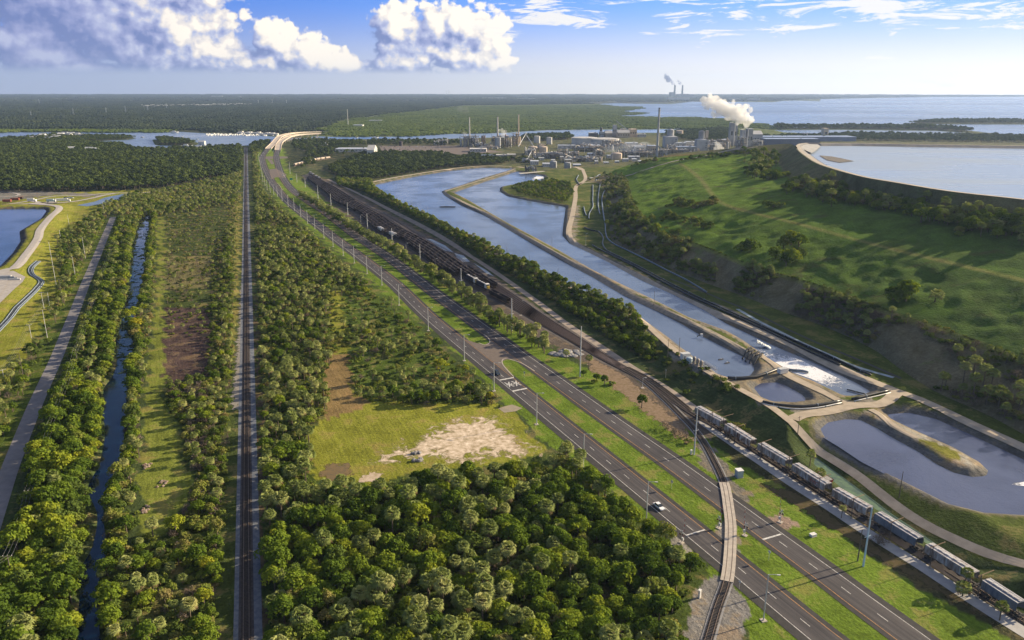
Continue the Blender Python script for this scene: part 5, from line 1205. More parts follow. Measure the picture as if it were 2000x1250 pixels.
# red wagon standing in the ditch
q = G(1608,941); t = thing('dump_wagon', 'red open wagon with grey load standing behind the hopper train', 'wagon', (q[0], q[1], .4), 0)
d_ = np.array(G(1626,948))-np.array(G(1592,926)); t.rotation_euler.z = math.atan2(d_[1], d_[0])
mb = MB(); mb.quadmesh([(-2.9, -.9, .3), (2.9, -.9, .3), (2.9, .9, .3), (-2.9, .9, .3), (-3.3, -1.35, 1.9), (3.3, -1.35, 1.9), (3.3, 1.35, 1.9), (-3.3, 1.35, 1.9)], [(0, 1, 5, 4), (1, 2, 6, 5), (2, 3, 7, 6), (3, 0, 4, 7), (0, 3, 2, 1)])
for i in range(7): mb.box(-2.7+i*.9, -1.2, .4, .1, .35, 1.5)
mb.build('body', M_RED, t); mb = MB(); mb.box(0, 0, 1.7, 6.3, 2.4, .3, top=.8); mb.build('load', mat('grey_rubble', (.35, .34, .33), (.2, .19, .18), 3, .9), t); mb = MB(); mb.box(0, 0, 0, 5.5, 1.6, .3); mb.build('frame', M_DK, t)

# open top cars filling the yard
def gon(parts=True, L=14.6, W=3.0, Ht=3.3):
    t = thing('open_top_car', '', 'railway car'); mb = MB(); hw, e = W/2, L/2-.4
    for sy in (-1, 1):
        mb.box(0, sy*(hw-.05), 1.0, 2*e, .1, Ht-1.0)
        for i in range(10): mb.box(-e+.3+(2*e-.6)*i/9, sy*(hw+.06), 1.0, .16, .12, Ht-1.0)
        mb.box(0, sy*hw, Ht, 2*e+.1, .24, .12)
    for sx in (-1, 1): mb.quadmesh([(sx*e, -hw, Ht), (sx*e, hw, Ht), (sx*(e-1.6), hw, 1.0), (sx*(e-1.6), -hw, 1.0)], [(0, 1, 2, 3) if sx < 0 else (3, 2, 1, 0)]); mb.box(sx*e, 0, Ht, .2, W, .12); mb.box(sx*(e+.2), 0, .95, .5, W*.9, .2)
    for f_ in (-.5, 0, .5): mb.box(f_*e, 0, Ht-.5, .15, W-.1, .15)
    mb.box(0, 0, .8, L, .5, .3); mb.build('body', M_GON, t)
    mb = MB(); mb.box(0, 0, .95, 2*e-3.2, W-.12, .12)
    for f_ in (-.5, .02, .5): mb.quadmesh([(f_*e-1.2, -hw+.1, 1.1), (f_*e+1.2, -hw+.1, 1.1), (f_*e, -hw+.1, 1.9), (f_*e-1.2, hw-.1, 1.1), (f_*e+1.2, hw-.1, 1.1), (f_*e, hw-.1, 1.9)], [(0, 2, 5, 3), (2, 1, 4, 5)])
    mb.build('interior', M_GONI, t)
    for sx in (-1, 1):
        mb = MB(); x = sx*(L/2-2.0); mb.box(x, .95, .15, 2.5, .14, .7); mb.box(x, -.95, .15, 2.5, .14, .7)
        for wx in (-.85, .85): mb.tube([(x+wx, -.82, .42), (x+wx, .82, .42)], .42, 8)
        mb.build('bogie', M_DK, t)
    return t
g0 = gon(); used = [False]; cnt = 0
starts = [s_at(ytr[i], 625-8*i, 352+2*i) if i < 3 else 8+6*i for i in range(NTR)]
for i in range(CARTR+1):
    ln = ytr[i]; e_ = s_at(ln, *((872,528), (900,534), (905,528), (930,540), (950,548), (965,558), (960,552), (940,530))[min(i, 7)]); s = 26+10*i; j = 0
    S_ = e_; pos = []
    while S_ > s:
        pos.append(S_); S_ -= 15.3
    for j, sp_ in enumerate(pos):
        if cnt >= 298: break
        if i == 0 and (18 <= j <= 20 or 6 < j < 9): continue
        if i == CARTR and (j > 3 and j < 30): continue
        p, a = along(ln, sp_)
        lab = 'dark open top railway car, %s from the near end of the %s row' % (nth(j), nth(i))
        if not used[0]: g0.location = (p[0], p[1], .36); g0.rotation_euler.z = a; g0['label'] = lab; g0['group'] = 'open top cars in the rail yard'; used[0] = True
        else: dup(g0, (p[0], p[1], .36), a, lab, 'open top cars in the rail yard')
        cnt += 1
print('yard cars', cnt, NTR)
for px, py, lab in ((743,448,'white covered hopper car at the near end of a yard row'), (758,459,'pale covered hopper car coupled behind the white one in the yard'),):
    t = hopper(lab, L=14.5, m=M_WHT, group='pale cars in the yard'); place_on(ytr[0], s_at(ytr[0], px, py+5), t)
for px, py, lab in ((975,577,'dark open hopper car standing alone ahead of the locomotives'), (990,586,'dark open hopper car nearest the highway crossing in the yard')):
    p, a = along(ytr[1], s_at(ytr[1], px, py)); dup(g0, (p[0], p[1], .36), a, lab, 'open top cars in the rail yard')
# locomotives
def loco(label):
    t = thing('locomotive', label, 'locomotive', group='locomotives in the yard'); L = 20
    mb = MB(); mb.box(0, 0, 1.1, L, 3.0, .35); mb.box(-1.6, 0, 1.45, 14.2, 1.9, 2.4); mb.build('hood', mat('dark_blue_paint', (.03, .04, .07), (.05, .05, .07), 1, .5), t)
    mb = MB(); mb.box(7.1, 0, 1.45, 2.6, 3.0, 3.0, top=.92); cb = mb.build('cab', M_WHT, t); mb = MB(); mb.box(8.42, 0, 3.1, .05, 2.4, .8); mb.build('windscreen', M_GLASS, cb)
    mb = MB(); mb.box(9.1, 0, 1.45, 1.3, 1.8, 1.6); mb.build('nose', mat('yellow_nose', (.55, .40, .06), None, 1, .5), t)
    mb = MB()
    for x in (-7, -4.5, -1, 2): mb.lathe(x, 0, 3.85, [(.6, 0), (.6, .2)], 10)
    mb.build('roof_fans', M_WHT, t); mb = MB(); mb.box(0, 0, .4, 5, 2.4, .7); mb.build('fuel_tank', M_DK, t); trucks(t, L-1.5); return t
for px, py, lab in ((945,560,'dark blue locomotive with pale cab at the head of the yard'), (926,549,'second dark locomotive coupled behind the leading one')):
    t = loco(lab); place_on(ytr[2], s_at(ytr[2], px, py+2), t)
# curved train far back in the trees
FT = smooth_line(GP([(574,325),(590,321),(605,317),(622,313.5),(640,311),(655,310)]), 4)
track('curving spur track behind the yard with tan cars', FT, ballast=True, sleepers=False)
Lf = arclen(FT)[-1]; nf = int(Lf//15.5)
M_TAN = mat('tan_car_paint', (.50, .43, .36), (.38, .30, .24), .4, .8, rnd=.2)
for i in range(nf):
    t = hopper('tan hopper car, %s from the left on the distant curving spur' % nth(i), L=14.6, m=M_TAN, group='tan cars on the distant spur'); place_on(FT, 8+i*15.5, t)
for i, (px, py) in enumerate(((600,342),(607,345),(615,348.5),(623,352))):
    t = hopper('grey tank like car, %s from the far end of the yard' % nth(i), L=14., m=M_HOP1, group='grey cars at the far end of the yard'); place_on(ytr[-2], s_at(ytr[-2], px+6, py), t)

# ------------------------------------------------------------------ poles
def zat(x, y): return zof(x, y)
def lamp_post(base, label, h=13.8, arm=2.2, side=1, group=None, r=.2, z=0., m=M_GALV):
    x, y = G(*base, z); t = thing('street_lamp', label, 'street lamp', (x, y, z+.05), 0, group)
    u = np.array([.985, -.17]) if side > 0 else np.array([-.985, .17])
    MB().tube([(0, 0, 0), (0, 0, h)], r, 8, r*.6).build('pole', m, t)
    MB().tube([(0, 0, h-.1), (u[0]*arm*.5, u[1]*arm*.5, h+.12), (u[0]*arm, u[1]*arm, h+.15)], .08, 5, .06).build('arm', m, t)
    MB().box(u[0]*(arm+.3), u[1]*(arm+.3), h+.06, .9, .38, .18, math.atan2(u[1], u[0])).build('lamp_head', M_LAMP, t)
    MB().box(0, 0, -.04, 1.5, 1.5, .16, .3).build('base_slab', M_CONC, t); return t
LB = [(1491,1212),(1262,1017),(1139,916),(1048,829),(965,764),(907,704.7),(836.7,646),(779.7,596.5),(746,557),(717,534.7),(692,514),(670.6,499.5),(650.7,482),(632.8,465),(615,447),(601,437),(587.6,424),(575,411),(563,404),(551,392),(542,384),(535,381),(528,376),(522,371),(517.5,362.6),(513.4,354.8),(512,345),(510,332),(508,323),(506,315)]
for i, b_ in enumerate(LB): lamp_post(b_, 'white street lamp, %s from the near end of the row left of the highway' % nth(i), group='street lamps along the left edge of the highway')
def util(base, top, label, arms=(.55,), m=M_CONCP, r=.28, z=0., name='utility_pole', arml=2.6, group=None, az_=.5):
    h = hgt(base, top, z); x, y = G(*base, z); t = thing(name, label, 'utility pole', (x, y, z-.1), 0, group)
    MB().tube([(0, 0, 0), (0, 0, h)], r, 8, r*.6).build('pole', m, t)
    for f_ in arms:
        mb = MB(); c, s = math.cos(az_)*arml/2, math.sin(az_)*arml/2; mb.tube([(-c, -s, h*f_), (c, s, h*f_)], .09, 4); mb.build('crossarm', m, t)
        for sg_ in (-1, 0, 1): MB().lathe(c*sg_*.9, s*sg_*.9, h*f_+.08, [(.07, 0), (.1, .15), (.05, .3)], 6).build('insulator', M_LAMP, t)
    return t, h
UP = [((1686,1106),(1698,990)),((1355.6,888),(1359,795)),((1132.8,736),(1135,637)),((999.5,645.7),(1000,582)),((901,572.6),(900.5,524)),((820.6,508),(820,477)),((766,475),(764.5,445.6)),((717.9,446.8),(716.4,417)),((679.4,420.4),(678.5,395)),((647,408.7),(645,377.5)),((621.6,391.8),(618.3,361.6)),((596.5,365.8),(595,349)),((580,356.7),(579,339)),((566.7,339.8),(565,317))]
m_bl = mat('blue_white_pole', (.42, .62, .74), (.6, .66, .7), .3, .8)
for i, (b_, t_) in enumerate(UP):
    util(b_, t_, 'tall pale concrete utility pole, %s from the near end, right of the highway' % nth(i), (.52,), M_CONCP if i else m_bl, .3 if i < 6 else .34, group='tall concrete poles right of the highway')
util((1675,1096), (1683,1034), 'weathered wooden pole standing beside the tall blue white pole', (), M_WOODP, .2)
WP = [((946,481),(946,460)),((990,501.7),(990,479)),((1033.8,519),(1033.8,499)),((1089.5,549.7),(1089,524)),((1155.8,577),(1155.5,554)),((1242,640),(1242,613.7)),((1304,697),(1305,661.7)),((1325.7,695),(1326,659)),((1406.6,750),(1407,731)),((1557.7,848.8),(1558.7,811.8)),((1755.8,972),(1759,919)),((880,448),(880,430)),((836,420),(836,403)),((805,405),(805,390)),((775,391),(775,377))]
for i, (b_, t_) in enumerate(WP): util(b_, t_, 'thin wooden pole on the pond embankment, %s in the row counted from the basin corner' % nth(i), (.93,) if i in (6, 9) else (), M_WOODP, .15, z=ZP, arml=1.8, group='wooden poles on the pond embankment')
for b_, t_, lab in (((1077.7,487),(1077,462),'lone pole standing on the middle dike between the ponds'), ((1277,598),(1276.5,568),'dark wooden pole on the middle dike near the channel narrows'), ((1379.5,585),(1379,562),'thin pole beside the far pond road'), ((968,408),(968,399),'small post by the floating pipe in the pond')):
    util(b_, t_, lab, (), M_WOODP, .14, z=ZP-1)
LPX = [((110,558),(101,471.6)),((167,505),(161.6,462)),((148,545),(141.8,500)),((123,591.7),(114.6,543.7)),((86,603),(81.6,570)),((97,596.5),(96.6,570)),((93,662),(82.6,605)),((61.5,660.5),(58,633)),((48,748.5),(37.8,689)),((9.6,748.5),(5.8,721)),((203,414),(200.7,393)),((135,440),(134,418)),((119,470),(118,448))]
for i, (b_, t_) in enumerate(LPX): util(b_, t_, 'grey wooden power line pole %s, left of the path' % ['tallest, by the dark pipes', 'beside the upper path verge', 'above the palms', 'leaning dark', 'short, near the pipe bundle', 'short right hand', 'tall near the pale path bend', 'short pale one', 'brown one near the left edge', 'at the very left edge', 'small one in the upper palms', 'thin one by the grass slope', 'thin one on the grass slope'][i], (.96,) if i in (4, 7, 9) else (), M_WOODP if i in (8, 3) else M_GALV, .16, group='power line poles left of the path')
LQX = [((181,612.5),(178,591.7)),((153,716.5),(148,683)),((218.6,500.5),(216,483)),((201.7,545),(199,529)),((103,858),(100,827.6)),((60,986),(55,957.5)),((26.4,1142),(16.7,1083))]
WIREP = []
for i, (b_, t_) in enumerate(LQX):
    t, h = util(b_, t_, 'wooden power pole with crossarm between path and canal, %s from the bottom' % nth(len(LQX)-1-i if i > 3 else {0: 4, 1: 3, 2: 6, 3: 5}[i]), (.97,), M_WOODP, .16, arml=2.6, az_=.1, group='wooden poles between the path and the canal')
    WIREP.append((t.location.x, t.location.y, h*.98))
def wire(a, b, label, off=0., sag=1.6):
    pts = [tuple(Vector(a).lerp(Vector(b), u)+Vector((off, 0, -sag*4*u*(1-u)))) for u in np.linspace(0, 1, 14)]
    o = MB().tube(pts, .025, 3, cap=False).build('power_line_wire', mat('wire', (.3, .3, .3), None, 1, .5)); tag(o, label, 'power line', 'overhead wires')
W_ = sorted(WIREP, key=lambda q: -q[1])
for i in range(len(W_)-1):
    for off in (-1.2, 0, 1.2): wire(W_[i], W_[i+1], 'thin overhead wire between two wooden poles beside the left path', off)
wb = W_[-1]
for off in (-1.2, 0, 1.2): wire(wb, (wb[0]-14, wb[1]-46, 14), 'thin overhead wire leaving the bottom left corner', off)
pp = [(*G(b_[0], b_[1]), hgt(b_, t_)) for b_, t_ in (((97,596.5),(96.6,570)), ((61.5,660.5),(58,633)), ((9.6,748.5),(5.8,721)))]
for i in range(2):
    for off in (-1.5, -.6, .4, 1.3): wire(pp[i], pp[i+1], 'thin overhead wire in the bundle left of the palms', off, 2.)
for off in (-1.5, -.6, .4, 1.3): wire(pp[2], (pp[2][0]-30, pp[2][1]-70, 12), 'thin overhead wire leaving the left edge', off, 2.)
for i, (b_, t_) in enumerate((((851,535),(851,505)), ((793.5,493.5),(793,475)), ((748,466),(747,448)), ((926,557),(927,540)), ((1017,616),(1017.5,588)), ((705,437),(705,420)), ((1255,758),(1255,738)))):
    x, y = G(*b_); h = hgt(b_, t_); lamp_post(b_, 'slim yard lamp post, %s counted along the rail yard edge' % nth(i), h=h, arm=.9, group='lamp posts in the rail yard', r=.12, m=M_WOODP if i in (0, 2, 4) else M_GALV)
lamp_post((1144,479), 'small white lamp on the grass behind the pond', h=hgt((1144,479), (1144,456), ZP), arm=.6, r=.1, z=ZP)
# short poles with an arm over the hopper train
AP = [(1389,838),(1411,846),(1434.8,866.4),(1484.4,898.4),(1538,929),(1597,970.4),(1662,1013),(1735.8,1060),(1815.5,1110),(1908,1168)]
du = np.array(G(1840,1100))-np.array(G(1735.8,1060)); ang_t = 0
for i, b_ in enumerate(AP):
    x, y = G(*b_); _, a = along(HTR, s_at(HTR, *b_)); t = thing('overhead_arm_pole', 'short brown post with an arm over the hopper train, %s from the far end' % nth(i), 'post', (x, y, .1), a, 'arm posts beside the hopper train')
    MB().tube([(0, 0, 0), (0, 0, 7.3)], .13, 6, .11).build('post', M_WOODP, t)
    MB().tube([(0, -1.2, 7.0), (0, 4.6, 7.5)], .11, 5).build('arm', mat('tan_wood', (.35, .24, .15), (.25, .17, .11), 2, .9), t)
    MB().lathe(0, 0, 0, [(.42, 0), (.42, .5)], 8).build('footing', M_CONC, t)

# ------------------------------------------------------------------ crossing signals, cabinets, small signs
def signal(base, label, facing, cross=True):
    x, y = G(*base); t = thing('crossing_signal', label, 'railway signal', (x, y, 0), facing, 'railway crossing signals')
    MB().tube([(0, 0, 0), (0, 0, 4.3)], .11, 8).build('mast', M_GALV, t)
    mb = MB()
    for a in (R(45), R(-45)):
        c, s = math.cos(a)*.75, math.sin(a)*.75; mb.tube([(.14, -c, 4.0-s), (.14, c, 4.0+s)], .1, 4)
    mb.build('crossbuck', M_WHITE, t)
    for sy in (-.45, .45):
        o = MB().tube([(.1, sy, 3.0), (.32, sy, 3.0)], .3, 12).build('flasher', M_DK, t); MB().tube([(.32, sy, 3.0), (.35, sy, 3.0)], .15, 10).build('lens', mat('red_lens', (.35, .02, .02), None, 1, .3), o)
    MB().box(0, .35, 1.0, .5, .6, .9).build('gate_motor', M_GALV, t)
    o = MB().tube([(0, .5, 1.3), (0, .7, 8.8)], .06, 4, .035).build('gate_arm', M_WHITE, t)
    mb = MB()
    for q in range(4): mb.tube([(0, .5+.2*(q*1.8+1)/7.5, 2.2+q*1.8), (0, .5+.2*(q*1.8+1.8)/7.5, 3.1+q*1.8)], .068, 4)
    mb.build('gate_stripe', mat('red_stripe', (.5, .05, .05), None, 1, .5), o)
    MB().box(0, 0, -.1, 1.4, 1.4, .3).build('footing', M_CONC, t)
signal((1330.7,1060), 'grey railway crossing signal beside the forest edge', R(225)); signal((1403.5,1031.6), 'grey railway crossing signal on the median left of the track', R(225))
signal((1454.7,1046), 'railway crossing signal with white crossbuck right of the track on the median', R(45)); signal((1524,1020), 'railway crossing signal in the grass below the train', R(45))
def cabinet(base, label, w, d, h, m, rz=.5):
    x, y = G(*base); t = thing('signal_cabinet', label, 'cabinet', (x, y, 0), rz); MB().box(0, 0, .1, w, d, h).build('body', m, t)
    MB().box(0, 0, h+.1, w+.2, d+.2, .14).build('roof', M_WHT, t); MB().box(0, -d/2-.02, .3, w*.4, .05, h*.8).build('door', m, t); MB().box(0, 0, 0, w+.3, d+.3, .1).build('base_slab', M_CONC, t)
cabinet((1443,931), 'blue grey square signal cabinet right of the curved track', 2.2, 2.2, 2.6, mat('blue_grey_metal', (.36, .42, .46), (.32, .38, .43), 1, .5), .2)
cabinet((1366,1167), 'narrow white signal cabinet on the gravel left of the curved track', .8, .5, 2.2, M_WHT, .9)
cabinet((1587.7,1047), 'small grey box with a vent pipe in the right verge', 1.8, 1.2, .6, M_WHT, .4)
cabinet((1350,887), 'small pale box at the foot of the second tall pole', .6, .5, 1.5, M_WHT, .4)
def sign(base, label, m, w=.75, h=2.4, rz=R(35), shape='round'):
    x, y = G(*base); t = thing('road_sign', label, 'sign', (x, y, 0), rz, 'small road signs'); MB().tube([(0, 0, 0), (0, 0, h)], .05, 5).build('post', M_GALV, t)
    mb = MB(); (mb.tube([(-.03, 0, h), (.03, 0, h)], w/2, 12) if shape == 'round' else mb.box(0, 0, h-w/2, .06, w, w)); mb.build('panel', m, t)
m_sg = mat('sign_grey', (.5, .5, .52), None, 1, .5)
sign((1311.4,955), 'small square sign back on the near median', m_sg, .9, 2.8, R(35), 'sq'); sign((1024,738), 'pale sign on the median beside the crossing markings', m_sg, .9, 2.7, R(35), 'sq')
sign((1443.5,1151), 'tan round sign back beside the gravel at the lower carriageway', m_sg, .9, 2.5); sign((1501,1095), 'small round sign standing on the lower median', mat('sign_white', (.75, .75, .78), None, 1, .4), .9, 3.0)
sign((962.5,752), 'round warning sign beside the first lane markings', mat('sign_yellow', (.5, .45, .2), None, 1, .5), .9, 2.8)
sign((1300,738), 'slim signal post beside the yard lead', m_sg, .5, 4.)
x, y = G(569,354); t = thing('guide_sign', 'small green guide sign right of the highway near the bend', 'sign', (x, y, 0)); MB().box(0, 0, 2, 4.2, .15, 2.6).build('panel', mat('sign_green', (.01, .30, .18), None, 1, .5), t)
for sx in (-1.5, 1.5): MB().tube([(sx, 0, 0), (sx, 0, 2)], .1, 5).build('post', M_GALV, t)

# ------------------------------------------------------------------ cars on the road
def car(label, pos, heading, m, suv=False, detail=True):
    t = thing('car', label, 'car', (pos[0], pos[1], .1), heading, None); L, Wd = (4.8, 1.85); hb = .95 if suv else .82; hr = 1.7 if suv else 1.4
    P = [(-2.4, .35), (-2.4, hb*.92), (-2.15, hb), (1.0, hb), (2.1, hb*.82), (2.4, .6), (2.4, .35)]
    mb = MB(); n = len(P); vs = []
    for y, k_ in ((-Wd/2, 1), (-Wd/2*.9, 1.0), (Wd/2*.9, 1.), (Wd/2, 1)):
        for (px, pz) in P: vs.append((px*(1 if abs(y) < Wd*.46 else .97), y, pz if (abs(y) < Wd*.46 or pz < .5) else pz-.12))
    fs = [(r_*n+i, (r_+1)*n+i, (r_+1)*n+(i+1) % n, r_*n+(i+1) % n) for r_ in range(3) for i in range(n)]+[tuple(range(n)), tuple(range(4*n-1, 3*n-1, -1))]
    mb.quadmesh(vs, fs); mb.build('body', m, t)
    r0, r1 = (-2.2, .9) if suv else (-1.75, 1.1); mb = MB()
    mb.quadmesh([(r0, -.82, hb-.03), (r1, -.82, hb-.03), (r1, .82, hb-.03), (r0, .82, hb-.03), (r0+.45, -.66, hr), (r1-.95, -.66, hr), (r1-.95, .66, hr), (r0+.45, .66, hr)], [(0, 1, 5, 4), (1, 2, 6, 5), (2, 3, 7, 6), (3, 0, 4, 7), (4, 5, 6, 7)])
    mb.build('windows', M_GLASS, t); MB().box((r0+r1-.5)/2, 0, hr+.003, (r1-r0-1.45), 1.3, .05).build('roof', m, t)
    if detail:
        for wx in (-1.45, 1.45):
            for wy in (-.85, .85):
                w = MB().tube([(wx, wy-.1, .33), (wx, wy+.1, .33)], .34, 12).build('wheel', M_RUB, t); MB().tube([(wx, wy-.115, .33), (wx, wy+.115, .33)], .19, 8).build('rim', M_GALV, w)
        for wy in (-.65, .65):
            MB().box(2.36, wy, .58, .1, .36, .14).build('headlight', M_LAMP, t); MB().box(-2.38, wy, .68, .08, .34, .14).build('taillight', mat('red_lens', (.35, .02, .02)), t)
    return t
a_road = math.atan2(*(np.array(G(1320,1030))-np.array(G(1050,805)))[::-1])
m_wc = mat('white_car_paint', (.80, .80, .82), (.78, .78, .80), 1, .25, spec=.6); m_dc = mat('dark_car_paint', (.012, .025, .04), None, 1, .2, spec=.7)
car('white saloon car driving down the near carriageway below the third lamp', G(1287,992), a_road, m_wc)
car('dark blue green off-road car beside the advance railway markings', G(971,731), a_road, m_dc, True)
a2 = math.atan2(*(np.array(G(600,385))-np.array(G(575,368)))[::-1])
car('dark car far up the right carriageway before the bend', G(586,381), a2, m_dc); car('white car at the far median opening', G(552.5,343), a2, m_wc)
for px, py, lab in ((534,295.6,'tiny white car on the right carriageway below the bridge'), (516,299.5,'tiny white car at the junction below the bridge'), (509.5,303.5,'tiny white car turning at the far junction'), (566,262.5,'tiny white car on the bridge')):
    t = car(lab, G(px, py, 11 if px == 566 else 0), a2, m_wc, detail=False)
    if px == 566: t.location.z = 11.2
# ------------------------------------------------------------------ bridges
M_BRC = mat('bridge_concrete', (.52, .44, .36), (.42, .36, .3), .05, .85)
def bridge(line, w0, w1, label, s0, s1):
    S = arclen(line); ss = np.arange(s0, s1, 10); L = np.array([[np.interp(s, S, line[:, j]) for j in range(3)] for s in ss]); o0 = L[0].copy()
    t = thing('road_bridge', label, 'bridge', tuple(o0), 0, 'twin road bridges'); Q = L-o0; n = len(Q)
    def rib(a, b, za, zb, nm, m):
        A, B = offs(Q, a), offs(Q, b); mb = MB()
        vs = [(p[0], p[1], p[2]+zb) for p in A]+[(p[0], p[1], p[2]+zb) for p in B]+[(p[0], p[1], p[2]+za) for p in A]+[(p[0], p[1], p[2]+za) for p in B]
        mb.quadmesh(vs, [(n+j, n+j+1, j+1, j) for j in range(n-1)]+[(j, j+1, 2*n+j+1, 2*n+j) for j in range(n-1)]+[(3*n+j, 3*n+j+1, n+j+1, n+j) for j in range(n-1)]+[(2*n+j, 2*n+j+1, 3*n+j+1, 3*n+j) for j in range(n-1)])
        mb.build(nm, m, t)
    rib(w0, w1, -1.4, .16, 'deck', M_BRC); rib(w0-.5, w0, -1.4, 1.2, 'parapet', M_BRC); rib(w1, w1+.5, -1.4, 1.2, 'parapet', M_BRC)
    for i in range(1, n-1, 3):
        zb = Q[i][2]+o0[2]
        if zb < 4: continue
        p = Q[i]; a = math.atan2(*(Q[i+1]-Q[i])[:2][::-1]); nn = np.array([math.sin(a), -math.cos(a)]); mb = MB()
        for f_ in (.15, .5, .85):
            c = p[:2]+nn*(w0+(w1-w0)*f_); mb.tube([(c[0], c[1], p[2]-zb-2), (c[0], c[1], p[2]-1.4)], .6, 6)
        c = p[:2]+nn*(w0+w1)/2; mb.box(c[0], c[1], p[2]-2.6, 1.4, abs(w1-w0), 1.2, a); mb.build('pier', M_BRC, t)
    return t
eL = sL[-1]; eR = sR[-1]
bridge(LL3, -3.2, 9.3, 'left hand tan concrete bridge carrying the highway over the river', s306+190, eL-20)
bridge(RR3, -9.7, 2.9, 'right hand tan concrete bridge on rows of piers over the river', sr+150, eR-20)
for ln, a, b, s_0, s_1 in ((LL3, -3.2, 9.3, s306+60, s306+196), (RR3, -9.7, 2.9, sr+60, sr+156)):
    S = arclen(ln); ss = np.arange(s_0, s_1, 8); L = np.array([[np.interp(s, S, ln[:, j]) for j in range(3)] for s in ss]); n = len(L)
    A, B = offs(L, a), offs(L, b); A2, B2 = offs(L, a-1-L[:, 2]*1.6), offs(L, b+1+L[:, 2]*1.6); mb = MB()
    mb.quadmesh([(p[0], p[1], q[2]-.02) for p, q in zip(A, L)]+[(p[0], p[1], q[2]-.02) for p, q in zip(B, L)]+[(p[0], p[1], -.1) for p in A2]+[(p[0], p[1], -.1) for p in B2],
                [(j, j+1, 2*n+j+1, 2*n+j) for j in range(n-1)]+[(3*n+j, 3*n+j+1, n+j+1, n+j) for j in range(n-1)])
    mb.build('bridge_embankment', mat('verge_grass', (.10, .16, .02), (.07, .11, .02), .1, .95))['kind'] = 'structure'

# ------------------------------------------------------------------ pond machinery, pipes
def pipe(px, z, r, label, m=M_BLK, name='pipeline', grp=None, hill_=False, couplings=True):
    L = smooth_line(GP(px, z), 3); pts = [(p[0], p[1], max(zof(p[0], p[1]), ZW)+r+.1) for p in L]; p0 = Vector(pts[0])
    t = thing(name, label, 'pipe', p0, 0, grp); rel = [tuple(Vector(p)-p0) for p in pts]
    MB().tube(rel, r, 8).build('tube', m, t, smooth=True)
    if couplings:
        mb = MB()
        for i in range(2, len(rel)-1, 6): mb.tube([rel[i], tuple(Vector(rel[i])+(Vector(rel[i+1])-Vector(rel[i]))*.15)], r*1.25, 8)
        mb.build('coupling', M_PIPEG, t)
    return t
pipe([(1421,741),(1435,742),(1455,741),(1475,738),(1495,733),(1510,727.5),(1521,723)], ZP, .75, 'thick black pipe curving across the near end of the left channel')
pipe([(1490,787),(1510,792),(1535,795),(1565,796.5),(1595,794),(1620,790),(1643,785)], ZP, .6, 'thick black pipe curving along the small round basin')
pipe([(1490,790),(1535,798.5),(1565,800),(1600,797),(1643,788)], ZP, .25, 'thin pale pipe beside the black pipe of the small basin', M_WHT)
pipe([(1664,782),(1690,776),(1715,770),(1737,765)], ZP, .55, 'straight black pipe at the near end of the right channel')
pipe([(1668,785),(1715,774),(1739,768)], ZP, .22, 'thin white pipe beside the straight black pipe', M_WHT)
pipe([(1541,718),(1555,719),(1568,720),(1579,723)], ZP, .6, 'grey outlet pipe reaching into the foaming channel', M_PIPEG)
pipe([(1655,755),(1672,759),(1690,764)], ZP, .3, 'dark pipe stub standing in the right channel')
for i, px in enumerate(([(1158,362),(1158,378),(1157.5,392),(1158,405),(1151,418),(1150,428)], [(1172,361),(1169,380),(1168,400),(1170,412),(1172,419)], [(1199,354),(1192,363),(1180,375),(1176,388),(1176,402),(1179,420),(1182,440),(1183,455),(1187,467),(1200,478),(1225,490),(1260,507),(1300,528),(1340,548),(1380,572)],
                       [(1140,405),(1142,414),(1145,422)], [(1141,445),(1155,451),(1168,453),(1178,465),(1177,477),(1185,490),(1210,503),(1250,523),(1300,550),(1360,580),(1420,608),(1480,635),(1540,662),(1620,698),(1700,735)],
                       [(1157,480),(1175,490),(1200,502),(1240,522),(1290,549),(1350,580),(1420,612),(1500,649),(1580,688),(1640,715)], [(1176,396),(1178,415),(1180,430)], [(1131,360),(1126,351),(1130,343)], [(1164,354),(1170,342),(1168,352)], [(1148,349),(1160,347),(1168,345)])):
    pipe(px, ZP, .55, '%s pipeline in the grass below the hill, %s' % ('blue grey' if i < 4 else 'dark', ['leftmost of the upper three', 'middle of the upper three', 'right of the upper three', 'short stub by the pond road', 'winding along the slope foot', 'straight beside the pond road', 'short branch beside the long one', 'beside the far road fork', 'small bend above the road', 'short piece near the fork'][i]), M_PIPEG if i not in (4, 5) else M_BLK, couplings=i in (2, 4), grp='pipelines at the foot of the hill')
for px in ([(1430,622),(1480,645),(1560,678),(1640,714),(1740,745)],):
    pass
strip('lined_ditch', smooth_line(GP([(1440,604),(1480,627),(1530,652),(1570,672),(1620,694),(1670,716),(1745,738)], ZP), 4), -1.3, 1.0, .15, mat('pale_ditch_liner', (.30, .37, .46), (.15, .20, .22), .2, .35, stretch=(1, 1, 1)))
strip('dark_ditch', smooth_line(GP([(1390,590),(1440,612),(1480,632),(1530,656),(1570,675),(1620,699),(1700,731)], ZP), 4), -1.1, 1.2, .22, mat('black_liner', (.02, .022, .028), (.035, .037, .04), .3, .7))
strip('dark_ditch', smooth_line(GP([(1310,545),(1380,573),(1420,590),(1470,610),(1530,640),(1600,672),(1680,705),(1760,740)], ZP), 4), -1., .9, .22, MATS['black_liner'])
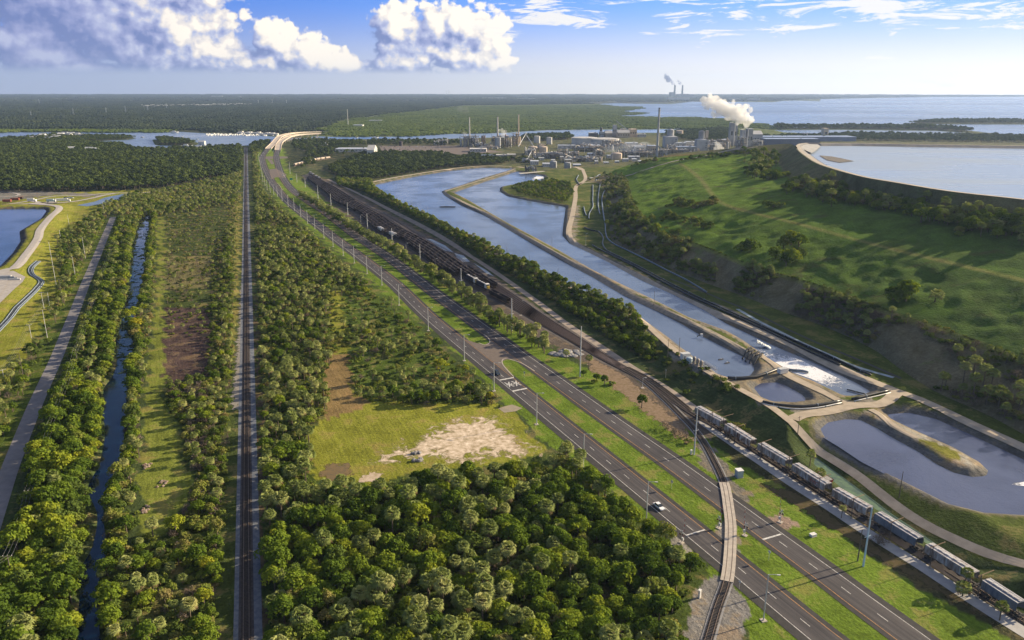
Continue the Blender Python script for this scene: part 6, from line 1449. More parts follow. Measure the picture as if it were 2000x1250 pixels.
for i, px in enumerate(([(100,430-0),(80,513),(66,528),(70,542),(86,552),(78,566),(64,581),(38,607),(14,633),(0,648),(-30,680)],)):
    for off in (0, 1.0, 2.0, 3.0):
        L = offs(smooth_line(GP(px[1:], 0), 3), off); pts = [(p[0], p[1], zof(p[0], p[1])+.35) for p in L]
        t = thing('pipeline', 'grey pipe in the bundle winding down the left grass slope', 'pipe', pts[0], 0, 'pipe bundle on the left slope'); p0 = Vector(pts[0])
        MB().tube([tuple(Vector(p)-p0) for p in pts], .36, 6).build('tube', M_PIPEG if off != 2 else M_BLK, t, smooth=True)
for i in range(4):
    p = G(3+i*6, 541+2.2*i, 3); tag(MB().tube([(p[0]-7, p[1], 3.6), (p[0]+6, p[1]+1.5, 3.6)], .45, 8).build('stored_pipe', M_WHT if i in (0, 3) else M_PIPEG), 'loose pipe length lying on the pale pad, %s from the left edge' % nth(i), 'pipe', 'loose pipes on the left pad')
# pump station by the left channel
def wpt(px, py, z=ZP): q = G(px, py, z); return (q[0], q[1], z)
t = thing('pump_shed', 'white flat roofed pump shed on the embankment by the left channel', 'shed', wpt(1338,701), .35)
MB().box(0, 0, 0, 4.2, 2.6, 2.9).build('wall', M_WHT, t); MB().box(0, 0, 2.9, 4.5, 2.9, .18).build('roof', M_LAMP, t); MB().box(-1, -1.33, 0, .9, .06, 2).build('door', M_PIPEG, t)
t = thing('storage_tank', 'small pale blue round tank beside the pump shed', 'tank', wpt(1346,709)); MB().lathe(0, 0, 0, [(1.5, 0), (1.5, 2.6), (1.2, 2.9), (.2, 3.05)], 14).build('shell', mat('pale_blue', (.45, .55, .62), None, 1, .5), t, smooth=False); MB().tube([(1.55, 0, 0), (1.55, 0, 2.8)], .06, 4).build('ladder', M_GALV, t)
for i, q in enumerate(((1355,714),(1362,718),(1369,722))):
    t = thing('vertical_pump', 'tan upright pump with round motor head, %s of three on the channel bank' % nth(i), 'pump', wpt(*q), 0, 'three upright pumps')
    MB().lathe(0, 0, 0, [(1.1, 0), (1.1, .8), (.55, 1.0), (.55, 2.6)], 10).build('casing', mat('tan_metal', (.34, .30, .26), (.25, .22, .2), 2, .6), t); MB().lathe(0, 0, 2.6, [(.85, 0), (.85, 1.5), (.6, 1.9), (.15, 2.05)], 12).build('motor', mat('tan_metal', (.3, .3, .3)), t)
    MB().tube([(0, 0, 1.6), (2.2, 1.0, 1.4), (4.5, 2, .2)], .35, 8).build('outlet_pipe', M_PIPEG, t)
t = thing('catwalk', 'grey steel catwalk with railings above the left channel bank', 'walkway', wpt(1374,712)); a = np.array(G(1398,726,ZP))-np.array(G(1374,712,ZP))
MB().tube([(0, 0, 1), (a[0], a[1], 1)], .5, 4).build('deck', M_GALV, t)
for k_ in (-.5, .5):
    mb = MB()
    for z in (1.6, 2.1): mb.tube([(k_, 0, z), (a[0]+k_, a[1], z)], .04, 4)
    for u in np.linspace(0, 1, 9): mb.tube([(k_+a[0]*u, a[1]*u, -1.5), (k_+a[0]*u, a[1]*u, 2.1)], .05, 4)
    mb.build('railing', M_GALV, t)
for i, q in enumerate(((1468,690),(1476,694),(1484,697),(1462,686))):
    t = thing('pump_unit', 'black diesel pump straddling the dike, %s from the water jet' % nth([1, 2, 3, 0][i]), 'pump', wpt(*q), .9, 'black pumps on the dike')
    MB().box(0, 0, 0, 2.8, 1.5, 1.5, top=.85).build('engine', M_DK, t); MB().tube([(-1.2, 0, 1.0), (-4, -.2, .9), (-8.5, -.4, -1.6)], .42, 8).build('suction_pipe', M_BLK, t); MB().tube([(1.2, 0, 1.0), (3.2, .2, 1.2), (5.5, .4, .1)], .38, 8).build('outlet_pipe', M_BLK, t); MB().tube([(.4, .3, 1.5), (.4, .3, 2.5)], .1, 6).build('exhaust', M_GALV, t)
mb = MB()
for i in range(70):
    u = random.random(); c = Vector(wpt(1477+u*26, 674+u*6+random.uniform(-1.5, 2)*(1-u*.3), ZW)); mb.blob(c.x, c.y, ZW+2.2*(1-u)+random.uniform(-.3, .4), .55+.3*u, .55+.3*u, .5*(1-u*.6), 6, 4, .3)
tag(mb.build('water_jet', mat('spray', (.78, .78, .72), (.7, .72, .75), 1, .9), smooth=True), 'pale jet of water gushing from the pumps into the right channel', 'water jet', kind='stuff')
t = thing('equipment_trailer', 'white box trailer beside the curved black pipe', 'trailer', wpt(1528,730), .4); MB().box(0, 0, .5, 4.6, 2.3, 2.2).build('body', M_WHT, t); MB().box(0, 0, 2.7, 4.7, 2.4, .1).build('roof', M_LAMP, t)
for sy in (-1, 1): MB().tube([(-.6, sy*1.1, .4), (-.6, sy*.8, .4)], .4, 10).build('wheel', M_RUB, t)
for i, q in enumerate(((1408,702),(1420,709))): t = thing('floating_boom', 'short dark float in the left channel, %s from the shed' % nth(i), 'float', wpt(*q, ZW+.1), .4, 'two dark floats'); MB().tube([(-1.4, 0, 0), (1.4, 0, 0)], .35, 6).build('tube', M_DK, t); MB().box(0, 0, .25, .4, .4, .4).build('marker', M_WHT, t)
t = thing('floating_boom', 'long dark float lying on the open pond near the dike corner', 'float', wpt(874,404.5, ZW+.1)); MB().tube([(-9, 0, 0), (-2, .6, .3), (9, .8, 0)], .8, 6).build('tube', M_DK, t); MB().tube([(10, .8, 0), (24, 2, 0), (42, 4, 0)], .12, 4).build('cable', M_DK, t)
for i, q in enumerate(((1372,661.5),)): t = thing('pump_unit', 'small pump on the left side of the middle dike', 'pump', wpt(1370,656.5, ZW+.8)); MB().box(0, 0, 0, 1.6, 1.2, 1.3, top=.8).build('engine', M_WHT, t); MB().tube([(-.5, 0, .8), (-2.6, -1, .2)], .3, 6).build('suction_pipe', M_BLK, t)
# gravel heap, field leftovers, pad equipment on the left
q = G(1105,690); mb = MB()
for i in range(26): a = random.uniform(0, 6.28); r_ = random.uniform(0, 5.5); mb.blob(r_*math.cos(a)*1.5, r_*math.sin(a), .2, 2.2, 1.8, 2.2-r_*.3, 7, 5, .15)
o = mb.build('gravel_heap', M_GRAV, loc=(q[0], q[1], 0)); tag(o, 'grey blue gravel heap between the yard tracks and the palms', 'heap')
for px, py, lab in ((812,886,'pale rock heap with weeds at the near edge of the sandy field'), (815,900,'second weedy heap at the near edge of the sandy field')):
    q = G(px, py); mb = MB()
    for i in range(8): mb.blob(random.uniform(-1.5, 1.5), random.uniform(-1, 1), .2, .8, .7, .8, 6, 4, .3)
    tag(mb.build('rubble_heap', M_GRAV, loc=(q[0], q[1], 0)), lab, 'heap')
for px, py, lab in ((317,945,'low brown debris pile in the middle of the mown strip'), (284,995,'brown debris pile with white scraps at the left of the mown strip'), (286,910,'small brown debris pile beside the canal bank')):
    q = G(px, py); mb = MB()
    for i in range(12): mb.blob(random.uniform(-1.4, 1.4), random.uniform(-2.4, 2.4), .05, .6, .6, .4, 6, 4, .3)
    tag(mb.build('debris_pile', mat('debris', (.16, .10, .07), (.3, .24, .2), 1.5, .95), loc=(q[0], q[1], 0)), lab, 'debris')
def dumpster(px, py, L, lab, m, z=2.):
    q = G(px, py, z); t = thing('skip_container', lab, 'container', (q[0], q[1], z), .1); MB().box(0, 0, 0, L, 3, 2.6, top=1.04).build('body', m, t); MB().box(0, 0, 2.6, L*1.05, 3.2, .15).build('rim', M_RUSTD, t)
M_RUSTD = mat('rusty_red', (.25, .07, .04), (.16, .05, .035), 1, .8)
dumpster(14, 394, 9, 'rust red waste container nearest the left edge on the pad', M_RUSTD); dumpster(30, 391, 9, 'rust red waste container in the middle of the pad row', M_RUSTD); dumpster(41, 389, 5, 'small dark waste container behind the rust red ones', M_DK)
def truck(px, py, lab, L, m, cabm, z=2., rz=.1):
    q = G(px, py, z); t = thing('truck', lab, 'truck', (q[0], q[1], z), rz); MB().box(-.8, 0, 1., L, 2.5, 2.9).build('box', m, t); MB().box(L/2+.6, 0, .5, 2.2, 2.4, 2.5, top=.85).build('cab', cabm, t)
    for wx in (-L/2+.5, L/2+.6):
        for wy in (-1.15, 1.15): MB().tube([(wx, wy-.15, .5), (wx, wy+.15, .5)], .5, 8).build('wheel', M_RUB, t)
truck(122, 394, 'long white box trailer on the gravel pad above the left pond', 14, M_WHT, M_WHT, rz=.25); truck(100, 395, 'pale blue tank truck beside the white box trailer', 8, mat('pale_blue', (.45, .55, .62)), M_WHT)
truck(62, 394, 'white flatbed truck with a crane on the pad', 8, M_LAMP, M_WHT, rz=0)
for px, py, lab in ((128,386.5,'dark pickup truck parked on the upper pad road'), (134,386,'white van parked among the cars on the upper pad road'), (140,386,'white pickup truck at the right end of the parked cars')):
    car(lab, G(px, py, 1), .2, m_wc if 'white' in lab else m_dc, True, detail=False)

# ------------------------------------------------------------------ factory
M_C1 = mat('plant_beige', (.58, .47, .36), (.46, .37, .28), .06, .85, rnd=.15); M_C2 = mat('plant_grey', (.36, .37, .39), (.26, .27, .29), .05, .8, rnd=.15)
M_C3 = mat('plant_white', (.55, .53, .5), (.44, .43, .42), .05, .7, rnd=.1); M_C4 = mat('plant_dark', (.085, .085, .09), (.14, .13, .12), .07, .8, rnd=.2); M_C5 = mat('plant_rust', (.40, .20, .11), (.3, .2, .14), .07, .8)
M_DOME = mat('tank_beige', (.50, .41, .33), (.45, .37, .30), .04, .7)
def px2m(w, base): q = G(*base); return w*math.hypot(q[1]*CP+H*SP, 0)/F
def stack(px, pb, ptop, wd, label, m, bands=0, grp=None, ztop=None):
    b_ = (px, pb); q = G(*b_); h = hgt(b_, (px, ptop)); r = px2m(wd, b_)/2
    t = thing('chimney', label, 'chimney', (q[0], q[1], 0), 0, grp); MB().lathe(0, 0, 0, [(r*1.25, 0), (r, h*.5), (r*.8, h)], 12).build('shaft', m, t)
    MB().lathe(0, 0, h-.5, [(r*.95, 0), (r*.95, 1.2)], 12).build('rim', M_C4, t)
    mb = MB()
    for i in range(bands): mb.lathe(0, 0, h*(.35+.6*i/max(1, bands-1)), [(r*1.3, 0), (r*1.3, .6)], 10)
    if bands: mb.build('platform', M_C2, t)
    return t, q, h
def bld(pxl, pxr, pb, ptop, label, m=M_C3, mr=M_LAMP, depth=18, name='factory_building', roof='flat', win=5, grp=None, rz=0., z=0.):
    c = ((pxl+pxr)/2, pb); q = G(*c, z); w = px2m(pxr-pxl, c); h = max(2.5, hgt(c, (c[0], ptop), z))
    t = thing(name, label, 'building', (q[0], q[1]+depth/2, z), rz, grp); MB().box(0, 0, -.2, w, depth, h).build('wall', m, t)
    mb = MB()
    if roof == 'gable': mb.quadmesh([(-w/2-.4, -depth/2-.4, h-.2), (w/2+.4, -depth/2-.4, h-.2), (w/2+.4, depth/2+.4, h-.2), (-w/2-.4, depth/2+.4, h-.2), (-w/2-.4, 0, h+depth*.22), (w/2+.4, 0, h+depth*.22)], [(0, 1, 5, 4), (2, 3, 4, 5), (0, 4, 3), (1, 2, 5)])
    else: mb.box(0, 0, h-.2, w+.6, depth+.6, .5)
    rr = mb.build('roof', mr, t)
    if roof == 'flat' and w > 20: MB().box(w*.2, 0, h+.3, 4, 4, 1.8).build('vent', M_C2, rr)
    for i in range(win):
        MB().box(-w/2+w*(i+.5)/win, -depth/2-.05, h*.45, w/win*.5, .15, max(1., h*.18)).build('window', M_GLASS, t)
    MB().box(w*.33, -depth/2-.06, -.2, max(1.5, w*.05), .12, min(4, h*.6)).build('door', M_C2, t); return t
def tank(px, pb, wd, ptop, label, m=M_DOME, dome=.22, z=0., grp=None):
    q = G(px, pb, z); r = px2m(wd, (px, pb))/2; h = hgt((px, pb), (px, ptop), z)*(1/(1+dome*.8)); t = thing('storage_tank', label, 'tank', (q[0], q[1]+r, z), 0, grp)
    MB().lathe(0, 0, 0, [(r, 0), (r, h)], 24).build('shell', m, t); MB().lathe(0, 0, h, [(r*1.02, 0), (r*.8, r*dome*.5), (r*.4, r*dome*.85), (.1, r*dome)], 24).build('roof', m, t, smooth=True)
    MB().tube([(r*.7, -r*.75, 0), (r*.7, -r*.75, h)], .3, 4).build('ladder', M_C2, t); return t
def process(pxl, pxr, pb, ptop, label, n=3, depth=22, ms=(M_C2, M_C1, M_C3), z=0.):
    """open steel frame with floors, vessels, ducts"""
    c = ((pxl+pxr)/2, pb); q = G(*c, z); w = px2m(pxr-pxl, c); h = hgt(c, (c[0], ptop), z)
    t = thing('process_plant', label, 'plant', (q[0], q[1]+depth/2, z)); mb = MB(); nx = max(2, int(w/8)); nz_ = max(2, int(h/5))
    for i in range(nx+1):
        for sy in (-1, 0, 1): mb.box(-w/2+w*i/nx, sy*depth/2, 0, .5, .5, h*random.uniform(.55, 1))
    for k_ in range(1, nz_): 
        f_ = random.uniform(.5, 1); mb.box(-w/2*(1-f_)*random.choice((-1, 1)), 0, h*k_/nz_, w*f_, depth, .4)
    mb.build('frame', M_C4, t)
    for i in range(n):
        x = -w/2+w*(i+.5)/n+random.uniform(-1, 1); r = random.uniform(.16, .30)*min(w/n*1.4, depth*.7); hh = h*random.uniform(.5, .98); m = random.choice(ms)
        MB().lathe(x, random.uniform(-.3, .1)*depth, random.uniform(0, .15)*h, [(r*.4, 0), (r, r*.5), (r, hh*.82), (r*.5, hh*.9), (r*.25, hh)], 12).build('vessel', m, t)
    for i in range(n):
        mb = MB(); x0, x1 = random.uniform(-w/2, w/2), random.uniform(-w/2, w/2); z0, z1 = h*random.uniform(.2, .9), h*random.uniform(.5, 1.0)
        mb.tube([(x0, -depth*.45, 0), (x0, -depth*.45, z0), ((x0+x1)/2, -depth*.3, (z0+z1)/2+2), (x1, -depth*.1, z1), (x1, 0, z1*.5)], random.uniform(.5, 1.1), 7); mb.build('duct', random.choice(ms), t)
    for i in range(n): MB().box(random.uniform(-.45, .45)*w, random.uniform(-.4, .4)*depth, h*random.choice((0, .3, .5)), w/n*random.uniform(.4, .8), depth*.4, h*random.uniform(.15, .35)).build('enclosure', random.choice(ms), t)
    return t
G3 = 'three slim chimneys of the left plant'
s1 = stack(917.5, 284, 228.5, 2.4, 'slim grey chimney of the left plant with a smoke trail', M_C3, 3, G3); s2 = stack(972, 284, 228, 3.0, 'middle slim chimney of the left plant with dark bands', M_C3, 4, G3); s3 = stack(1012.6, 282, 223.5, 2.6, 'right hand slim beige chimney of the left plant', M_C1, 3, G3)
s4 = stack(1283, 306, 211, 4.2, 'tallest grey chimney standing alone in front of the factory', M_C2, 3)
MB().tube([(1.5, -1, 22), (12, -4, 12), (20, -6, 0)], .8, 6).build('duct', M_C2, s4[0])
process(898, 935, 287, 262, 'grey process plant at the foot of the leftmost slim chimney', 7, ms=(M_C2, M_C2, M_C3)); process(940, 948, 284, 261, 'rust coloured twin towers right of the leftmost chimney', 2, 14, ms=(M_C5, M_C1))
process(928, 960, 289, 278, 'low pipework between the two left chimneys', 6); process(960, 1000, 288, 262, 'beige process plant with dark tank around the middle chimney', 8, ms=(M_C1, M_C1, M_C5, M_C3)); process(1000, 1018, 285, 258, 'tan duct towers at the right slim chimney', 3, 18, ms=(M_C1,))
process(935, 975, 292, 284, 'low dark machinery in front of the left plant', 6, 14)
tank(972.5, 289, 11, 267, 'tall grey green silo below the middle chimney', M_C2, .1); bld(921, 934, 285, 274, 'dark windowed block with pale end wall in the left plant', M_C4, M_C3, 24)
process(862, 876, 284, 270, 'pale electrical plant at the far left of the factory', 4, 20, ms=(M_C3, M_C2)); process(846, 862, 284, 274, 'white pipework and transformers left of the factory', 4, 20, ms=(M_C3,))
tank(782.5, 285, 7, 275, 'small dark purple tank in the grass left of the factory', mat('purple_dark', (.06, .045, .05), None, 1, .6), .2)
bld(917, 950, 297, 291, 'long low white building in front of the left plant', M_C3, M_C3, 30, win=6); bld(940, 968, 311, 303.5, 'white and blue office row at the wood edge', M_C3, mat('blue_roof', (.22, .28, .42), None, 1, .6), 16, win=8)
bld(969, 990, 312, 303, 'grey shed with dark doors beside the office row', M_C2, M_C3, 20, win=4); bld(990, 1007, 312, 302, 'tan shed at the right end of the office row', M_C1, M_C3, 20, win=3)
bld(655, 730, 297, 291, 'long white building behind the trees right of the highway', M_C3, M_LAMP, 40, win=10); bld(717, 731, 306, 293, 'white gabled end hall with a red brown entrance', M_LAMP, M_C3, 40, roof='gable', win=2)
bld(600, 640, 284, 280, 'low pale building beyond the palms right of the bridge', M_C3, M_LAMP, 30, win=8)
for i in range(26):
    f_ = i/25; row = i % 3; p = G(745+f_*115+random.uniform(-2, 2), 287+row*2.6+random.uniform(-.4, .4)); t = car('small parked car in the factory car park, %s counted from its left end' % nth(i), p, random.choice((0, .1, 1.5)), random.choice((m_wc, m_dc, mat('silver_paint', (.4, .4, .42), None, 1, .3))), detail=False); t['group'] = 'cars in the factory car park'
sheet('road', GP([(740,285),(900,284),(985,297),(900,302),(860,299),(745,294)]), .12, M_OLDA)
stor = [(1041,300,18,285.5,'low beige domed tank beside the conveyor gantry'),(1061,300,17,285.5,'beige domed tank right of its twin'),(1205,312,22,298.5,'squat cream domed tank in the middle of the factory yard')]
for px, pb, wd, pt, lab in stor: tank(px, pb, wd, pt, lab)
tank(1143, 283, 50, 269.5, 'very wide pale tank near the river', M_C3, .05); tank(1183, 284, 60, 272, 'wide white tank with bright right side near the river', M_C3, .05)
tank(1328, 266.5, 14, 254.5, 'beige drum tank in the field behind the silo tower', M_DOME, .1); tank(1049, 280, 12, 265, 'white bin on dark legs left of its pair', M_C3, .1); tank(1073, 282, 11, 267.5, 'white bin on dark legs, right of its pair', M_C3, .1)
tank(1081, 328, 13, 313.5, 'tall grey lumpy tank by the far channel end', M_C2, .3, ZP); tank(1109, 329, 13, 317, 'grey dark sided tank right of the lumpy one', M_C2, .2, ZP)
# far dock plant and conveyors
bld(1151, 1168, 268, 260, 'dark low shed by the river dock', M_C4, M_C2, 30); tank(1174, 266, 5, 248, 'slim dark silo tower at the dock', M_C4, .1); bld(1171, 1180, 268, 258, 'grey dock block beside the slim silo', M_C2, M_C2, 20, win=2)
bld(1182, 1196, 268, 260, 'tan sloping shed at the dock', M_C1, M_C3, 30, roof='gable'); bld(1197, 1204, 267, 244.5, 'tall narrow grey transfer tower at the dock', M_C2, M_C3, 14, win=2); bld(1212, 1222, 267, 252, 'beige loading tower at the dock', M_C1, M_C3, 14, win=2); bld(1206, 1230, 269, 259, 'long beige shed at the dock', M_C1, M_C3, 30, roof='gable')
bld(1230, 1243.5, 268, 252.5, 'big beige cube building at the dock', M_C1, M_C1, 30, win=3); bld(1245, 1262, 268, 262, 'cluster of white sheds right of the beige cube', M_C3, M_LAMP, 20)
def conveyor(a, b, za, zb, label, z0=0.):
    A, B = Vector((*G(*a, z0), za)), Vector((*G(*b, z0), zb)); t = thing('conveyor', label, 'conveyor', A); d = B-A; MB().tube([(0, 0, 0), tuple(d)], 1.0, 4).build('gallery', M_C2, t); mb = MB()
    for f_ in (.1, .3, .5, .7, .9): p = d*f_; mb.tube([(p.x, p.y, -za+z0), (p.x, p.y, p.z-1)], .35, 4)
    mb.build('trestle', M_C4, t)
conveyor((1202,267), (1228,268), 44, 18, 'slanting conveyor gallery at the river dock'); conveyor((1012,292), (1028,284), 6, 30, 'steep conveyor gallery beside the domed tanks'); conveyor((1026,286), (1046,297), 30, 6, 'falling conveyor gallery above the domed tanks'); conveyor((1030,314), (1040,299), 3, 8, 'pale straight conveyor leading up from the pond')
# silo tower blocks, twin towers and the long shed
def tower(pxl, pxr, pb, ptop, neck, label, m=M_C2):
    c = ((pxl+pxr)/2, pb); q = G(*c); w = px2m(pxr-pxl, c); h = hgt(c, (c[0], ptop)); t = thing('silo_tower', label, 'tower', (q[0], q[1]+w/2, 0)); hn = h*neck
    mb = MB(); mb.box(0, 0, 0, w, w, hn); mb.quadmesh([(-w/2, -w/2, hn), (w/2, -w/2, hn), (w/2, w/2, hn), (-w/2, w/2, hn), (-w*.27, -w*.27, hn*1.07), (w*.27, -w*.27, hn*1.07), (w*.27, w*.27, hn*1.07), (-w*.27, w*.27, hn*1.07)], [(0, 1, 5, 4), (1, 2, 6, 5), (2, 3, 7, 6), (3, 0, 4, 7)]); mb.build('wall', m, t)
    MB().lathe(0, 0, hn*1.05, [(w*.28, 0), (w*.28, h-hn*1.05), (w*.1, h-hn*1.05+w*.08)], 16).build('drum', m, t)
    for i in range(3): MB().box(w*.36, -w/2-.1, hn*(.35+.17*i), w*.06, .3, hn*.11).build('window', M_GLASS, t)
    MB().box(w/2+1.2, 0, 0, 1.6, 2, hn*.9).build('stair', M_C3, t)
tower(1298, 1323, 288, 254.5, .62, 'pale grey silo tower with a round top left of the dark one', M_C2); tower(1360, 1381, 298, 257, .6, 'grey block tower with dark top openings in the factory', M_C2)
t_ = bld(1377, 1381.5, 292, 255, 'slender beige lift tower beside the grey block tower', M_C1, M_C3, 6, win=2)
bld(1424, 1431, 284, 240, 'tall blue grey tower block, left half of the steaming pair', M_C2, M_C3, 14, win=1); bld(1431, 1438, 284, 241, 'tall blue grey tower block, right half of the steaming pair', M_C2, M_C3, 14, win=1); s5 = stack(1432.6, 286, 237.5, 1.6, 'thin white chimney in front of the left steaming tower', M_C3, 0, 'steaming chimneys')
bld(1447, 1454, 292, 254, 'left block of the wide steaming tower', M_C2, M_C3, 18, win=2); bld(1458, 1468, 292, 252, 'right block of the wide steaming tower with pale top', M_C2, M_LAMP, 18, win=2); s6 = stack(1458, 296, 249.5, 1.8, 'thin pale chimney in front of the wide steaming tower', M_C3, 2, 'steaming chimneys')
bld(1466, 1488, 284, 262, 'grey gabled hall right of the steaming towers', M_C2, M_C3, 34, roof='gable', win=4); process(1438, 1460, 294, 266, 'blue grey ducts and vessels between the steaming towers', 7, 20, ms=(M_C2, M_C2, M_C1)); process(1467, 1492, 292, 272, 'pale pipe bridges below the gabled hall', 6, 18, ms=(M_C3, M_C2))
bld(1488, 1672, 276, 267.5, 'very long blue grey storage shed behind the hill', mat('shed_blue', (.20, .24, .34), (.17, .2, .29), .02, .7), mat('shed_roof', (.26, .33, .48), (.22, .28, .42), .02, .5), 60, win=0)
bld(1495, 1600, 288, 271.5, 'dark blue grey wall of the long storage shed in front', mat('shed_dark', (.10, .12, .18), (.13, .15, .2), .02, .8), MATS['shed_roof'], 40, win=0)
bld(1608, 1617, 270, 251, 'tan tower block rising above the long shed', M_C1, M_C1, 20, win=1); process(1569, 1580, 270, 257, 'small pale machinery tower above the long shed', 3, 16, ms=(M_C3,))
for a, b_, c, d_, n_, lab in ((1120,1200,296,283,11,'grey pipework and low tanks in the hazy middle of the factory'), (1180,1262,292,279,11,'row of hazy vessels behind the squat cream tank'), (1205,1275,306,292,10,'dim pipework around the squat cream tank'), (1288,1360,306,288,12,'dark framework below the pale silo tower'), (1325,1362,296,281,6,'pipework between the two block towers'), (1380,1425,296,278,9,'twisted ducts left of the steaming towers'), (1040,1110,310,297,9,'low pipe racks behind the channel end'), (1100,1180,316,305,9,'grey sheds and tanks at the factory front'), (1385,1430,288,270,8,'long pipe bridge behind the ducts'), (1018,1045,318,310,4,'pump frames at the end of the pond'), (1130,1175,290,279,6,'pale vessels beside the wide tanks')):
    process(a, b_, c, d_, lab, n_, 26, ms=(M_C2, M_C2, M_C3, M_C1))
for a, b_, c, d_, lab in ((1105,1130,304,298,'low white roofed shed in the factory front yard'), (1148,1175,306,300,'small white shed left of the squat cream tank'), (1228,1250,312,306,'pale low shed right of the squat cream tank'), (1060,1076,326,320,'white hut by the lumpy tank'), (1120,1135,328,322,'white trailer row right of the dark sided tank'), (1036,1052,322,315,'small tan hut behind the jetty'), (1322,1360,300,287,'long dim hall with a pale roof between the towers'), (1240,1280,296,286,'hazy hall left of the tall dark chimney'), (1090,1125,291,284,'dark sheds behind the pipe racks')):
    bld(a, b_, c, d_, lab, random.choice((M_C3, M_C2)), M_LAMP, 20, win=4)
random.seed(21)
for i in range(16):
    px = 1040+i*21+random.uniform(-6, 6); pb = 300+random.uniform(-14, 10)
    if px > 1270: pb = min(pb, 300)
    process(px-11, px+11, pb, pb-random.uniform(9, 17), 'pipework block in the factory, %s of the row from the channel end' % nth(i), 5, 20, ms=(M_C3, M_C1, M_C2, M_C3))
for a, b_, c, d_, lab in ((1265,1282,300,285,'broad pale block left of the silo tower'), (1322,1340,292,279,'stepped pale block right of the silo tower'), (1340,1358,290,277,'beige block before the grey block tower'), (1386,1402,287,276,'pale duct house right of the lift tower'), (1404,1420,286,273,'tall pale duct house left of the steaming towers'), (1150,1172,294,284,'white process hall behind the cream tank'), (1222,1246,290,279,'white process hall left of the tall chimney')):
    bld(a, b_, c, d_, lab, random.choice((M_C3, M_C1)), M_LAMP, 22, win=4)
for i in range(16):
    px = 1035+i*14+random.uniform(-5, 5); pb = 314+random.uniform(-6, 8); w_ = random.uniform(6, 13)
    bld(px, px+w_, pb, pb-random.uniform(3, 6), 'small pale shed in the factory yard, %s from the channel end' % nth(i), random.choice((M_C3, M_C1, M_C3)), M_LAMP, 14, win=3)
for i in range(22): 
    px = 1030+i*11+random.uniform(-4, 4); lamp_post((px, 318+random.uniform(-14, 4)), 'thin mast in the factory yard, %s from the left' % nth(i), h=random.uniform(14, 24), arm=1.2, r=.25, group='masts in the factory yard')
process(1026, 1048, 336, 324, 'dark pump jetty standing at the far end of the channel', 7, 8, ms=(M_C4, M_C2), z=ZP-1)
t = tank(829, 323, 3, 314, 'slim white silo above the pond embankment', M_LAMP, .3); bld(816, 832, 326, 322, 'low white shelter beside the slim silo', M_LAMP, M_C3, 8, win=2); bld(876, 886, 322, 318.5, 'white canopy on the far pond bank', M_LAMP, M_LAMP, 8, win=1)

# ------------------------------------------------------------------ river: boats, marina, houses
def boat(px, py, L, label, grp=None, rz=None):
    q = G(px, py, -.5); t = thing('boat', label, 'boat', (q[0], q[1], -.5), random.uniform(-.3, .3)+1.4 if rz is None else rz, grp)
    MB().quadmesh([(-L/2, -L*.13, 0), (L*.25, -L*.13, 0), (L/2, 0, .2), (L*.25, L*.13, 0), (-L/2, L*.13, 0), (-L/2, -L*.16, L*.14), (L*.27, -L*.16, L*.15), (L*.55, 0, L*.2), (L*.27, L*.16, L*.15), (-L/2, L*.16, L*.14)], [(0, 1, 6, 5), (1, 2, 7, 6), (2, 3, 8, 7), (3, 4, 9, 8), (4, 0, 5, 9), (5, 6, 7, 8, 9), (4, 3, 2, 1, 0)]) if False else None
    mb = MB(); mb.quadmesh([(-L/2, -L*.13, 0), (L*.25, -L*.13, 0), (L/2, 0, .2), (L*.25, L*.13, 0), (-L/2, L*.13, 0), (-L/2, -L*.16, L*.14), (L*.27, -L*.16, L*.15), (L*.55, 0, L*.2), (L*.27, L*.16, L*.15), (-L/2, L*.16, L*.14)], [(0, 1, 6, 5), (1, 2, 7, 6), (2, 3, 8, 7), (3, 4, 9, 8), (4, 0, 5, 9), (5, 6, 7, 8, 9), (4, 3, 2, 1, 0)]); mb.build('hull', M_WHT, t)
    MB().box(-L*.08, 0, L*.14, L*.42, L*.2, L*.14, top=.8).build('cabin', M_LAMP, t)
for i in range(64):
    u = i/63; boat(404+u*136+random.uniform(-1, 1), 263.2+random.uniform(-1.5, 1.4)+1.2*u, random.uniform(9, 14), 'white moored boat in the marina left of the bridge, %s from the left' % nth(i), 'moored boats in the marina')
for i in range(26):
    u = i/25; px = 468+u*72; q = G(px+random.uniform(-1, 1), 260.6+random.uniform(-.8, .5)+u*3.5); t = thing('boat_shed', 'white boat shed behind the marina, %s from the left' % nth(i), 'shed', (q[0], q[1], 0), 0, 'white sheds behind the marina'); w = random.uniform(8, 17); MB().box(0, 0, 0, w, 12, random.uniform(3.5, 7)).build('wall', random.choice((M_LAMP, M_WHT, M_C3)), t); 
t = thing('boat_shed', 'red roofed boat in the marina near the bridge', 'shed', (*G(529,262.6), 0)); MB().box(0, 0, 0, 14, 9, 5).build('wall', M_RED, t)
for px, py, L, lab in ((341,259.5,24,'large white cruiser anchored off the mangrove strip'), (365,287.5,26,'white houseboat with canopy below the small island'), (278,268.5,10,'small white boat right of the spit tip'), (385,272.5,8,'tiny white boat right of the island'), (275,292,14,'white boat by the near bank of the river'), (355,268,9,'tiny dark boat above the island'), (733,270,18,'white boat on the river behind the factory woods'), (696,269,10,'small boat on the river right of the bridge')):
    boat(px, py, L, lab, rz=.2)
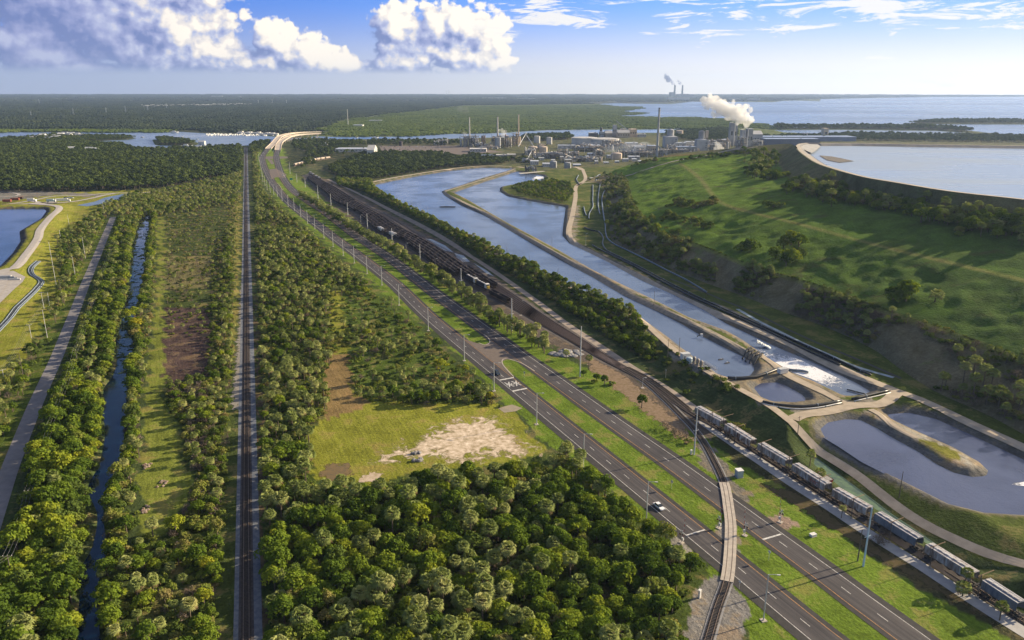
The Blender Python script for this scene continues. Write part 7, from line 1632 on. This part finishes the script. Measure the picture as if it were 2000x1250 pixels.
def house(px, py, w, label, m, mr, grp, name='house', h=5):
    q = G(px, py); t = thing(name, label, 'house', (q[0], q[1], 0), random.uniform(-.3, .3), grp); d_ = w*.7; MB().box(0, 0, 0, w, d_, h).build('wall', m, t); mb = MB()
    mb.quadmesh([(-w/2-.5, -d_/2-.5, h), (w/2+.5, -d_/2-.5, h), (w/2+.5, d_/2+.5, h), (-w/2-.5, d_/2+.5, h), (-w/2, 0, h+3), (w/2, 0, h+3)], [(0, 1, 5, 4), (2, 3, 4, 5), (0, 4, 3), (1, 2, 5)]); mb.build('roof', mr, t)
    MB().box(-w*.2, -d_/2-.05, 1, w*.2, .1, 1.6).build('window', M_GLASS, t)
for i, (px, py) in enumerate(((70,271),(78,273),(88,272),(95,275),(102,270),(108,273),(115,271),(120,266),(128,264),(134,267),(140,265),(150,266),(156,268),(60,274),(84,268))): house(px, py, random.uniform(14, 20), 'white waterfront house on the river spit, %s of the cluster' % nth(i), random.choice((M_LAMP, M_WHT, M_C3)), random.choice((M_C2, M_WHT, M_C3)), 'houses on the river spit', h=7)
bld(-20, 34, 288, 286, 'long blue roofed shed at the left edge by the river', M_LAMP, mat('bright_blue_roof', (.05, .18, .55), None, 1, .5), 14, win=4); bld(-10, 6, 284, 279, 'orange brown house at the left edge', M_C5, M_C5, 14, win=2); bld(5, 18, 293, 290.5, 'white shed below the blue roofed one', M_LAMP, M_LAMP, 10, win=2)
for i, (px, py) in enumerate(((140,295),(146,296.5),(175,296),(182,297),(187,298),(300,296),(395,282.5),(388,293))): house(px, py, 15, 'white roof showing in the woods below the river, %s from the left' % nth(i), M_LAMP, M_LAMP, 'roofs in the woods', h=7)
for i in range(58):
    u = i/57; house(278+u*212+random.uniform(-1, 1), 208.2-3.4*u+random.uniform(-1.3, 1.3), random.uniform(12, 26), 'pale far off house in the suburb row, %s from the left' % nth(i), M_WHT, M_WHT, 'far suburb row', h=7)
for a, b_, c, d_, lab in ((108,131,194.6,192.8,'far white hall left of centre in the left plain'),(170,182,192.3,190.6,'far white hall in the left plain'),(413,434,190.2,187.4,'far white hall with a taller block in the plain'),(448,470,190.3,189,'far thin white hall right of the block'),(292,314,188.8,187.4,'very far pale hall'),(98,112,230.5,228.3,'white roof in the dark woods above the river, left'),(120,126,230.8,228.8,'small white roof in the dark woods above the river'),(468,491,224.5,223,'white roof strip in the woods left of the highway end'),(366,380,232.5,231,'tiny white roof above the river bend'),(398,412,230,227.5,'pale blue roof above the river bend'),(858,918,193.4,191.4,'long far white warehouse beyond the swamp'),(942,990,193.2,191,'far white warehouse cluster beyond the swamp'),(1010,1045,195,192,'far white warehouse right of the cluster'),(690,708,247.5,244,'white gabled building by the swamp edge'),(602,616,239,236,'white house by the highway beyond the river'),(720,745,237,235,'pale roof beyond the swamp'),(1424,1446,196.5,192,'pale hazy block on the far bay shore'),(1460,1485,196,193,'pale hazy sheds on the far bay shore')):
    bld(a, b_, c, d_, lab, M_LAMP, M_LAMP, 30, win=0, name='hall')
def pylon(px, pb, ptop, label):
    b_ = (px, pb); q = G(*b_); h = hgt(b_, (px, ptop)); t = thing('power_pylon', label, 'pylon', (q[0], q[1], 0), .3, 'far lattice pylons'); w = h*.10; mb = MB(); r = .45
    lv = [0, .25, .5, .72, .88, 1.]; ww = [1, .72, .46, .3, .22, .1]
    for i in range(5):
        for sx, sy in ((1, 1), (1, -1), (-1, -1), (-1, 1)):
            a = (sx*w*ww[i], sy*w*ww[i], h*lv[i]); b2 = (sx*w*ww[i+1], sy*w*ww[i+1], h*lv[i+1]); mb.tube([a, b2], r, 3, cap=False)
            nx_, ny = (-sx, sy) if sx*sy > 0 else (sx, -sy); mb.tube([a, (nx_*w*ww[i+1], ny*w*ww[i+1], h*lv[i+1])], r*.6, 3, cap=False)
    mb.build('lattice', M_GALV, t)
    mb = MB(); [mb.tube([(-h*.14, 0, h*f_), (h*.14, 0, h*f_)], r, 3) for f_ in (.72, .86)]; mb.build('crossarm', M_GALV, t)
for i, (px, pb, pt) in enumerate(((61,228,217),(144,226,211),(77,203,193),(208,222,210),(246,221,207),(289,218,206),(326,214,202),(505,203,195),(532,203,194),(560,203,195))): pylon(px, pb, pt, 'grey lattice power pylon in the far woods, %s from the left' % nth([0, 2, 1, 3, 4, 5, 6, 7, 8, 9][i]))
t, q, h = stack(680, 245, 213, 1.2, 'tall red and white radio mast beyond the river', M_C3, 5)
# power station across the bay
M_FARD = mat('far_dark', (.012, .015, .025), None, 1, .9)
p1 = stack(1317, 188.5, 166, 3.6, 'left dark chimney of the far power station', M_FARD, 0, 'far power station chimneys'); p2 = stack(1332, 188.5, 166, 3.4, 'right dark chimney of the far power station', M_FARD, 0, 'far power station chimneys')
bld(1308, 1318, 188.5, 180, 'dark boiler house at the left far chimney', M_FARD, M_FARD, 80, win=0); bld(1322, 1345, 188.5, 183.5, 'long dark far power station hall', M_FARD, M_FARD, 80, win=0); bld(1345, 1356, 188.5, 185, 'low far power station shed', M_FARD, M_FARD, 80, win=0)
bld(1304, 1346, 197, 190.5, 'pale blue hazy halls below the far chimneys', M_C3, M_C3, 60, win=0)
p3 = stack(872, 186.6, 176, 1., 'faint far chimney on the horizon, left of its pair', M_C3, 0); p4 = stack(877, 186.6, 176, 1., 'faint far chimney on the horizon, right of its pair', M_C3, 0)

# ------------------------------------------------------------------ smoke and steam: closed puffs of scattering vapour
def vapour(name, path, radii, dens, col, label, n=60, z=0, jit=.5, seed=1, rs=1.):
    """lumpy closed body round a path of world points"""
    random.seed(seed); path = np.array(path); mb = MB(); S = np.linspace(0, 1, len(path))
    for i in range(n):
        u = random.random()**.85; p = [np.interp(u, S, path[:, j]) for j in range(3)]; r = np.interp(u, S, radii); r2 = r*rs
        mb.blob(p[0]+random.gauss(0, jit)*r*.55, p[1]+random.gauss(0, jit)*r*.5, p[2]+random.gauss(0, jit)*r*.55, r2*random.uniform(.35, .8), r2*random.uniform(.35, .8), r2*random.uniform(.35, .75), 10, 8, .14)
    o = mb.build(name, [], smooth=True)
    rm = o.modifiers.new('fuse', 'REMESH'); rm.mode = 'VOXEL'; rm.voxel_size = max(radii)*.08
    m, k = new_mat(name); v = k.add('ShaderNodeVolumePrincipled', ins={'Color': (*col, 1), 'Density': dens, 'Anisotropy': .1})
    k.l.new(v.outputs[0], k.add('ShaderNodeOutputMaterial').inputs[1]); o.data.materials.append(m); return tag(o, label, 'steam' if col[0] > .6 else 'smoke', kind='stuff')
def wp(px, py, D):      # world point seen at a pixel, at depth D ahead
    d = ray(px, py); return (d[0]*D/d[1], D, H+d[2]*D/d[1])
D1 = s6[1][1]; D0 = s5[1][1]
vapour('steam_plume', [wp(1458,248,D1), wp(1460,236,D1), wp(1450,224,D1), wp(1430,217,D1), wp(1408,210,D1), wp(1388,202,D1), wp(1373,195,D1)], [3, 12, 18, 19, 18, 14, 7], .09, (.97, .97, .97), 'big white steam plume drifting left from the wide steaming tower', 300, jit=.85, seed=3, rs=.62)
vapour('steam_plume', [wp(1432.6,237,D0), wp(1432,231,D0), wp(1430,225,D0)], [2, 6, 9], .1, (.97, .97, .97), 'short white steam puff above the thin white chimney', 18, seed=4)
Dp = p1[1][1]
vapour('smoke_plume', [wp(1317,165,Dp), wp(1312,160,Dp), wp(1305,155,Dp), wp(1299,148,Dp)], [14, 40, 56, 46], .02, (.06, .10, .34), 'dark blue smoke plume from the left far chimney', 40, seed=5)
vapour('smoke_plume', [wp(1332,165,Dp), wp(1328,162,Dp), wp(1324,157,Dp)], [12, 28, 20], .02, (.08, .11, .34), 'small dark smoke plume from the right far chimney', 22, seed=6)
vapour('steam_puff', [wp(1392,296,1650), wp(1402,292,1650), wp(1406,286,1650), wp(1398,278,1650)], [8, 9, 7, 5], .05, (1., 1., 1.), 'white steam rising behind the crest of the hill', 26, seed=7)
vapour('steam_puff', [wp(988,268,1980), wp(982,258,1980), wp(978,253,1980)], [12, 10, 6], .03, (.95, .95, .96), 'thin steam puff right of the middle slim chimney', 18, seed=8)
vapour('steam_puff', [wp(910,266,1980), wp(907,260,1980)], [6, 7], .02, (.95, .95, .96), 'faint steam puff left of the first slim chimney', 10, seed=9)
vapour('smoke_haze', [wp(1170,300,1700), wp(1215,297,1700), wp(1250,292,1720), wp(1280,296,1700)], [20, 26, 24, 16], .006, (.75, .82, .95), 'thin blue haze of smoke hanging over the middle of the factory', 40, seed=10)
vapour('smoke_haze', [wp(917,228,1990), wp(912,218,2000), wp(900,210,2000)], [3, 10, 16], .004, (.6, .62, .68), 'faint grey smoke trail from the leftmost slim chimney', 14, seed=11)

# ------------------------------------------------------------------ air between the camera and the horizon
hz_ = MB().box(0, 0, -6, 40600, 40600, 466).build('haze', [])
m, k = new_mat('haze'); v = k.add('ShaderNodeVolumePrincipled', ins={'Color': (.46, .62, .95, 1), 'Density': 4.0e-5, 'Anisotropy': 0.3})
k.l.new(v.outputs[0], k.add('ShaderNodeOutputMaterial').inputs[1]); hz_.data.materials.append(m); tag(hz_, kind='stuff')
